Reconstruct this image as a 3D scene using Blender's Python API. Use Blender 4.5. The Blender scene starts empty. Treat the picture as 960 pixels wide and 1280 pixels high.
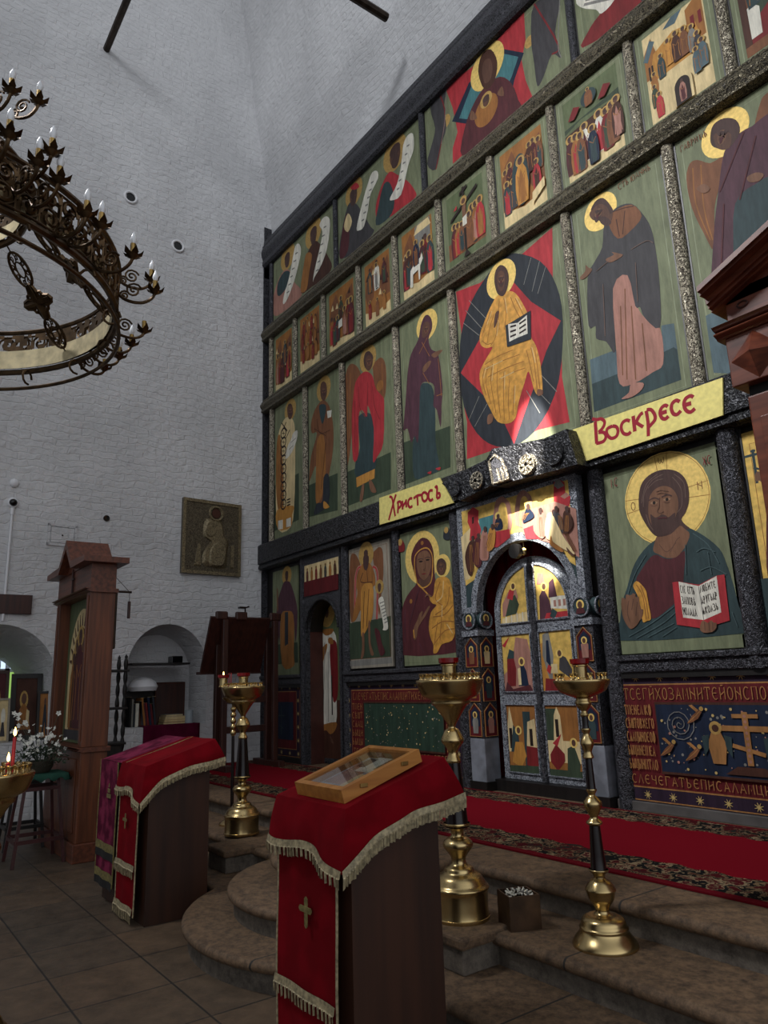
import bpy, bmesh, math, random
from mathutils import Vector
random.seed(7)
SC = bpy.context.scene
COL = SC.collection
PI = math.pi
# ------------------------------------------------------------------ camera
F0 = 905.0
YAW, PITCH, ROLL = math.radians(53.3385), math.radians(13.2528), math.radians(-1.86380)
def _axes():
    cy, sy, cp, sp = math.cos(YAW), math.sin(YAW), math.cos(PITCH), math.sin(PITCH)
    F = Vector((-sy*cp, cy*cp, sp)); R = Vector((cy, sy, 0)); U = R.cross(F)
    cr, sr = math.cos(ROLL), math.sin(ROLL)
    return cr*R + sr*U, -sr*R + cr*U, F
R_, U_, F_ = _axes()
CAM = Vector((10.75, -5.5, 1.57))
def ray(px, py): return (px-480)/F0*R_ - (py-640)/F0*U_ + F_
def onY(px, py, y):
    d = ray(px, py); return CAM + d*((y-CAM.y)/d.y)
def onX(px, py, x):
    d = ray(px, py); return CAM + d*((x-CAM.x)/d.x)
def onZ(px, py, z):
    d = ray(px, py); return CAM + d*((z-CAM.z)/d.z)
SL = .065                                   # the left wall runs slightly askew: x = -SL*y
def onW(px, py):
    d = ray(px, py); t = -(CAM.x+SL*CAM.y)/(d.x+SL*d.y); return CAM + d*t
cam = bpy.data.cameras.new('camera'); camo = bpy.data.objects.new('camera', cam); COL.objects.link(camo)
camo.matrix_world = (((R_.x, U_.x, -F_.x, CAM.x), (R_.y, U_.y, -F_.y, CAM.y), (R_.z, U_.z, -F_.z, CAM.z), (0, 0, 0, 1)))
from mathutils import Matrix
camo.matrix_world = Matrix(((R_.x, U_.x, -F_.x, CAM.x), (R_.y, U_.y, -F_.y, CAM.y), (R_.z, U_.z, -F_.z, CAM.z), (0, 0, 0, 1)))
cam.sensor_fit = 'VERTICAL'; cam.sensor_height = 36; cam.lens = F0/1280*36; cam.clip_start = .05
SC.camera = camo
# ------------------------------------------------------------------ materials
def lin(c):
    return tuple(((v/255)/12.92 if v/255 <= .04045 else ((v/255+.055)/1.055)**2.4) for v in c)
MATS = {}
def mat(name, rgb, rough=.6, metal=0., noise=(6, .25), bump=None, rgb2=None, spec=None, emit=None, sheen=0):
    if name in MATS: return MATS[name]
    m = bpy.data.materials.new(name); m.use_nodes = True; nt = m.node_tree; b = nt.nodes['Principled BSDF']
    c = lin(rgb); b.inputs['Roughness'].default_value = rough; b.inputs['Metallic'].default_value = metal
    if spec is not None: b.inputs['Specular IOR Level'].default_value = spec
    if sheen: b.inputs['Sheen Weight'].default_value = sheen
    tc = nt.nodes.new('ShaderNodeTexCoord')
    if noise:
        n = nt.nodes.new('ShaderNodeTexNoise'); n.inputs['Scale'].default_value = noise[0]; n.inputs['Detail'].default_value = 6
        if name.startswith('paint_'):
            mp = nt.nodes.new('ShaderNodeMapping'); mp.inputs['Scale'].default_value = (2.2, 1, .45); nt.links.new(tc.outputs['Object'], mp.inputs[0]); nt.links.new(mp.outputs[0], n.inputs['Vector']); n.inputs['Roughness'].default_value = .7
        else: nt.links.new(tc.outputs['Object'], n.inputs['Vector'])
        r = nt.nodes.new('ShaderNodeValToRGB'); nt.links.new(n.outputs['Fac'], r.inputs['Fac'])
        a = noise[1]; c2 = lin(rgb2) if rgb2 else tuple(v*(1-a) for v in c)
        r.color_ramp.elements[0].position = .35; r.color_ramp.elements[1].position = .65
        r.color_ramp.elements[0].color = (*c2, 1); r.color_ramp.elements[1].color = (*((c if rgb2 else tuple(min(1, v*(1+a*.6)) for v in c))), 1)
        nt.links.new(r.outputs['Color'], b.inputs['Base Color'])
    else: b.inputs['Base Color'].default_value = (*c, 1)
    if bump:
        n2 = nt.nodes.new('ShaderNodeTexNoise' if len(bump) < 3 else 'ShaderNodeTexVoronoi'); n2.inputs['Scale'].default_value = bump[0]
        nt.links.new(tc.outputs['Object'], n2.inputs['Vector'])
        bp = nt.nodes.new('ShaderNodeBump'); bp.inputs['Strength'].default_value = bump[1]; bp.inputs['Distance'].default_value = .01
        nt.links.new(n2.outputs[0], bp.inputs['Height']); nt.links.new(bp.outputs[0], b.inputs['Normal'])
    if emit:
        b.inputs['Emission Color'].default_value = (*lin(emit[0]), 1); b.inputs['Emission Strength'].default_value = emit[1]
    MATS[name] = m; return m
def nodes(name):
    m = bpy.data.materials.new(name); m.use_nodes = True; MATS[name] = m
    nt = m.node_tree; return m, nt, nt.nodes['Principled BSDF'], nt.nodes.new, nt.links.new
def plaster():
    m, nt, b, N, L = nodes('whitewashed_brick')
    tc = N('ShaderNodeTexCoord'); sp = N('ShaderNodeSeparateXYZ'); L(tc.outputs['Object'], sp.inputs[0])
    ad = N('ShaderNodeMath'); ad.operation = 'ADD'; L(sp.outputs['X'], ad.inputs[0]); L(sp.outputs['Y'], ad.inputs[1])
    cb = N('ShaderNodeCombineXYZ'); L(ad.outputs[0], cb.inputs['X']); L(sp.outputs['Z'], cb.inputs['Y'])
    no = N('ShaderNodeTexNoise'); no.inputs['Scale'].default_value = 2.2; no.inputs['Detail'].default_value = 5; L(tc.outputs['Object'], no.inputs['Vector'])
    mx = N('ShaderNodeMixRGB'); mx.blend_type = 'LINEAR_LIGHT'; mx.inputs[0].default_value = .13; L(cb.outputs[0], mx.inputs[1]); L(no.outputs['Color'], mx.inputs[2])
    br = N('ShaderNodeTexBrick'); br.inputs['Scale'].default_value = 1; br.inputs['Brick Width'].default_value = .30; br.inputs['Row Height'].default_value = .10
    br.inputs['Mortar Size'].default_value = .012; br.inputs['Mortar Smooth'].default_value = 1; br.inputs['Color1'].default_value = (1, 1, 1, 1); br.inputs['Color2'].default_value = (.72, .72, .72, 1); br.inputs['Mortar'].default_value = (.1, .1, .1, 1)
    L(mx.outputs[0], br.inputs['Vector'])
    n2 = N('ShaderNodeTexNoise'); n2.inputs['Scale'].default_value = 9; n2.inputs['Detail'].default_value = 7; L(tc.outputs['Object'], n2.inputs['Vector'])
    h = N('ShaderNodeMath'); h.operation = 'MULTIPLY_ADD'; L(n2.outputs['Fac'], h.inputs[0]); h.inputs[1].default_value = 2.4
    sc = N('ShaderNodeMath'); sc.operation = 'MULTIPLY'; sc.inputs[1].default_value = .55; L(br.outputs['Color'], sc.inputs[0]); L(sc.outputs[0], h.inputs[2])
    bp = N('ShaderNodeBump'); bp.inputs['Strength'].default_value = .6; bp.inputs['Distance'].default_value = .022; L(h.outputs[0], bp.inputs['Height']); L(bp.outputs[0], b.inputs['Normal'])
    n3 = N('ShaderNodeTexNoise'); n3.inputs['Scale'].default_value = .7; n3.inputs['Detail'].default_value = 8; L(tc.outputs['Object'], n3.inputs['Vector'])
    r = N('ShaderNodeValToRGB'); r.color_ramp.elements[0].position = .3; r.color_ramp.elements[1].position = .7
    r.color_ramp.elements[0].color = (.50, .50, .51, 1); r.color_ramp.elements[1].color = (.66, .66, .67, 1); L(n3.outputs['Fac'], r.inputs['Fac'])
    L(r.outputs[0], b.inputs['Base Color']); b.inputs['Roughness'].default_value = .85
    return m
def tile_floor():
    m, nt, b, N, L = nodes('stone_paving')
    tc = N('ShaderNodeTexCoord'); mp = N('ShaderNodeMapping'); mp.inputs['Location'].default_value = (-4.31-.53*20+.0, 3.84+.525*20, 0); L(tc.outputs['Object'], mp.inputs[0])
    br = N('ShaderNodeTexBrick'); br.inputs['Scale'].default_value = 1; br.offset = 0; br.inputs['Brick Width'].default_value = .53; br.inputs['Row Height'].default_value = .525
    br.inputs['Mortar Size'].default_value = .006; br.inputs['Color1'].default_value = (.14, .095, .06, 1); br.inputs['Color2'].default_value = (.095, .075, .055, 1); br.inputs['Mortar'].default_value = (.03, .028, .025, 1); br.inputs['Bias'].default_value = 0
    mp.vector_type = 'POINT'; mp.inputs['Location'].default_value = (-4.31+.53*20, 3.84+.525*20, 0)
    L(mp.outputs[0], br.inputs['Vector'])
    n = N('ShaderNodeTexNoise'); n.inputs['Scale'].default_value = 6; n.inputs['Detail'].default_value = 10; n.inputs['Roughness'].default_value = .7; L(tc.outputs['Object'], n.inputs['Vector'])
    r = N('ShaderNodeValToRGB'); r.color_ramp.elements[0].position = .3; r.color_ramp.elements[1].position = .75; r.color_ramp.elements[0].color = (.45, .45, .45, 1); r.color_ramp.elements[1].color = (1.25, 1.2, 1.15, 1); L(n.outputs['Fac'], r.inputs[0])
    mx = N('ShaderNodeMixRGB'); mx.blend_type = 'MULTIPLY'; mx.inputs[0].default_value = 1; L(br.outputs['Color'], mx.inputs[1]); L(r.outputs[0], mx.inputs[2]); L(mx.outputs[0], b.inputs['Base Color'])
    b.inputs['Roughness'].default_value = .5
    bp = N('ShaderNodeBump'); bp.inputs['Strength'].default_value = .3; bp.inputs['Distance'].default_value = .01; L(r.outputs[0], bp.inputs['Height']); L(bp.outputs[0], b.inputs['Normal'])
    return m
def stone(name, c1, c2, scale=5, joint=0):
    m, nt, b, N, L = nodes(name)
    tc = N('ShaderNodeTexCoord'); n = N('ShaderNodeTexNoise'); n.inputs['Scale'].default_value = scale; n.inputs['Detail'].default_value = 14; n.inputs['Roughness'].default_value = .82; L(tc.outputs['Object'], n.inputs['Vector'])
    r = N('ShaderNodeValToRGB'); r.color_ramp.elements[0].position = .36; r.color_ramp.elements[1].position = .68; r.color_ramp.elements[0].color = (*lin(c2), 1); r.color_ramp.elements[1].color = (*lin(c1), 1); L(n.outputs['Fac'], r.inputs[0])
    if joint:                                             # slab joints every so often along the step
        sp = N('ShaderNodeSeparateXYZ'); L(tc.outputs['Object'], sp.inputs[0]); w1 = N('ShaderNodeMath'); w1.operation = 'WRAP'; L(sp.outputs['X'], w1.inputs[0]); w1.inputs[1].default_value = joint; w1.inputs[2].default_value = 0
        g = N('ShaderNodeMath'); g.operation = 'LESS_THAN'; L(w1.outputs[0], g.inputs[0]); g.inputs[1].default_value = .012
        mx = N('ShaderNodeMixRGB'); L(g.outputs[0], mx.inputs[0]); L(r.outputs[0], mx.inputs[1]); mx.inputs[2].default_value = (.02, .017, .014, 1); L(mx.outputs[0], b.inputs['Base Color'])
    else: L(r.outputs[0], b.inputs['Base Color'])
    b.inputs['Roughness'].default_value = .7
    bp = N('ShaderNodeBump'); bp.inputs['Strength'].default_value = .55; bp.inputs['Distance'].default_value = .015; L(n.outputs['Fac'], bp.inputs['Height']); L(bp.outputs[0], b.inputs['Normal'])
    return m
def wood(name, c1, c2, axis='Z', rough=.45, scale=9):
    m, nt, b, N, L = nodes(name)
    tc = N('ShaderNodeTexCoord'); mp = N('ShaderNodeMapping'); s = {'X': (.06, 1, 1), 'Y': (1, .06, 1), 'Z': (1, 1, .06)}[axis]; mp.inputs['Scale'].default_value = s; L(tc.outputs['Object'], mp.inputs[0])
    n = N('ShaderNodeTexNoise'); n.inputs['Scale'].default_value = scale*3; n.inputs['Detail'].default_value = 6; L(mp.outputs[0], n.inputs['Vector'])
    k = N('ShaderNodeTexVoronoi'); k.inputs['Scale'].default_value = 3.1; mp2 = N('ShaderNodeMapping'); mp2.inputs['Scale'].default_value = tuple(.4 if v < 1 else 1 for v in s); L(tc.outputs['Object'], mp2.inputs[0]); L(mp2.outputs[0], k.inputs['Vector'])
    kr = N('ShaderNodeValToRGB'); kr.color_ramp.elements[0].position = .05; kr.color_ramp.elements[1].position = .12; kr.color_ramp.elements[0].color = (.35, .3, .3, 1); kr.color_ramp.elements[1].color = (1, 1, 1, 1); L(k.outputs['Distance'], kr.inputs[0])
    r = N('ShaderNodeValToRGB'); r.color_ramp.elements[0].position = .35; r.color_ramp.elements[1].position = .65; r.color_ramp.elements[0].color = (*lin(c2), 1); r.color_ramp.elements[1].color = (*lin(c1), 1); L(n.outputs['Fac'], r.inputs[0])
    mx = N('ShaderNodeMixRGB'); mx.blend_type = 'MULTIPLY'; mx.inputs[0].default_value = .8; L(r.outputs[0], mx.inputs[1]); L(kr.outputs[0], mx.inputs[2]); L(mx.outputs[0], b.inputs['Base Color'])
    b.inputs['Roughness'].default_value = rough
    return m
def basma(name, light, dark, scale=26, metal=.55, rough=.42, strength=.8):
    """stamped metal sheet: swirling relief, lighter on the ridges, darker in the hollows"""
    m, nt, b, N, L = nodes(name)
    tc = N('ShaderNodeTexCoord'); n = N('ShaderNodeTexNoise'); n.inputs['Scale'].default_value = scale*.5; n.inputs['Detail'].default_value = 2; L(tc.outputs['Object'], n.inputs['Vector'])
    mx = N('ShaderNodeMixRGB'); mx.blend_type = 'LINEAR_LIGHT'; mx.inputs[0].default_value = .06; L(tc.outputs['Object'], mx.inputs[1]); L(n.outputs['Color'], mx.inputs[2])
    v = N('ShaderNodeTexVoronoi'); v.inputs['Scale'].default_value = scale; v.feature = 'SMOOTH_F1'; L(mx.outputs[0], v.inputs['Vector'])
    sn = N('ShaderNodeMath'); sn.operation = 'SINE'; mu = N('ShaderNodeMath'); mu.operation = 'MULTIPLY'; mu.inputs[1].default_value = 15; L(v.outputs['Distance'], mu.inputs[0]); L(mu.outputs[0], sn.inputs[0])
    r = N('ShaderNodeValToRGB'); r.color_ramp.elements[0].position = .25; r.color_ramp.elements[1].position = .8; r.color_ramp.elements[0].color = (*lin(dark), 1); r.color_ramp.elements[1].color = (*lin(light), 1)
    ma = N('ShaderNodeMath'); ma.operation = 'MULTIPLY_ADD'; ma.inputs[1].default_value = .5; ma.inputs[2].default_value = .5; L(sn.outputs[0], ma.inputs[0]); L(ma.outputs[0], r.inputs[0]); L(r.outputs[0], b.inputs['Base Color'])
    bp = N('ShaderNodeBump'); bp.inputs['Strength'].default_value = strength; bp.inputs['Distance'].default_value = .012; L(ma.outputs[0], bp.inputs['Height']); L(bp.outputs[0], b.inputs['Normal'])
    b.inputs['Metallic'].default_value = metal; b.inputs['Roughness'].default_value = rough
    return m
def velvet(name, c, c2=None, scale=7):
    m, nt, b, N, L = nodes(name)
    tc = N('ShaderNodeTexCoord'); n = N('ShaderNodeTexNoise'); n.inputs['Scale'].default_value = scale; n.inputs['Detail'].default_value = 4; L(tc.outputs['Object'], n.inputs['Vector'])
    r = N('ShaderNodeValToRGB'); r.color_ramp.elements[0].position = .42; r.color_ramp.elements[1].position = .6; d = lin(c2) if c2 else tuple(v*.75 for v in lin(c)); r.color_ramp.elements[0].color = (*d, 1); r.color_ramp.elements[1].color = (*lin(c), 1); L(n.outputs['Fac'], r.inputs[0]); L(r.outputs[0], b.inputs['Base Color'])
    b.inputs['Roughness'].default_value = .95; b.inputs['Sheen Weight'].default_value = .25; b.inputs['Sheen Tint'].default_value = (*lin(c), 1); b.inputs['Specular IOR Level'].default_value = .1
    return m
def carpet_mat():
    m, nt, b, N, L = nodes('red_runner')
    tc = N('ShaderNodeTexCoord'); sp = N('ShaderNodeSeparateXYZ'); L(tc.outputs['Object'], sp.inputs[0])
    v = N('ShaderNodeTexVoronoi'); v.inputs['Scale'].default_value = 9; v.feature = 'SMOOTH_F1'
    n = N('ShaderNodeTexNoise'); n.inputs['Scale'].default_value = 14; n.inputs['Detail'].default_value = 5; L(tc.outputs['Object'], n.inputs['Vector'])
    mx = N('ShaderNodeMixRGB'); mx.blend_type = 'LINEAR_LIGHT'; mx.inputs[0].default_value = .12; L(tc.outputs['Object'], mx.inputs[1]); L(n.outputs['Color'], mx.inputs[2]); L(mx.outputs[0], v.inputs['Vector'])
    r = N('ShaderNodeValToRGB'); r.color_ramp.interpolation = 'CONSTANT'
    els = [(0, (95, 78, 60)), (.16, (70, 20, 24)), (.28, (125, 108, 84)), (.36, (22, 22, 22)), (.5, (104, 86, 64)), (.56, (66, 18, 22)), (.68, (30, 40, 36))]
    r.color_ramp.elements[0].position = 0; r.color_ramp.elements[0].color = (*lin(els[0][1]), 1); r.color_ramp.elements[1].position = els[1][0]; r.color_ramp.elements[1].color = (*lin(els[1][1]), 1)
    for p, c in els[2:]: e = r.color_ramp.elements.new(p); e.color = (*lin(c), 1)
    L(v.outputs['Distance'], r.inputs[0])
    # distance from the middle line of the runner, with a scalloped edge
    wv = N('ShaderNodeMath'); wv.operation = 'SINE'; wm = N('ShaderNodeMath'); wm.operation = 'MULTIPLY'; wm.inputs[1].default_value = 26; L(sp.outputs['X'], wm.inputs[0]); L(wm.outputs[0], wv.inputs[0])
    ab = N('ShaderNodeMath'); ab.operation = 'ABSOLUTE'; L(sp.outputs['Y'], ab.inputs[0])
    sc = N('ShaderNodeMath'); sc.operation = 'MULTIPLY_ADD'; sc.inputs[1].default_value = .018; L(wv.outputs[0], sc.inputs[0]); L(ab.outputs[0], sc.inputs[2])
    g = N('ShaderNodeMath'); g.operation = 'GREATER_THAN'; g.inputs[1].default_value = .47; L(sc.outputs[0], g.inputs[0])
    m1 = N('ShaderNodeMixRGB'); m1.inputs[1].default_value = (*lin((112, 12, 26)), 1); L(g.outputs[0], m1.inputs[0]); L(r.outputs[0], m1.inputs[2])
    g2 = N('ShaderNodeMath'); g2.operation = 'GREATER_THAN'; g2.inputs[1].default_value = .80; L(ab.outputs[0], g2.inputs[0])
    m2 = N('ShaderNodeMixRGB'); m2.inputs[2].default_value = (*lin((92, 14, 24)), 1); L(g2.outputs[0], m2.inputs[0]); L(m1.outputs[0], m2.inputs[1]); L(m2.outputs[0], b.inputs['Base Color'])
    b.inputs['Roughness'].default_value = .95; b.inputs['Specular IOR Level'].default_value = .05
    return m
PLASTER = plaster(); PAVING = tile_floor(); CARPET = carpet_mat()
STEP = stone('worn_limestone', (136, 108, 80), (50, 38, 28), 18, 1.37); RISER = stone('pale_riser_stone', (124, 114, 102), (56, 50, 44), 11)
PINE = wood('red_pine', (112, 62, 36), (80, 42, 24)); PINEX = wood('red_pine_lying', (112, 62, 42), (78, 42, 28), 'X'); DARKW = wood('dark_stained_wood', (64, 30, 20), (42, 18, 12)); BLACKW = wood('blackened_wood', (26, 22, 20), (14, 12, 11))
OAK = wood('oak_box', (186, 126, 58), (158, 100, 42), 'Y'); PLY = wood('brown_plywood', (62, 34, 20), (42, 22, 13), 'Z', .5, 4); MAHOG = wood('mahogany', (116, 60, 40), (84, 40, 27), 'X', .32)
BAS = basma('stamped_silver', (196, 186, 164), (62, 54, 44), 46, .5, .34, .7); BASD = basma('dark_stamped_silver', (78, 78, 84), (26, 26, 30), 44, .45, .42, .6); BASB = basma('blue_grey_basma', (164, 168, 176), (66, 70, 78), 48, .35, .45, .6); BASBLK = basma('black_carved_basma', (56, 56, 60), (20, 20, 22), 26, .4, .42, .7); BASBEAM = basma('brown_stamped_silver', (116, 108, 88), (42, 37, 29), 46, .5, .38, .6)
SILVL = basma('raised_silver', (150, 136, 106), (92, 82, 62), 50, .55, .38, .3); SILV = basma('chased_silver_cover', (112, 102, 82), (58, 50, 38), 50, .5, .42, .35)
BRASS = mat('polished_brass', (196, 172, 122), .27, 1., (5, .2)); BRASSD = mat('aged_brass', (160, 132, 80), .33, 1., (7, .3)); DKWOOD = mat('ebonised_stem', (22, 11, 10), .25, 0, (9, .3))
IRON = mat('wrought_iron', (58, 48, 40), .5, .7, (12, .4)); BRONZE = mat('dark_bronze', (92, 72, 50), .42, .85, (14, .45)); LINING = mat('lit_brass_lining', (220, 205, 165), .45, .35, (10, .3))
RGLASS = mat('red_glass', (120, 10, 16), .12, 0, None, spec=.6); FRINGE = mat('gold_bullion_fringe', (160, 146, 114), .55, .2, (60, .45)); BULB = mat('frosted_bulb', (236, 238, 242), .15, 0, None, spec=.7)
WAXR = mat('red_wax', (170, 20, 26), .4, 0, (8, .15)); WAXY = mat('yellow_wax', (200, 160, 90), .45, 0, (8, .2)); FLAME = mat('candle_flame', (255, 190, 90), .5, 0, None, emit=((255, 200, 110), 9))
REDV = velvet('red_velvet', (116, 5, 18)); PINKV = velvet('magenta_velvet', (124, 42, 70), (72, 16, 38), 9); PURP = velvet('purple_cloth', (86, 14, 44)); GREENC = velvet('green_cloth', (44, 78, 66))
GOLDB = mat('olive_gold_braid', (128, 116, 70), .6, .2, (50, .4)); BLKF = mat('black_cloth', (22, 20, 20), .9)
WHITEP = mat('white_plastic', (225, 225, 228), .4, 0, None); BLACKP = mat('black_dome', (10, 10, 12), .1, 0, None)
# painter's colours
def pc(key, rgb, **k):
    return mat('paint_'+key, rgb, k.pop('rough', .62), k.pop('metal', 0), k.pop('noise', (6, .30)), spec=.22, **k)
GRN = pc('olive_green', (116, 122, 94)); GRN2 = pc('deep_green', (92, 102, 72)); GLINE = pc('pale_edge', (142, 148, 120)); INK = pc('ink', (40, 30, 26), noise=None)
HALO = mat('gilded_halo', (228, 196, 112), .6, .15, (30, .16), spec=.3); HALOD = mat('muted_gilding', (176, 142, 80), .6, .15, (30, .2), spec=.3); GOLDG = mat('gilded_ground', (212, 176, 92), .6, .15, (16, .25), spec=.3); SIGN = mat('gilded_sign', (226, 212, 128), .6, .1, (22, .12), spec=.3)
RED = pc('vermilion', (168, 50, 56)); REDD = pc('dark_red', (118, 36, 38)); MAR = pc('maroon', (82, 40, 44)); PURPL = pc('purple_brown', (80, 50, 60)); SLATE = pc('slate', (64, 62, 64)); BLK = pc('blue_black', (44, 48, 54)); TEAL = pc('dark_teal', (50, 66, 68))
OCH = pc('ochre', (186, 132, 62)); OCHD = pc('dark_ochre', (150, 100, 52)); BRN = pc('brown', (120, 78, 52)); BRND = pc('dark_brown', (72, 44, 34)); SKIN = pc('olive_flesh', (118, 84, 64)); SKIND = pc('shadow_flesh', (92, 64, 52)); SKINL = pc('lit_flesh', (150, 116, 90)); TEAL2 = pc('teal_light', (72, 90, 92)); HAIR = pc('dark_hair', (74, 54, 50)); HAIR2 = pc('hair_strand', (104, 84, 76))
WHT = pc('white_lead', (216, 212, 198)); CRM = pc('cream', (212, 190, 142)); PNK = pc('rose', (164, 118, 104)); DGR = pc('ground_green', (58, 70, 54)); BLU = pc('azurite', (82, 100, 106)); TURQ = pc('turquoise', (70, 118, 122)); GRY = pc('grey', (126, 124, 118)); ROBG = mat('assist_gold', (206, 150, 66), .4, .2, (14, .3))
GREYF = pc('grey_beige', (150, 142, 128)); NAVY = pc('navy', (28, 38, 58)); WINE = pc('wine_cloth', (92, 26, 30)); PLUM = pc('plum_border', (46, 32, 48)); GTXT = pc('dull_gold_thread', (158, 112, 66)); GRNC = pc('bottle_green', (46, 66, 54)); STAR = pc('star_gold', (190, 164, 104), noise=None); LTR = pc('sign_red', (150, 26, 44), noise=None)
# ------------------------------------------------------------------ builders
def wl(o):
    v = Vector((0, 0, 0))
    while o: v += o.location; o = o.parent
    return v
def smooth_pts(pts, n=4, closed=True):
    out = []; N = len(pts)
    rng = range(N if closed else N-1)
    for i in rng:
        if closed: p0, p1, p2, p3 = pts[i-1], pts[i], pts[(i+1) % N], pts[(i+2) % N]
        else: p0, p1, p2, p3 = pts[max(i-1, 0)], pts[i], pts[i+1], pts[min(i+2, N-1)]
        for k in range(n):
            t = k/n
            out.append(tuple(.5*((2*b)+(c-a)*t+(2*a-5*b+4*c-d)*t*t+(-a+3*b-3*c+d)*t**3) for a, b, c, d in zip(p0, p1, p2, p3)))
    if not closed: out.append(tuple(pts[-1]))
    return out
def soften(pr, n=3):
    """round off a turned profile between its measured points"""
    return smooth_pts(pr, n, False) if len(pr) > 2 else pr
class MB:
    def __init__(s): s.v = []; s.f = []; s.m = []; s.mats = []
    def mi(s, m):
        if m not in s.mats: s.mats.append(m)
        return s.mats.index(m)
    def add(s, vs, fs, m):
        o = len(s.v); k = s.mi(m); s.v += [tuple(v) for v in vs]
        for f in fs: s.f.append([i+o for i in f]); s.m.append(k)
        return s
    def box(s, a, b, m, bev=0):
        x0, x1 = sorted((a[0], b[0])); y0, y1 = sorted((a[1], b[1])); z0, z1 = sorted((a[2], b[2]))
        if bev:
            bm = bmesh.new(); bmesh.ops.create_cube(bm, size=1)
            for v in bm.verts: v.co = Vector(((x0+x1)/2+v.co.x*(x1-x0), (y0+y1)/2+v.co.y*(y1-y0), (z0+z1)/2+v.co.z*(z1-z0)))
            bmesh.ops.bevel(bm, geom=bm.edges[:], offset=bev, segments=2, affect='EDGES', profile=.5)
            bm.verts.index_update(); s.add([v.co[:] for v in bm.verts], [[v.index for v in f.verts] for f in bm.faces], m); bm.free(); return s
        vs = [(x, y, z) for z in (z0, z1) for y in (y0, y1) for x in (x0, x1)]
        return s.add(vs, [(0, 2, 3, 1), (4, 5, 7, 6), (0, 1, 5, 4), (2, 6, 7, 3), (0, 4, 6, 2), (1, 3, 7, 5)], m)
    def hexa(s, q, m):
        """q: 8 points, bottom ring of 4 then top ring of 4"""
        return s.add(q, [(3, 2, 1, 0), (4, 5, 6, 7), (0, 1, 5, 4), (1, 2, 6, 5), (2, 3, 7, 6), (3, 0, 4, 7)], m)
    def prism(s, pts, y0, y1, m, ax='y'):
        """outline in (x,z) pushed from y0 to y1 (ax y), or (y,z) pushed along x"""
        n = len(pts); area = sum(pts[i][0]*pts[(i+1) % n][1]-pts[(i+1) % n][0]*pts[i][1] for i in range(n))
        if area < 0: pts = pts[::-1]
        f = (lambda p, t: (p[0], t, p[1])) if ax == 'y' else ((lambda p, t: (t, p[0], p[1])) if ax == 'x' else (lambda p, t: (p[0], p[1], t)))
        vs = [f(p, y0) for p in pts]+[f(p, y1) for p in pts]
        fs = [list(range(n)), list(range(2*n-1, n-1, -1))]+[(i, i+n, (i+1) % n+n, (i+1) % n) for i in range(n)]
        return s.add(vs, fs, m)
    def poly(s, pts, m): return s.add(pts, [list(range(len(pts)))], m)
    def lathe(s, c, prof, m, n=24, a0=0, a1=2*PI):
        full = abs(a1-a0-2*PI) < 1e-6; k = n if full else n+1; vs = []
        for r, z in prof:
            for i in range(k):
                a = a0+(a1-a0)*i/n; vs.append((c[0]+r*math.cos(a), c[1]+r*math.sin(a), c[2]+z))
        fs = []
        for j in range(len(prof)-1):
            for i in range(n):
                b = (i+1) % k if full else i+1; fs.append((j*k+i, j*k+b, (j+1)*k+b, (j+1)*k+i))
        return s.add(vs, fs, m)
    def tube(s, path, r, m, n=8, closed=False, cap=True):
        P = [Vector(p) for p in path]; N = len(P); rs = r if isinstance(r, (list, tuple)) else [r]*N; vs = []; up = None
        for i, p in enumerate(P):
            t = (P[(i+1) % N]-P[i-1]) if closed else (P[min(i+1, N-1)]-P[max(i-1, 0)])
            t = t.normalized() if t.length > 1e-9 else Vector((0, 0, 1))
            if up is None: up = t.orthogonal().normalized()
            up = (up-t*up.dot(t)); up = up.normalized() if up.length > 1e-6 else t.orthogonal().normalized()
            w = t.cross(up)
            for k in range(n):
                a = 2*PI*k/n; vs.append(tuple(p+(up*math.cos(a)+w*math.sin(a))*rs[i]))
        fs = [(i*n+k, i*n+(k+1) % n, ((i+1) % N)*n+(k+1) % n, ((i+1) % N)*n+k) for i in range(N if closed else N-1) for k in range(n)]
        if cap and not closed: fs += [list(range(n))[::-1], [(N-1)*n+k for k in range(n)]]
        return s.add(vs, fs, m)
    def ball(s, c, r, m, n=10):
        rz = r[1] if isinstance(r, tuple) else r; rx = r[0] if isinstance(r, tuple) else r
        return s.lathe(c, [(max(1e-4, rx*math.sin(PI*i/n)), -rz*math.cos(PI*i/n)) for i in range(n+1)], m, n+4)
    def sheet(s, grid, m, thick=0):
        r = len(grid); c = len(grid[0]); vs = [p for row in grid for p in row]
        return s.add(vs, [(i*c+j, i*c+j+1, (i+1)*c+j+1, (i+1)*c+j) for i in range(r-1) for j in range(c-1)], m)
    def build(s, name, parent=None, smooth=False, solid=0, **props):
        off = wl(parent) if parent else Vector((0, 0, 0))
        me = bpy.data.meshes.new(name); me.from_pydata([tuple(Vector(v)-off) for v in s.v], [], s.f)
        for m in s.mats: me.materials.append(m)
        me.polygons.foreach_set('material_index', s.m)
        if smooth:
            me.polygons.foreach_set('use_smooth', [True]*len(s.f))
            try: me.set_sharp_from_angle(angle=math.radians(38))
            except Exception: pass
        me.update(); o = bpy.data.objects.new(name, me); COL.objects.link(o)
        if parent: o.parent = parent
        if solid:
            md = o.modifiers.new('solid', 'SOLIDIFY'); md.thickness = solid; md.offset = 0
        for k, v in props.items(): o[k] = v
        return o
def tag(o, label, cat, group=None):
    o['label'] = label; o['category'] = cat
    if group: o['group'] = group
    return o
def thing(name, label, cat, loc, group=None):
    o = bpy.data.objects.new(name, None); COL.objects.link(o); o.location = loc; o.empty_display_size = .1
    return tag(o, label, cat, group)
def struct(o):
    o['kind'] = 'structure'; return o
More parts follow.
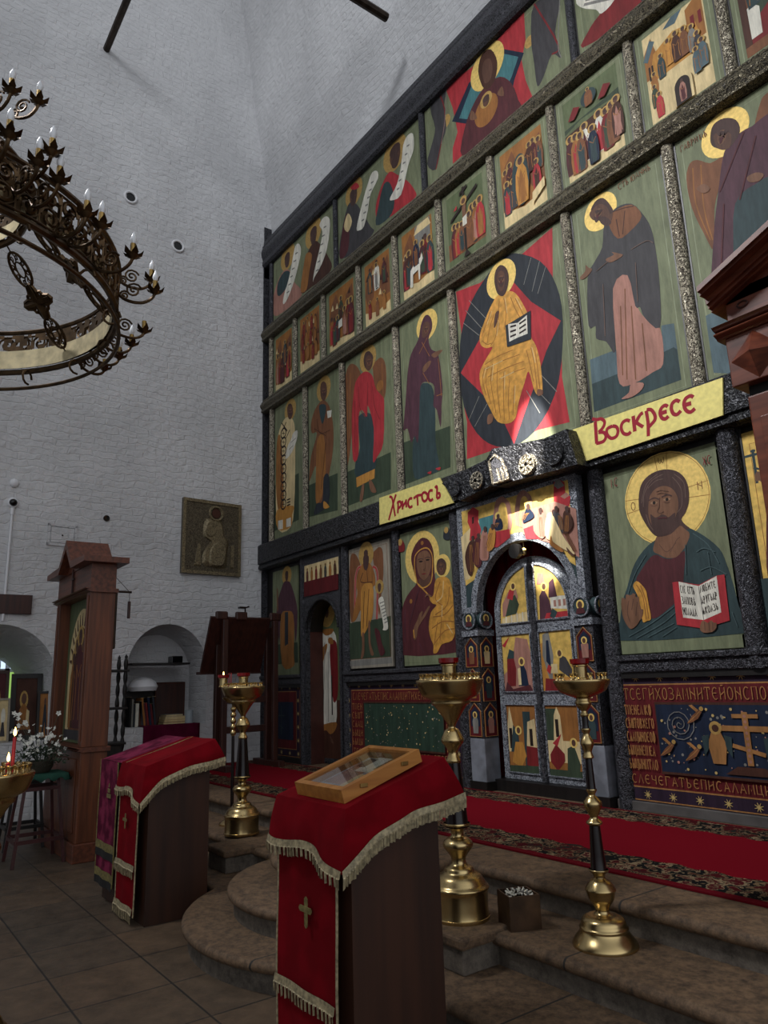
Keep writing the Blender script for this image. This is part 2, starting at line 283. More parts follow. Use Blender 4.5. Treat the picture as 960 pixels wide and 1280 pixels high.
def kids(o): return [c for c in bpy.data.objects if c.parent == o]
def dup(o, dloc, label=None):
    def cp(a, par):
        c = a.copy(); COL.objects.link(c)
        if par: c.parent = par
        for k in kids(a): cp(k, c)
        return c
    c = cp(o, None); c.location = Vector(o.location)+Vector(dloc)
    if label: c['label'] = label
    return c
# ------------------------------------------------------------------ painting on a flat panel
class Paint:
    """flat colours laid over one another on a panel whose face is the plane y = Y"""
    def __init__(s, Y, step=.0003): s.Y = Y; s.k = 0; s.step = min(step, .0004); s.mb = MB(); s.last = None
    def up(s, m):
        s.k += 1 if m is not s.last else .12; s.last = m
        return s.Y-s.step*s.k
    def px(s, pts, z=None):
        out = []
        for x, y in pts:
            if z: x, y = z[0]+x/z[2], z[1]+y/z[2]
            p = onY(x, y, s.Y); out.append((p.x, p.z))
        return out
    def flat(s, pts, m):
        y = s.up(m); n = len(pts)
        a = sum(pts[i][0]*pts[(i+1) % n][1]-pts[(i+1) % n][0]*pts[i][1] for i in range(n))
        if a < 0: pts = pts[::-1]
        s.mb.poly([(x, y, z) for x, z in pts], m)
    def shape(s, pts, m, z=None, sm=3):
        q = s.px(pts, z); s.flat(smooth_pts(q, sm) if sm else q, m)
    def disc(s, c, rx, m, rz=None, n=28, inner=None):
        rz = rz or rx
        ring = [(c[0]+rx*math.cos(2*PI*i/n), c[1]+rz*math.sin(2*PI*i/n)) for i in range(n)]
        if inner is None: s.flat(ring, m)
        else:
            y = s.up(m); a = [(x, y, z) for x, z in ring]; b = [(c[0]+(x-c[0])*inner, y, c[1]+(z-c[1])*inner) for x, y, z in a]
            s.mb.add(a+b, [(i, (i+1) % n, (i+1) % n+n, i+n) for i in range(n)], m)
    def pdisc(s, c, rim, m, z=None, **k):
        (a, b) = s.px([c, rim], z); r = math.hypot(a[0]-b[0], a[1]-b[1]); s.disc(a, r, m, **k); return a, r
    def line(s, pts, w, m, closed=False):
        """a stroke of width w along plane points"""
        y = s.up(m); N = len(pts); vs = []
        for i in range(N):
            a = pts[i-1] if (closed or i) else pts[i]; b = pts[(i+1) % N] if (closed or i < N-1) else pts[i]
            dx, dz = b[0]-a[0], b[1]-a[1]; l = math.hypot(dx, dz) or 1; nx, nz = -dz/l, dx/l
            ww = w[i] if isinstance(w, (list, tuple)) else w
            vs += [(pts[i][0]+nx*ww/2, y, pts[i][1]+nz*ww/2), (pts[i][0]-nx*ww/2, y, pts[i][1]-nz*ww/2)]
        s.mb.add(vs, [(2*i, 2*i+1, (2*i+3) % (2*N), (2*i+2) % (2*N)) for i in range(N if closed else N-1)], m)
    def stroke(s, pts, w, m, z=None, sm=4):
        q = s.px(pts, z); s.line(smooth_pts(q, sm, False) if sm and len(q) > 2 else q, w, m)
    def build(s, name, parent, **props):
        o = s.mb.build(name, parent, **props); s.mb = MB(); return o
# a small set of Slavonic letters as pen strokes on a 0..1 square
def arc(cx, cy, rx, ry, a0, a1, n=9): return [(cx+rx*math.cos(math.radians(a0+(a1-a0)*i/n)), cy+ry*math.sin(math.radians(a0+(a1-a0)*i/n))) for i in range(n+1)]
_O = arc(.5, .5, .38, .5, 0, 360, 14)
GL = {'А': [[(.1, 0), (.5, 1), (.9, 0)], [(.25, .35), (.75, .35)]], 'Б': [[(.85, 1), (.2, 1), (.2, 0)], arc(.2, .28, .6, .28, 90, -90)], 'В': [[(.2, 0), (.2, 1)], arc(.2, .77, .45, .23, 90, -90), arc(.2, .27, .62, .27, 90, -90)],
 'Г': [[(.2, 0), (.2, 1), (.85, 1), (.85, .85)]], 'Д': [[(.05, -.1), (.05, .08), (.95, .08), (.95, -.1)], [(.2, .08), (.5, 1), (.8, .08)]], 'Е': [arc(.55, .5, .42, .5, 50, 310), [(.2, .52), (.75, .52)]], 'Ж': [[(.5, 0), (.5, 1)], [(.05, 1), (.5, .5), (.95, 1)], [(.05, 0), (.5, .5), (.95, 0)]],
 'З': [arc(.35, .75, .45, .25, 130, -90), arc(.35, .27, .5, .27, 90, -130)], 'И': [[(.15, 0), (.15, 1)], [(.85, 0), (.85, 1)], [(.15, .35), (.85, .65)]], 'Н': [[(.15, 0), (.15, 1)], [(.85, 0), (.85, 1)], [(.15, .7), (.85, .35)]], 'К': [[(.2, 0), (.2, 1)], [(.85, 1), (.25, .5), (.9, 0)]],
 'Л': [[(.1, 0), (.5, 1), (.9, 0)]], 'М': [[(.1, 0), (.15, 1), (.5, .3), (.85, 1), (.9, 0)]], 'О': [_O], 'П': [[(.15, 0), (.15, 1), (.85, 1), (.85, 0)]], 'Р': [[(.2, -.15), (.2, 1)], arc(.2, .7, .55, .3, 90, -90)], 'С': [arc(.55, .5, .42, .5, 50, 310)], 'Т': [[(.5, 0), (.5, 1)], [(.08, .82), (.08, 1), (.92, 1), (.92, .82)]],
 'У': [[(.1, 1), (.5, .4)], [(.9, 1), (.3, -.1)]], 'Ф': [[(.5, -.1), (.5, 1.1)], _O], 'Х': [[(.1, 0), (.9, 1)], [(.1, 1), (.9, 0)]], 'Ц': [[(.12, 1), (.12, .08), (.9, .08), (.9, -.15)], [(.75, .08), (.75, 1)]], 'Ч': [[(.15, 1), (.2, .55), (.8, .45)], [(.85, 1), (.8, 0)]], 'Ш': [[(.1, 1), (.1, 0), (.9, 0), (.9, 1)], [(.5, 0), (.5, 1)]],
 'Ы': [[(.1, 0), (.1, 1)], arc(.1, .27, .4, .27, 90, -90), [(.85, 0), (.85, 1)]], 'Ъ': [[(.0, 1), (.25, 1), (.25, 0)], arc(.25, .27, .5, .27, 90, -90)], 'Ь': [[(.2, 0), (.2, 1)], arc(.2, .27, .55, .27, 90, -90)], 'Ѣ': [[(.3, 0), (.3, 1.1)], [(.02, .8), (.7, .8)], arc(.3, .27, .5, .27, 90, -90)], 'Я': [[(.1, 0), (.5, 1), (.9, 0)], [(.5, .45), (.5, 0)], [(.25, .45), (.75, .45)]],
 'Ю': [[(.1, 0), (.1, 1)], [(.1, .5), (.4, .5)], arc(.68, .5, .27, .5, 0, 360, 12)], 'Ѧ': [[(.1, 0), (.5, 1), (.9, 0)], [(.3, .5), (.7, .5)], [(.5, .5), (.5, 0)]], 'І': [[(.5, 0), (.5, 1)]], 'Й': [[(.15, 0), (.15, 1)], [(.85, 0), (.85, 1)], [(.15, .35), (.85, .65)], [(.3, 1.15), (.7, 1.15)]], 'Ѡ': [[(.1, .9), (.08, .3), (.25, 0), (.5, .3), (.5, .6)], [(.5, .3), (.75, 0), (.92, .3), (.9, .9)]]}
def write(p, text, x, z, cw, h, w, m, gap=.12, slope=0):
    """pen text on the panel starting at (x,z), letter cell cw wide and h high"""
    for ch in text:
        if ch in GL:
            for st in GL[ch]: p.line([(x+a*cw*(1-gap), z+b*h+slope*(x+a*cw)) for a, b in st], w, m)
        x += cw*(.55 if ch in 'І ' else 1)
    return x
# ================================================================== SETTING
def wx(y): return -SL*y
NICHES = [(-4.63, -3.19, .98, 1.76, 1.5, .78), (-2.236, -1.01, 1.06, 1.86, .6, .92)]      # y0 y1 sill spring depth splay
def arch_z(y, n):
    y0, y1, sill, spr = n[:4]; c = (y0+y1)/2; h = (y1-y0)/2; return spr+(.70 if h > .65 else .66)*math.sqrt(max(0, 1-((y-c)/h)**2))
w = MB(); ys = [-10, -7.5, -6, -5]
for n in NICHES: ys += [n[0]+(n[1]-n[0])*(1-math.cos(PI*i/20))/2 for i in range(21)]
ys = sorted(ys+[-2.8, -.5, .35]); TOP = 16.5
def inn(a, b):
    for n in NICHES:
        if a >= n[0]-1e-6 and b <= n[1]+1e-6: return n
for a, b in zip(ys, ys[1:]):
    n = inn(a, b); q = lambda y, z: (wx(y), y, z)
    if n is None: w.poly([q(a, 0), q(b, 0), q(b, TOP), q(a, TOP)], PLASTER)
    else:
        w.poly([q(a, 0), q(b, 0), q(b, n[2]), q(a, n[2])], PLASTER)
        w.poly([q(a, arch_z(a, n)), q(b, arch_z(b, n)), q(b, TOP), q(a, TOP)], PLASTER)
for n in NICHES:                                          # reveals of the two arched niches
    y0, y1, sill, spr, dep, sp = n; c = (y0+y1)/2
    out = [(y0, sill), (y0, spr)]+[(y, arch_z(y, n)) for y in [y0+(y1-y0)*(1-math.cos(PI*i/20))/2 for i in range(1, 20)]]+[(y1, spr), (y1, sill)]
    inn2 = [(c+(y-c)*sp, sill+(z-sill)*sp) for y, z in out]
    k = len(out); f = [(wx(y), y, z) for y, z in out]; b = [(wx(c)-dep, y, z) for y, z in inn2]
    w.add(f+b, [(i, i+k, (i+1) % k+k, (i+1) % k) for i in range(k)], PLASTER)
    if n is NICHES[1]: w.poly(b, PLASTER)
    else:                                                 # the back of the deep niche is pierced by a small window
        W0 = onX(-1, 812, wx(c)-dep); W1 = onX(23, 850, wx(c)-dep); WY0, WY1, WZ0, WZ1 = W1.y-.36, W1.y+.06, 1.40, W0.z+.02
        X = wx(c)-dep; iy0, iy1 = inn2[0][0], inn2[-1][0]; zt = lambda y: max(z for _, z in inn2)
        gz = sorted([sill, WZ0, WZ1])
        def az(y):
            yy = c+(y-c)/sp; return sill+(arch_z(yy, n)-sill)*sp
        gy = sorted([iy0+(iy1-iy0)*i/14 for i in range(15)]+[WY0, WY1])
        for a, d in zip(gy, gy[1:]):
            inside = a >= WY0-1e-6 and d <= WY1+1e-6
            if inside:
                w.poly([(X, a, sill), (X, d, sill), (X, d, WZ0), (X, a, WZ0)], PLASTER); w.poly([(X, a, WZ1), (X, d, WZ1), (X, d, az(d)), (X, a, az(a))], PLASTER)
            else: w.poly([(X, a, sill), (X, d, sill), (X, d, az(d)), (X, a, az(a))], PLASTER)
        NX = X
struct(w.build('wall_left'))
fr = MB(); X = NX-.06
fr.box((X-.03, WY0, WZ0), (X+.03, WY0+.03, WZ1), WHITEP).box((X-.03, WY1-.03, WZ0), (X+.03, WY1, WZ1), WHITEP).box((X-.03, WY0, WZ0), (X+.03, WY1, WZ0+.03), WHITEP).box((X-.03, WY0, WZ1-.03), (X+.03, WY1, WZ1), WHITEP)
ym = (WY0+WY1)/2; fr.box((X-.02, ym-.03, WZ0), (X+.02, ym+.03, WZ1), WHITEP); zm = WZ0+(WZ1-WZ0)*.62; fr.box((X-.02, WY0, zm-.025), (X+.02, WY1, zm+.025), WHITEP)
for yy in (WY0+.11, WY1-.11): fr.box((X-.01, yy-.008, WZ0), (X+.01, yy+.008, WZ1), WHITEP)
win = struct(fr.build('window_1'))
daysky = mat('daylight_pane', (220, 232, 245), .3, 0, None, emit=((205, 225, 245), 1.1)); daygrn = mat('garden_pane', (160, 190, 110), .3, 0, None, emit=((150, 190, 100), .8))
g = MB(); g.box((X-.012, WY0+.02, zm), (X-.006, WY1-.02, WZ1-.02), daysky).box((X-.012, WY0+.02, WZ0+.02), (X-.006, WY1-.02, zm), daygrn); g.build('window_pane', win)
# east wall above the screen, leaning forward as the vault begins
prof = [(.42, 0), (.42, 9.5), (.10, 9.6), (.07, 10.17), (-.074, 11.05), (-.19, 11.8), (-.295, 12.45), (-.45, 13.66), (-.64, 14.7), (-.95, 16.5)]
w = MB(); xs = [-.4, 3, 6, 9, 15]
w.sheet([[(x, y, z) for x in xs] for y, z in prof], PLASTER); struct(w.build('wall_back', smooth=True))
w = MB(); w.poly([(-1.8, -11, 0), (15, -11, 0), (15, .6, 0), (-1.8, .6, 0)], PAVING); struct(w.build('floor'))
# raised platform with three straight steps
def nosed(y, z0, z1, x0, x1, mb, yb):
    """one step: slab with a rounded nose over a set-back riser"""
    h = .062; pr = [(yb, z1), (y+.03, z1)]+[(y+.031-.031*math.sin(PI*i/6), z1-h/2+h/2*math.cos(PI*i/6)) for i in range(1, 6)]+[(y+.03, z1-h), (yb, z1-h)]
    n = len(pr); mb.add([(x0, a, b) for a, b in pr]+[(x1, a, b) for a, b in pr], [(i, (i+1) % n, (i+1) % n+n, i+n) for i in range(n)]+[list(range(n))[::-1], [i+n for i in range(n)]], STEP)
    mb.box((x0, y+.045, z0), (x1, yb, z1-h), RISER)
w = MB(); nosed(-2.24, .30, .47, 0, 13, w, .4); nosed(-2.68, .15, .313, 0, 13, w, -2.1); nosed(-3.12, 0, .157, 0, 13, w, -2.5)
w.box((0, -2.0, 0), (13, .4, .30), RISER).box((0, -2.4, 0), (13, -1.9, .15), RISER)
struct(w.build('trim_1', smooth=True))
# round ambo steps and two small piers
A0 = (6.37, -2.46, 0); w = MB()
for R, z0, z1 in ((1.225, 0, .160), (.945, .15, .3165), (.665, .30, .4735)):
    h = .06
    w.lathe(A0, [(R-.045, z0), (R-.045, z1-h)], RISER, 64)
    w.lathe(A0, [(R-.05, z1-h)]+[(R-.03+.03*math.sin(PI*i/6), z1-h/2-h/2*math.cos(PI*i/6)) for i in range(0, 7)]+[(.001, z1)], STEP, 64)
struct(w.build('trim_2', smooth=True))
def pier(x0, x1, y0, y1, z0, z1):
    w = MB(); w.box((x0+.02, y0+.02, z0), (x1-.02, y1-.02, z1-.055), RISER, .008).box((x0, y0, z1-.055), (x1, y1, z1), STEP, .014); return w
struct(pier(7.42, 7.78, -2.90, -2.56, .157, .33).build('trim_3')); struct(pier(4.70, 5.07, -2.93, -2.5, .157, .33).build('trim_4'))
# iron tie rods
t = onW(133, 62); w = MB(); w.tube([(t.x-.1, t.y, t.z), (t.x+7, t.y, t.z)], .055, IRON, 8); struct(w.build('trim_5'))
p = onY(461, 8, -.75); w = MB(); w.tube([(p.x, -.45, p.z), (p.x, -6, p.z)], .06, IRON, 8); struct(w.build('trim_6'))
# putlog holes as short clay pipes let into the wall
for px, py in ((163, 247), (222, 308)):
    c = onW(px, py); w = MB(); m_in = BLACKP; r = .095
    w.tube([(c.x+.012, c.y+r*math.cos(a), c.z+r*math.sin(a)) for a in [2*PI*i/20 for i in range(20)]], .02, WHITEP, 8, True)
    w.add([(c.x+.004, c.y+r*math.cos(2*PI*i/20), c.z+r*math.sin(2*PI*i/20)) for i in range(20)], [list(range(20))], m_in)
    tag(w.build('wall_vent', smooth=True), 'round white rimmed hole high in the white wall, '+('the upper one nearer the chandelier' if px < 200 else 'the lower one nearer the icon screen'), 'vent')
# runner on the platform
w = MB(); w.box((.25, -.86, -.004), (10.6, .84, .006), CARPET); cp = w.build('carpet_runner'); cp.location = (0, -.97, .476); tag(cp, 'long red runner with floral borders laid on the stone platform before the icon screen', 'carpet')
# ================================================================== ICON SCREEN FRAME
FRM = thing('iconostasis_frame', 'tall timber frame of the icon screen, its beams and posts sheathed in stamped silver', 'icon screen', (5.73, 0, .47))
def Z(px, py, y=0.): return onY(px, py, y).z
def X_(px, py, y=0.): return onY(px, py, y).x
XE = 10.9
def beam(zt, zb, d, m, x0=-.02, x1=XE, name='beam', y0=.05):
    h = zt-zb; pr = [(y0, zt), (-d*.55, zt), (-d*.6, zt-h*.14), (-d*.8, zt-h*.2)]+[(-d*.75-d*.25*math.sin(PI*i/8), zt-h*.25-h*.45*(i/8)) for i in range(9)]+[(-d*.7, zt-h*.76), (-d*.8, zt-h*.8), (-d*.8, zt-h*.93), (-d*.5, zb), (y0, zb)]
    w = MB(); n = len(pr); w.add([(x0, a, b) for a, b in pr]+[(x1, a, b) for a, b in pr], [(i, i+n, (i+1) % n+n, (i+1) % n) for i in range(n)]+[list(range(n)), [2*n-1-i for i in range(n)]], m)
    return w.build(name, FRM, smooth=True)
zTt, zTb = Z(333, 297, -.1), Z(337, 325, -.1)
zBt, zBb = Z(480, 278, -.1), Z(480, 299, -.1)
zCt, zCb = Z(480, 392, -.1), Z(480, 413, -.1)
zDt, zDb = Z(400, 653, -.14), Z(400, 689, -.14)
beam(zTt, zTb, .12, BASD); beam(zBt, zBb, .12, BASBEAM); beam(zCt, zCb, .12, BASBEAM)
w = MB(); pr = [(.05, zDt), (-.12, zDt), (-.14, zDt-.02), (-.14, zDb+.1), (-.11, zDb+.09), (-.13, zDb+.05), (-.13, zDb+.02), (-.06, zDb), (.05, zDb)]; n = len(pr); x0 = -.1
w.add([(x0, a, b) for a, b in pr]+[(XE, a, b) for a, b in pr], [(i, i+n, (i+1) % n+n, (i+1) % n) for i in range(n)]+[list(range(n)), [2*n-1-i for i in range(n)]], BASBLK); w.build('carved_beam', FRM)
def column(x, z0, z1, r=.055, m=BAS, name='column'):
    w = MB(); w.lathe((x, -.005, 0), [(r, z0), (r, z1)], m, 16, PI, 2*PI); w.box((x-r*1.35, -.004, z0), (x+r*1.35, .03, z1), BLACKW); return w.build(name, FRM, smooth=True)
dee = [X_(*p, -.05) for p in ((337.5, 592), (379.5, 571), (426.5, 547), (495, 511), (566.5, 470), (716, 395), (850, 325))]+[9.02]
fes = [X_(*p, -.05) for p in ((337, 420), (366.5, 405), (401.5, 372), (445, 335), (490, 300), (544, 250), (609, 200), (684, 135), (784, 80), (905, 45))]
fes.append(fes[-1]+.75)
pro = [X_(*p, -.05) for p in ((337, 360), (417, 300), (525, 175), (714, 55))]; pro.append(pro[-1]+1.3)
for x in dee: column(x, zDt, zCb+.01)
for x in fes: column(x, zCt-.01, zBb+.01, .05)
for x in pro: column(x, zBt-.01, zTb+.01, .045, BASD)
w = MB(); w.box((-.06, -.06, zTb-.2), (.02, .1, zTt+.32), BASD); w.build('corner_post', FRM)
w = MB(); w.box((-.06, -.07, .47), (.02, .1, zTb), BASD); w.build('corner_post', FRM)
# backing boards only above the doors tier and beside the two door openings
bk = MB(); zL = zDb
bk.box((0, .036, zL), (XE, .08, zTt), BLACKW); bk.box((0, .036, .47), (1.36, .08, zL), BLACKW); bk.box((2.36, .036, .47), (5.05, .08, zL), BLACKW); bk.box((6.42, .036, .47), (XE, .08, zL), BLACKW); bk.build('backing', FRM)
# ================================================================== PAINTED ICONS
def board(name, label, x0, x1, z0, z1, y=0., m=GRN, edge=True, margin=.07, group='icons of the screen', inner=None, th=.034, cat='icon'):
    o = thing(name, label, cat, ((x0+x1)/2, y, z0), group)
    w = MB(); w.box((x0, y, z0), (x1, y+th, z1), m, .006); w.build('panel', o)
    p = Paint(y); o_ = o
    if inner: p.flat([(x0+margin, z0+margin), (x1-margin, z0+margin), (x1-margin, z1-margin), (x0+margin, z1-margin)], inner)
    if edge: p.line([(x0+margin, z0+margin), (x1-margin, z0+margin), (x1-margin, z1-margin), (x0+margin, z1-margin)], .008, GLINE, True)
    return o, p
def face(p, cx, cy, s, z, turn=0, beard=True, tilt=0):
    """features of a painted face: s = half the face width in units of z, turn -1..1 looks left or right"""
    sk = .16                                                                  # the panel is seen obliquely, rows rise to the right
    f = lambda a, b: (cx+(a+turn*.22)*s+tilt*b*s, cy+b*s*1.25-a*s*sk)
    w = s/(z[2] if z else 1)*.0062
    p.shape([f(-.55, -.1), f(-.4, -.75), f(.1, -.85), f(.5, -.6), f(.6, 0), f(.4, .55), f(0, .8), f(-.4, .5)], SKIN, z)
    if beard: p.shape([f(-.6, .15), f(-.35, .32), f(0, .36), f(.35, .3), f(.6, .1), f(.5, .7), f(0, 1.15), f(-.45, .75)], HAIR, z)
    for e in (-.28, .3):
        p.stroke([f(e-.2, -.22), f(e, -.34), f(e+.2, -.24)], w*1.2, HAIR, z, 2); p.shape([f(e-.16, -.08), f(e, -.16), f(e+.16, -.08), f(e, -.01)], INK, z, 0)
    p.stroke([f(.02, -.2), f(-.02, .12), f(.1, .17)], w, SKIND, z, 2); p.stroke([f(-.16, .36), f(0, .33), f(.18, .34)], w, MAR, z, 2)
def folds(p, z, lines, m, w=.008):
    for l in lines: p.stroke(l, w, m, z)
FL = GRY
# ---- deesis tier
zd0, zd1 = zDt+.005, zCb-.005
def deesis(i, label):
    return board('saint_icon', label, dee[i]+.06, dee[i+1]-.06, zd0, zd1, group='standing saints of the great tier')
Z4 = (320, 320, 3.42857)
# bishop
o, p = deesis(0, 'narrow icon of a bishop in white vestments with dark crosses, beside the white wall'); 
p.shape([(78, 985), (184, 930), (184, 1130), (78, 1180)], DGR, Z4, 0); p.build('painting', o)
p.pdisc((147, 660), (171, 655), HALOD, Z4); p.build('halo', o)
p.shape([(95, 770), (118, 705), (140, 690), (160, 705), (168, 760), (168, 900), (165, 1050), (150, 1160), (95, 1172), (85, 1000), (92, 880)], CRM, Z4)
p.shape([(90, 800), (104, 770), (116, 900), (118, 1080), (96, 1090), (86, 980)], OCHD, Z4); p.shape([(90, 1090), (160, 1070), (155, 1110), (150, 1160), (95, 1172)], OCH, Z4)
p.shape([(95, 1135), (115, 1130), (115, 1170), (95, 1172)], WHT, Z4, 0); p.shape([(130, 1128), (150, 1120), (150, 1158), (130, 1163)], WHT, Z4, 0)
for k in range(9):
    y = 760+38*k
    p.pdisc((118, y), (130, y-2), INK, Z4, inner=.72); p.stroke([(112, y), (124, y)], .012, INK, Z4); p.stroke([(118, y-8), (118, y+8)], .012, INK, Z4)
for a, b in (((110, 715), (135, 750)), ((130, 712), (112, 752)), ((130, 780), (145, 745))): p.stroke([a, b], .02, INK, Z4)
for yy in (1040, 1052, 1064): p.stroke([(133, yy+6), (148, yy)], .022, INK, Z4)
p.shape([(152, 785), (160, 760), (178, 748), (176, 785), (155, 840), (128, 870), (135, 820)], WHT, Z4); folds(p, Z4, [[(150, 800), (172, 780)], [(142, 830), (160, 812)]], INK)
p.shape([(135, 650), (148, 632), (158, 650), (158, 680), (148, 700), (138, 690)], SKIND, Z4); p.shape([(138, 640), (148, 632), (156, 642)], HAIR, Z4); face(p, 148, 668, 12, Z4, .3); p.build('figure', o)
# apostle
o, p = deesis(1, 'narrow icon of a bearded apostle in ochre with small white scroll, beside the red angel')
p.shape([(222, 985), (350, 930), (350, 1090), (222, 1120)], DGR, Z4, 0); p.build('painting', o)
p.pdisc((290, 568), (320, 556), HALOD, Z4); p.build('halo', o)
p.shape([(228, 960), (236, 860), (262, 760), (240, 760), (236, 720), (252, 660), (285, 618), (315, 645), (332, 740), (328, 850), (310, 950), (290, 1040), (270, 1062), (258, 1040), (258, 900), (236, 950)], BRN, Z4)
p.shape([(262, 790), (290, 770), (300, 900), (290, 1000), (268, 1060), (256, 1040), (258, 900)], OCHD, Z4)
p.shape([(272, 640), (300, 640), (295, 690), (284, 720), (274, 680)], TEAL, Z4); p.shape([(290, 950), (312, 940), (312, 1060), (250, 1110), (262, 1060), (285, 1050)], BLK, Z4)
p.shape([(305, 665), (325, 660), (322, 690), (308, 695)], WHT, Z4, 0)
p.shape([(276, 570), (280, 545), (292, 538), (303, 552), (304, 590), (294, 620), (280, 610)], SKIND, Z4); face(p, 291, 582, 13, Z4, .1)
p.shape([(292, 1050), (316, 1075), (292, 1082)], OCH, Z4); folds(p, Z4, [[(262, 700), (275, 760), (320, 745)], [(250, 740), (300, 770)], [(300, 800), (280, 1000)]], BRND); p.build('figure', o)
# archangel in red
o, p = deesis(2, 'icon of a winged archangel in a bright red cloak over dark tunic')
p.shape([(383, 930), (578, 840), (578, 1000), (385, 1075)], DGR, Z4, 0); p.build('painting', o)
for q in ([(385, 510), (398, 470), (415, 462), (438, 480), (452, 530), (425, 620), (412, 740), (402, 850), (388, 905), (384, 800), (380, 620)], [(500, 480), (520, 445), (540, 436), (556, 470), (558, 560), (545, 620), (520, 600)]): p.shape(q, BRN, Z4)
folds(p, Z4, [[(392, 520), (392, 860)], [(405, 500), (402, 780)], [(540, 460), (545, 590)]], OCHD, .01); p.build('wings', o)
p.pdisc((480, 440), (515, 430), HALOD, Z4, inner=None); p.build('halo', o)
p.shape([(438, 690), (498, 680), (508, 780), (512, 912), (430, 945), (428, 880), (446, 820)], TEAL, Z4)
p.shape([(430, 950), (510, 912), (508, 952), (432, 992)], OCH, Z4, 0)
p.shape([(428, 540), (455, 502), (478, 496), (500, 515), (515, 570), (545, 605), (550, 640), (546, 800), (520, 860), (502, 880), (506, 740), (480, 640), (476, 690), (455, 660), (440, 690), (440, 850), (416, 872), (411, 700), (418, 600)], RED, Z4)
folds(p, Z4, [[(440, 560), (446, 650), (470, 690)], [(500, 560), (508, 640), (530, 700)], [(425, 620), (424, 840)], [(480, 540), (478, 640)]], REDD, .012)
p.pdisc((532, 556), (546, 552), OCHD, Z4); p.shape([(466, 440), (474, 415), (488, 412), (500, 430), (500, 465), (486, 492), (470, 480)], SKIND, Z4); p.shape([(462, 455), (468, 418), (486, 408), (502, 428), (500, 445), (486, 425), (472, 440), (470, 480)], HAIR, Z4); face(p, 485, 456, 14, Z4, .1, False)
p.shape([(455, 985), (466, 980), (458, 1045), (446, 1048)], SKIN, Z4); p.shape([(485, 965), (496, 962), (518, 1010), (495, 1010)], SKIN, Z4); p.build('figure', o)
# Mother of God standing
o, p = deesis(3, 'icon of a woman in a dark purple mantle turned right with raised hand')
p.shape([(632, 800), (832, 728), (834, 905), (640, 980)], DGR, Z4, 0); p.build('painting', o)
p.pdisc((732, 295), (776, 288), HALO, Z4); p.build('halo', o)
p.shape([(700, 560), (752, 555), (768, 650), (770, 800), (786, 912), (740, 935), (680, 952), (672, 820), (690, 700)], TEAL, Z4)
p.shape([(706, 300), (720, 262), (736, 252), (752, 270), (755, 310), (740, 355), (752, 400), (782, 425), (800, 560), (796, 640), (792, 735), (775, 660), (760, 640), (765, 560), (735, 540), (705, 560), (700, 690), (694, 800), (680, 770), (665, 800), (650, 740), (632, 745), (640, 640), (650, 500), (665, 420), (695, 360)], PURPL, Z4)
p.shape([(714, 310), (722, 285), (738, 282), (746, 300), (740, 330), (724, 350), (712, 345)], SKIND, Z4); face(p, 729, 318, 14, Z4, .3, False, -.15); p.shape([(752, 425), (772, 410), (800, 402), (790, 418), (768, 436)], SKIN, Z4); p.shape([(716, 480), (735, 455), (752, 450), (742, 475), (720, 500)], SKIN, Z4)
folds(p, Z4, [[(712, 370), (745, 430)], [(735, 350), (700, 420)], [(782, 440), (796, 600)], [(716, 500), (742, 545)], [(775, 600), (800, 590)]], OCHD); p.shape([(735, 930), (752, 922), (750, 935)], RED, Z4); p.shape([(770, 912), (792, 905), (788, 918)], RED, Z4); p.build('figure', o)
# enthroned Saviour
Z5 = (540, 280, 3.5545)
o, p = deesis(4, 'largest icon of the screen, seated figure in gold on a red star and black oval')
p.shape([(107, 302), (213, 262), (310, 190), (405, 130), (535, 15), (537, 250), (576, 430), (578, 680), (612, 880), (470, 915), (330, 985), (155, 1045), (156, 880), (140, 800), (128, 660), (130, 480)], RED, Z5, 0)
p.shape([(370, 130), (480, 165), (552, 270), (582, 430), (565, 690), (490, 875), (390, 975), (285, 988), (200, 930), (142, 810), (124, 650), (130, 490), (175, 345), (255, 215), (315, 152)], BLK, Z5)
p.shape([(128, 662), (235, 470), (300, 340), (362, 258), (440, 345), (573, 430), (510, 560), (455, 720), (412, 840), (365, 978), (310, 860), (230, 762)], RED, Z5, 0)
for a, b in (((478, 165), (445, 300)), ((505, 190), (470, 310)), ((440, 150), (408, 270)), ((165, 340), (240, 420)), ((150, 385), (232, 475)), ((140, 440), (210, 495)), ((210, 765), (165, 870)), ((245, 800), (190, 900)), ((485, 670), (555, 745)), ((450, 720), (525, 800)), ((420, 740), (480, 840))): p.stroke([a, b], .008, GRY, Z5)
p.build('painting', o)
p.pdisc((307, 245), (371, 235), HALO, Z5); p.build('halo', o)
p.shape([(290, 320), (260, 370), (235, 430), (214, 490), (216, 535), (242, 552), (270, 548), (235, 610), (212, 665), (222, 740), (258, 820), (292, 878), (340, 886), (372, 860), (386, 790), (412, 705), (430, 655), (452, 730), (470, 760), (492, 745), (482, 620), (462, 540), (440, 500), (435, 430), (415, 375), (372, 308), (330, 300)], ROBG, Z5)
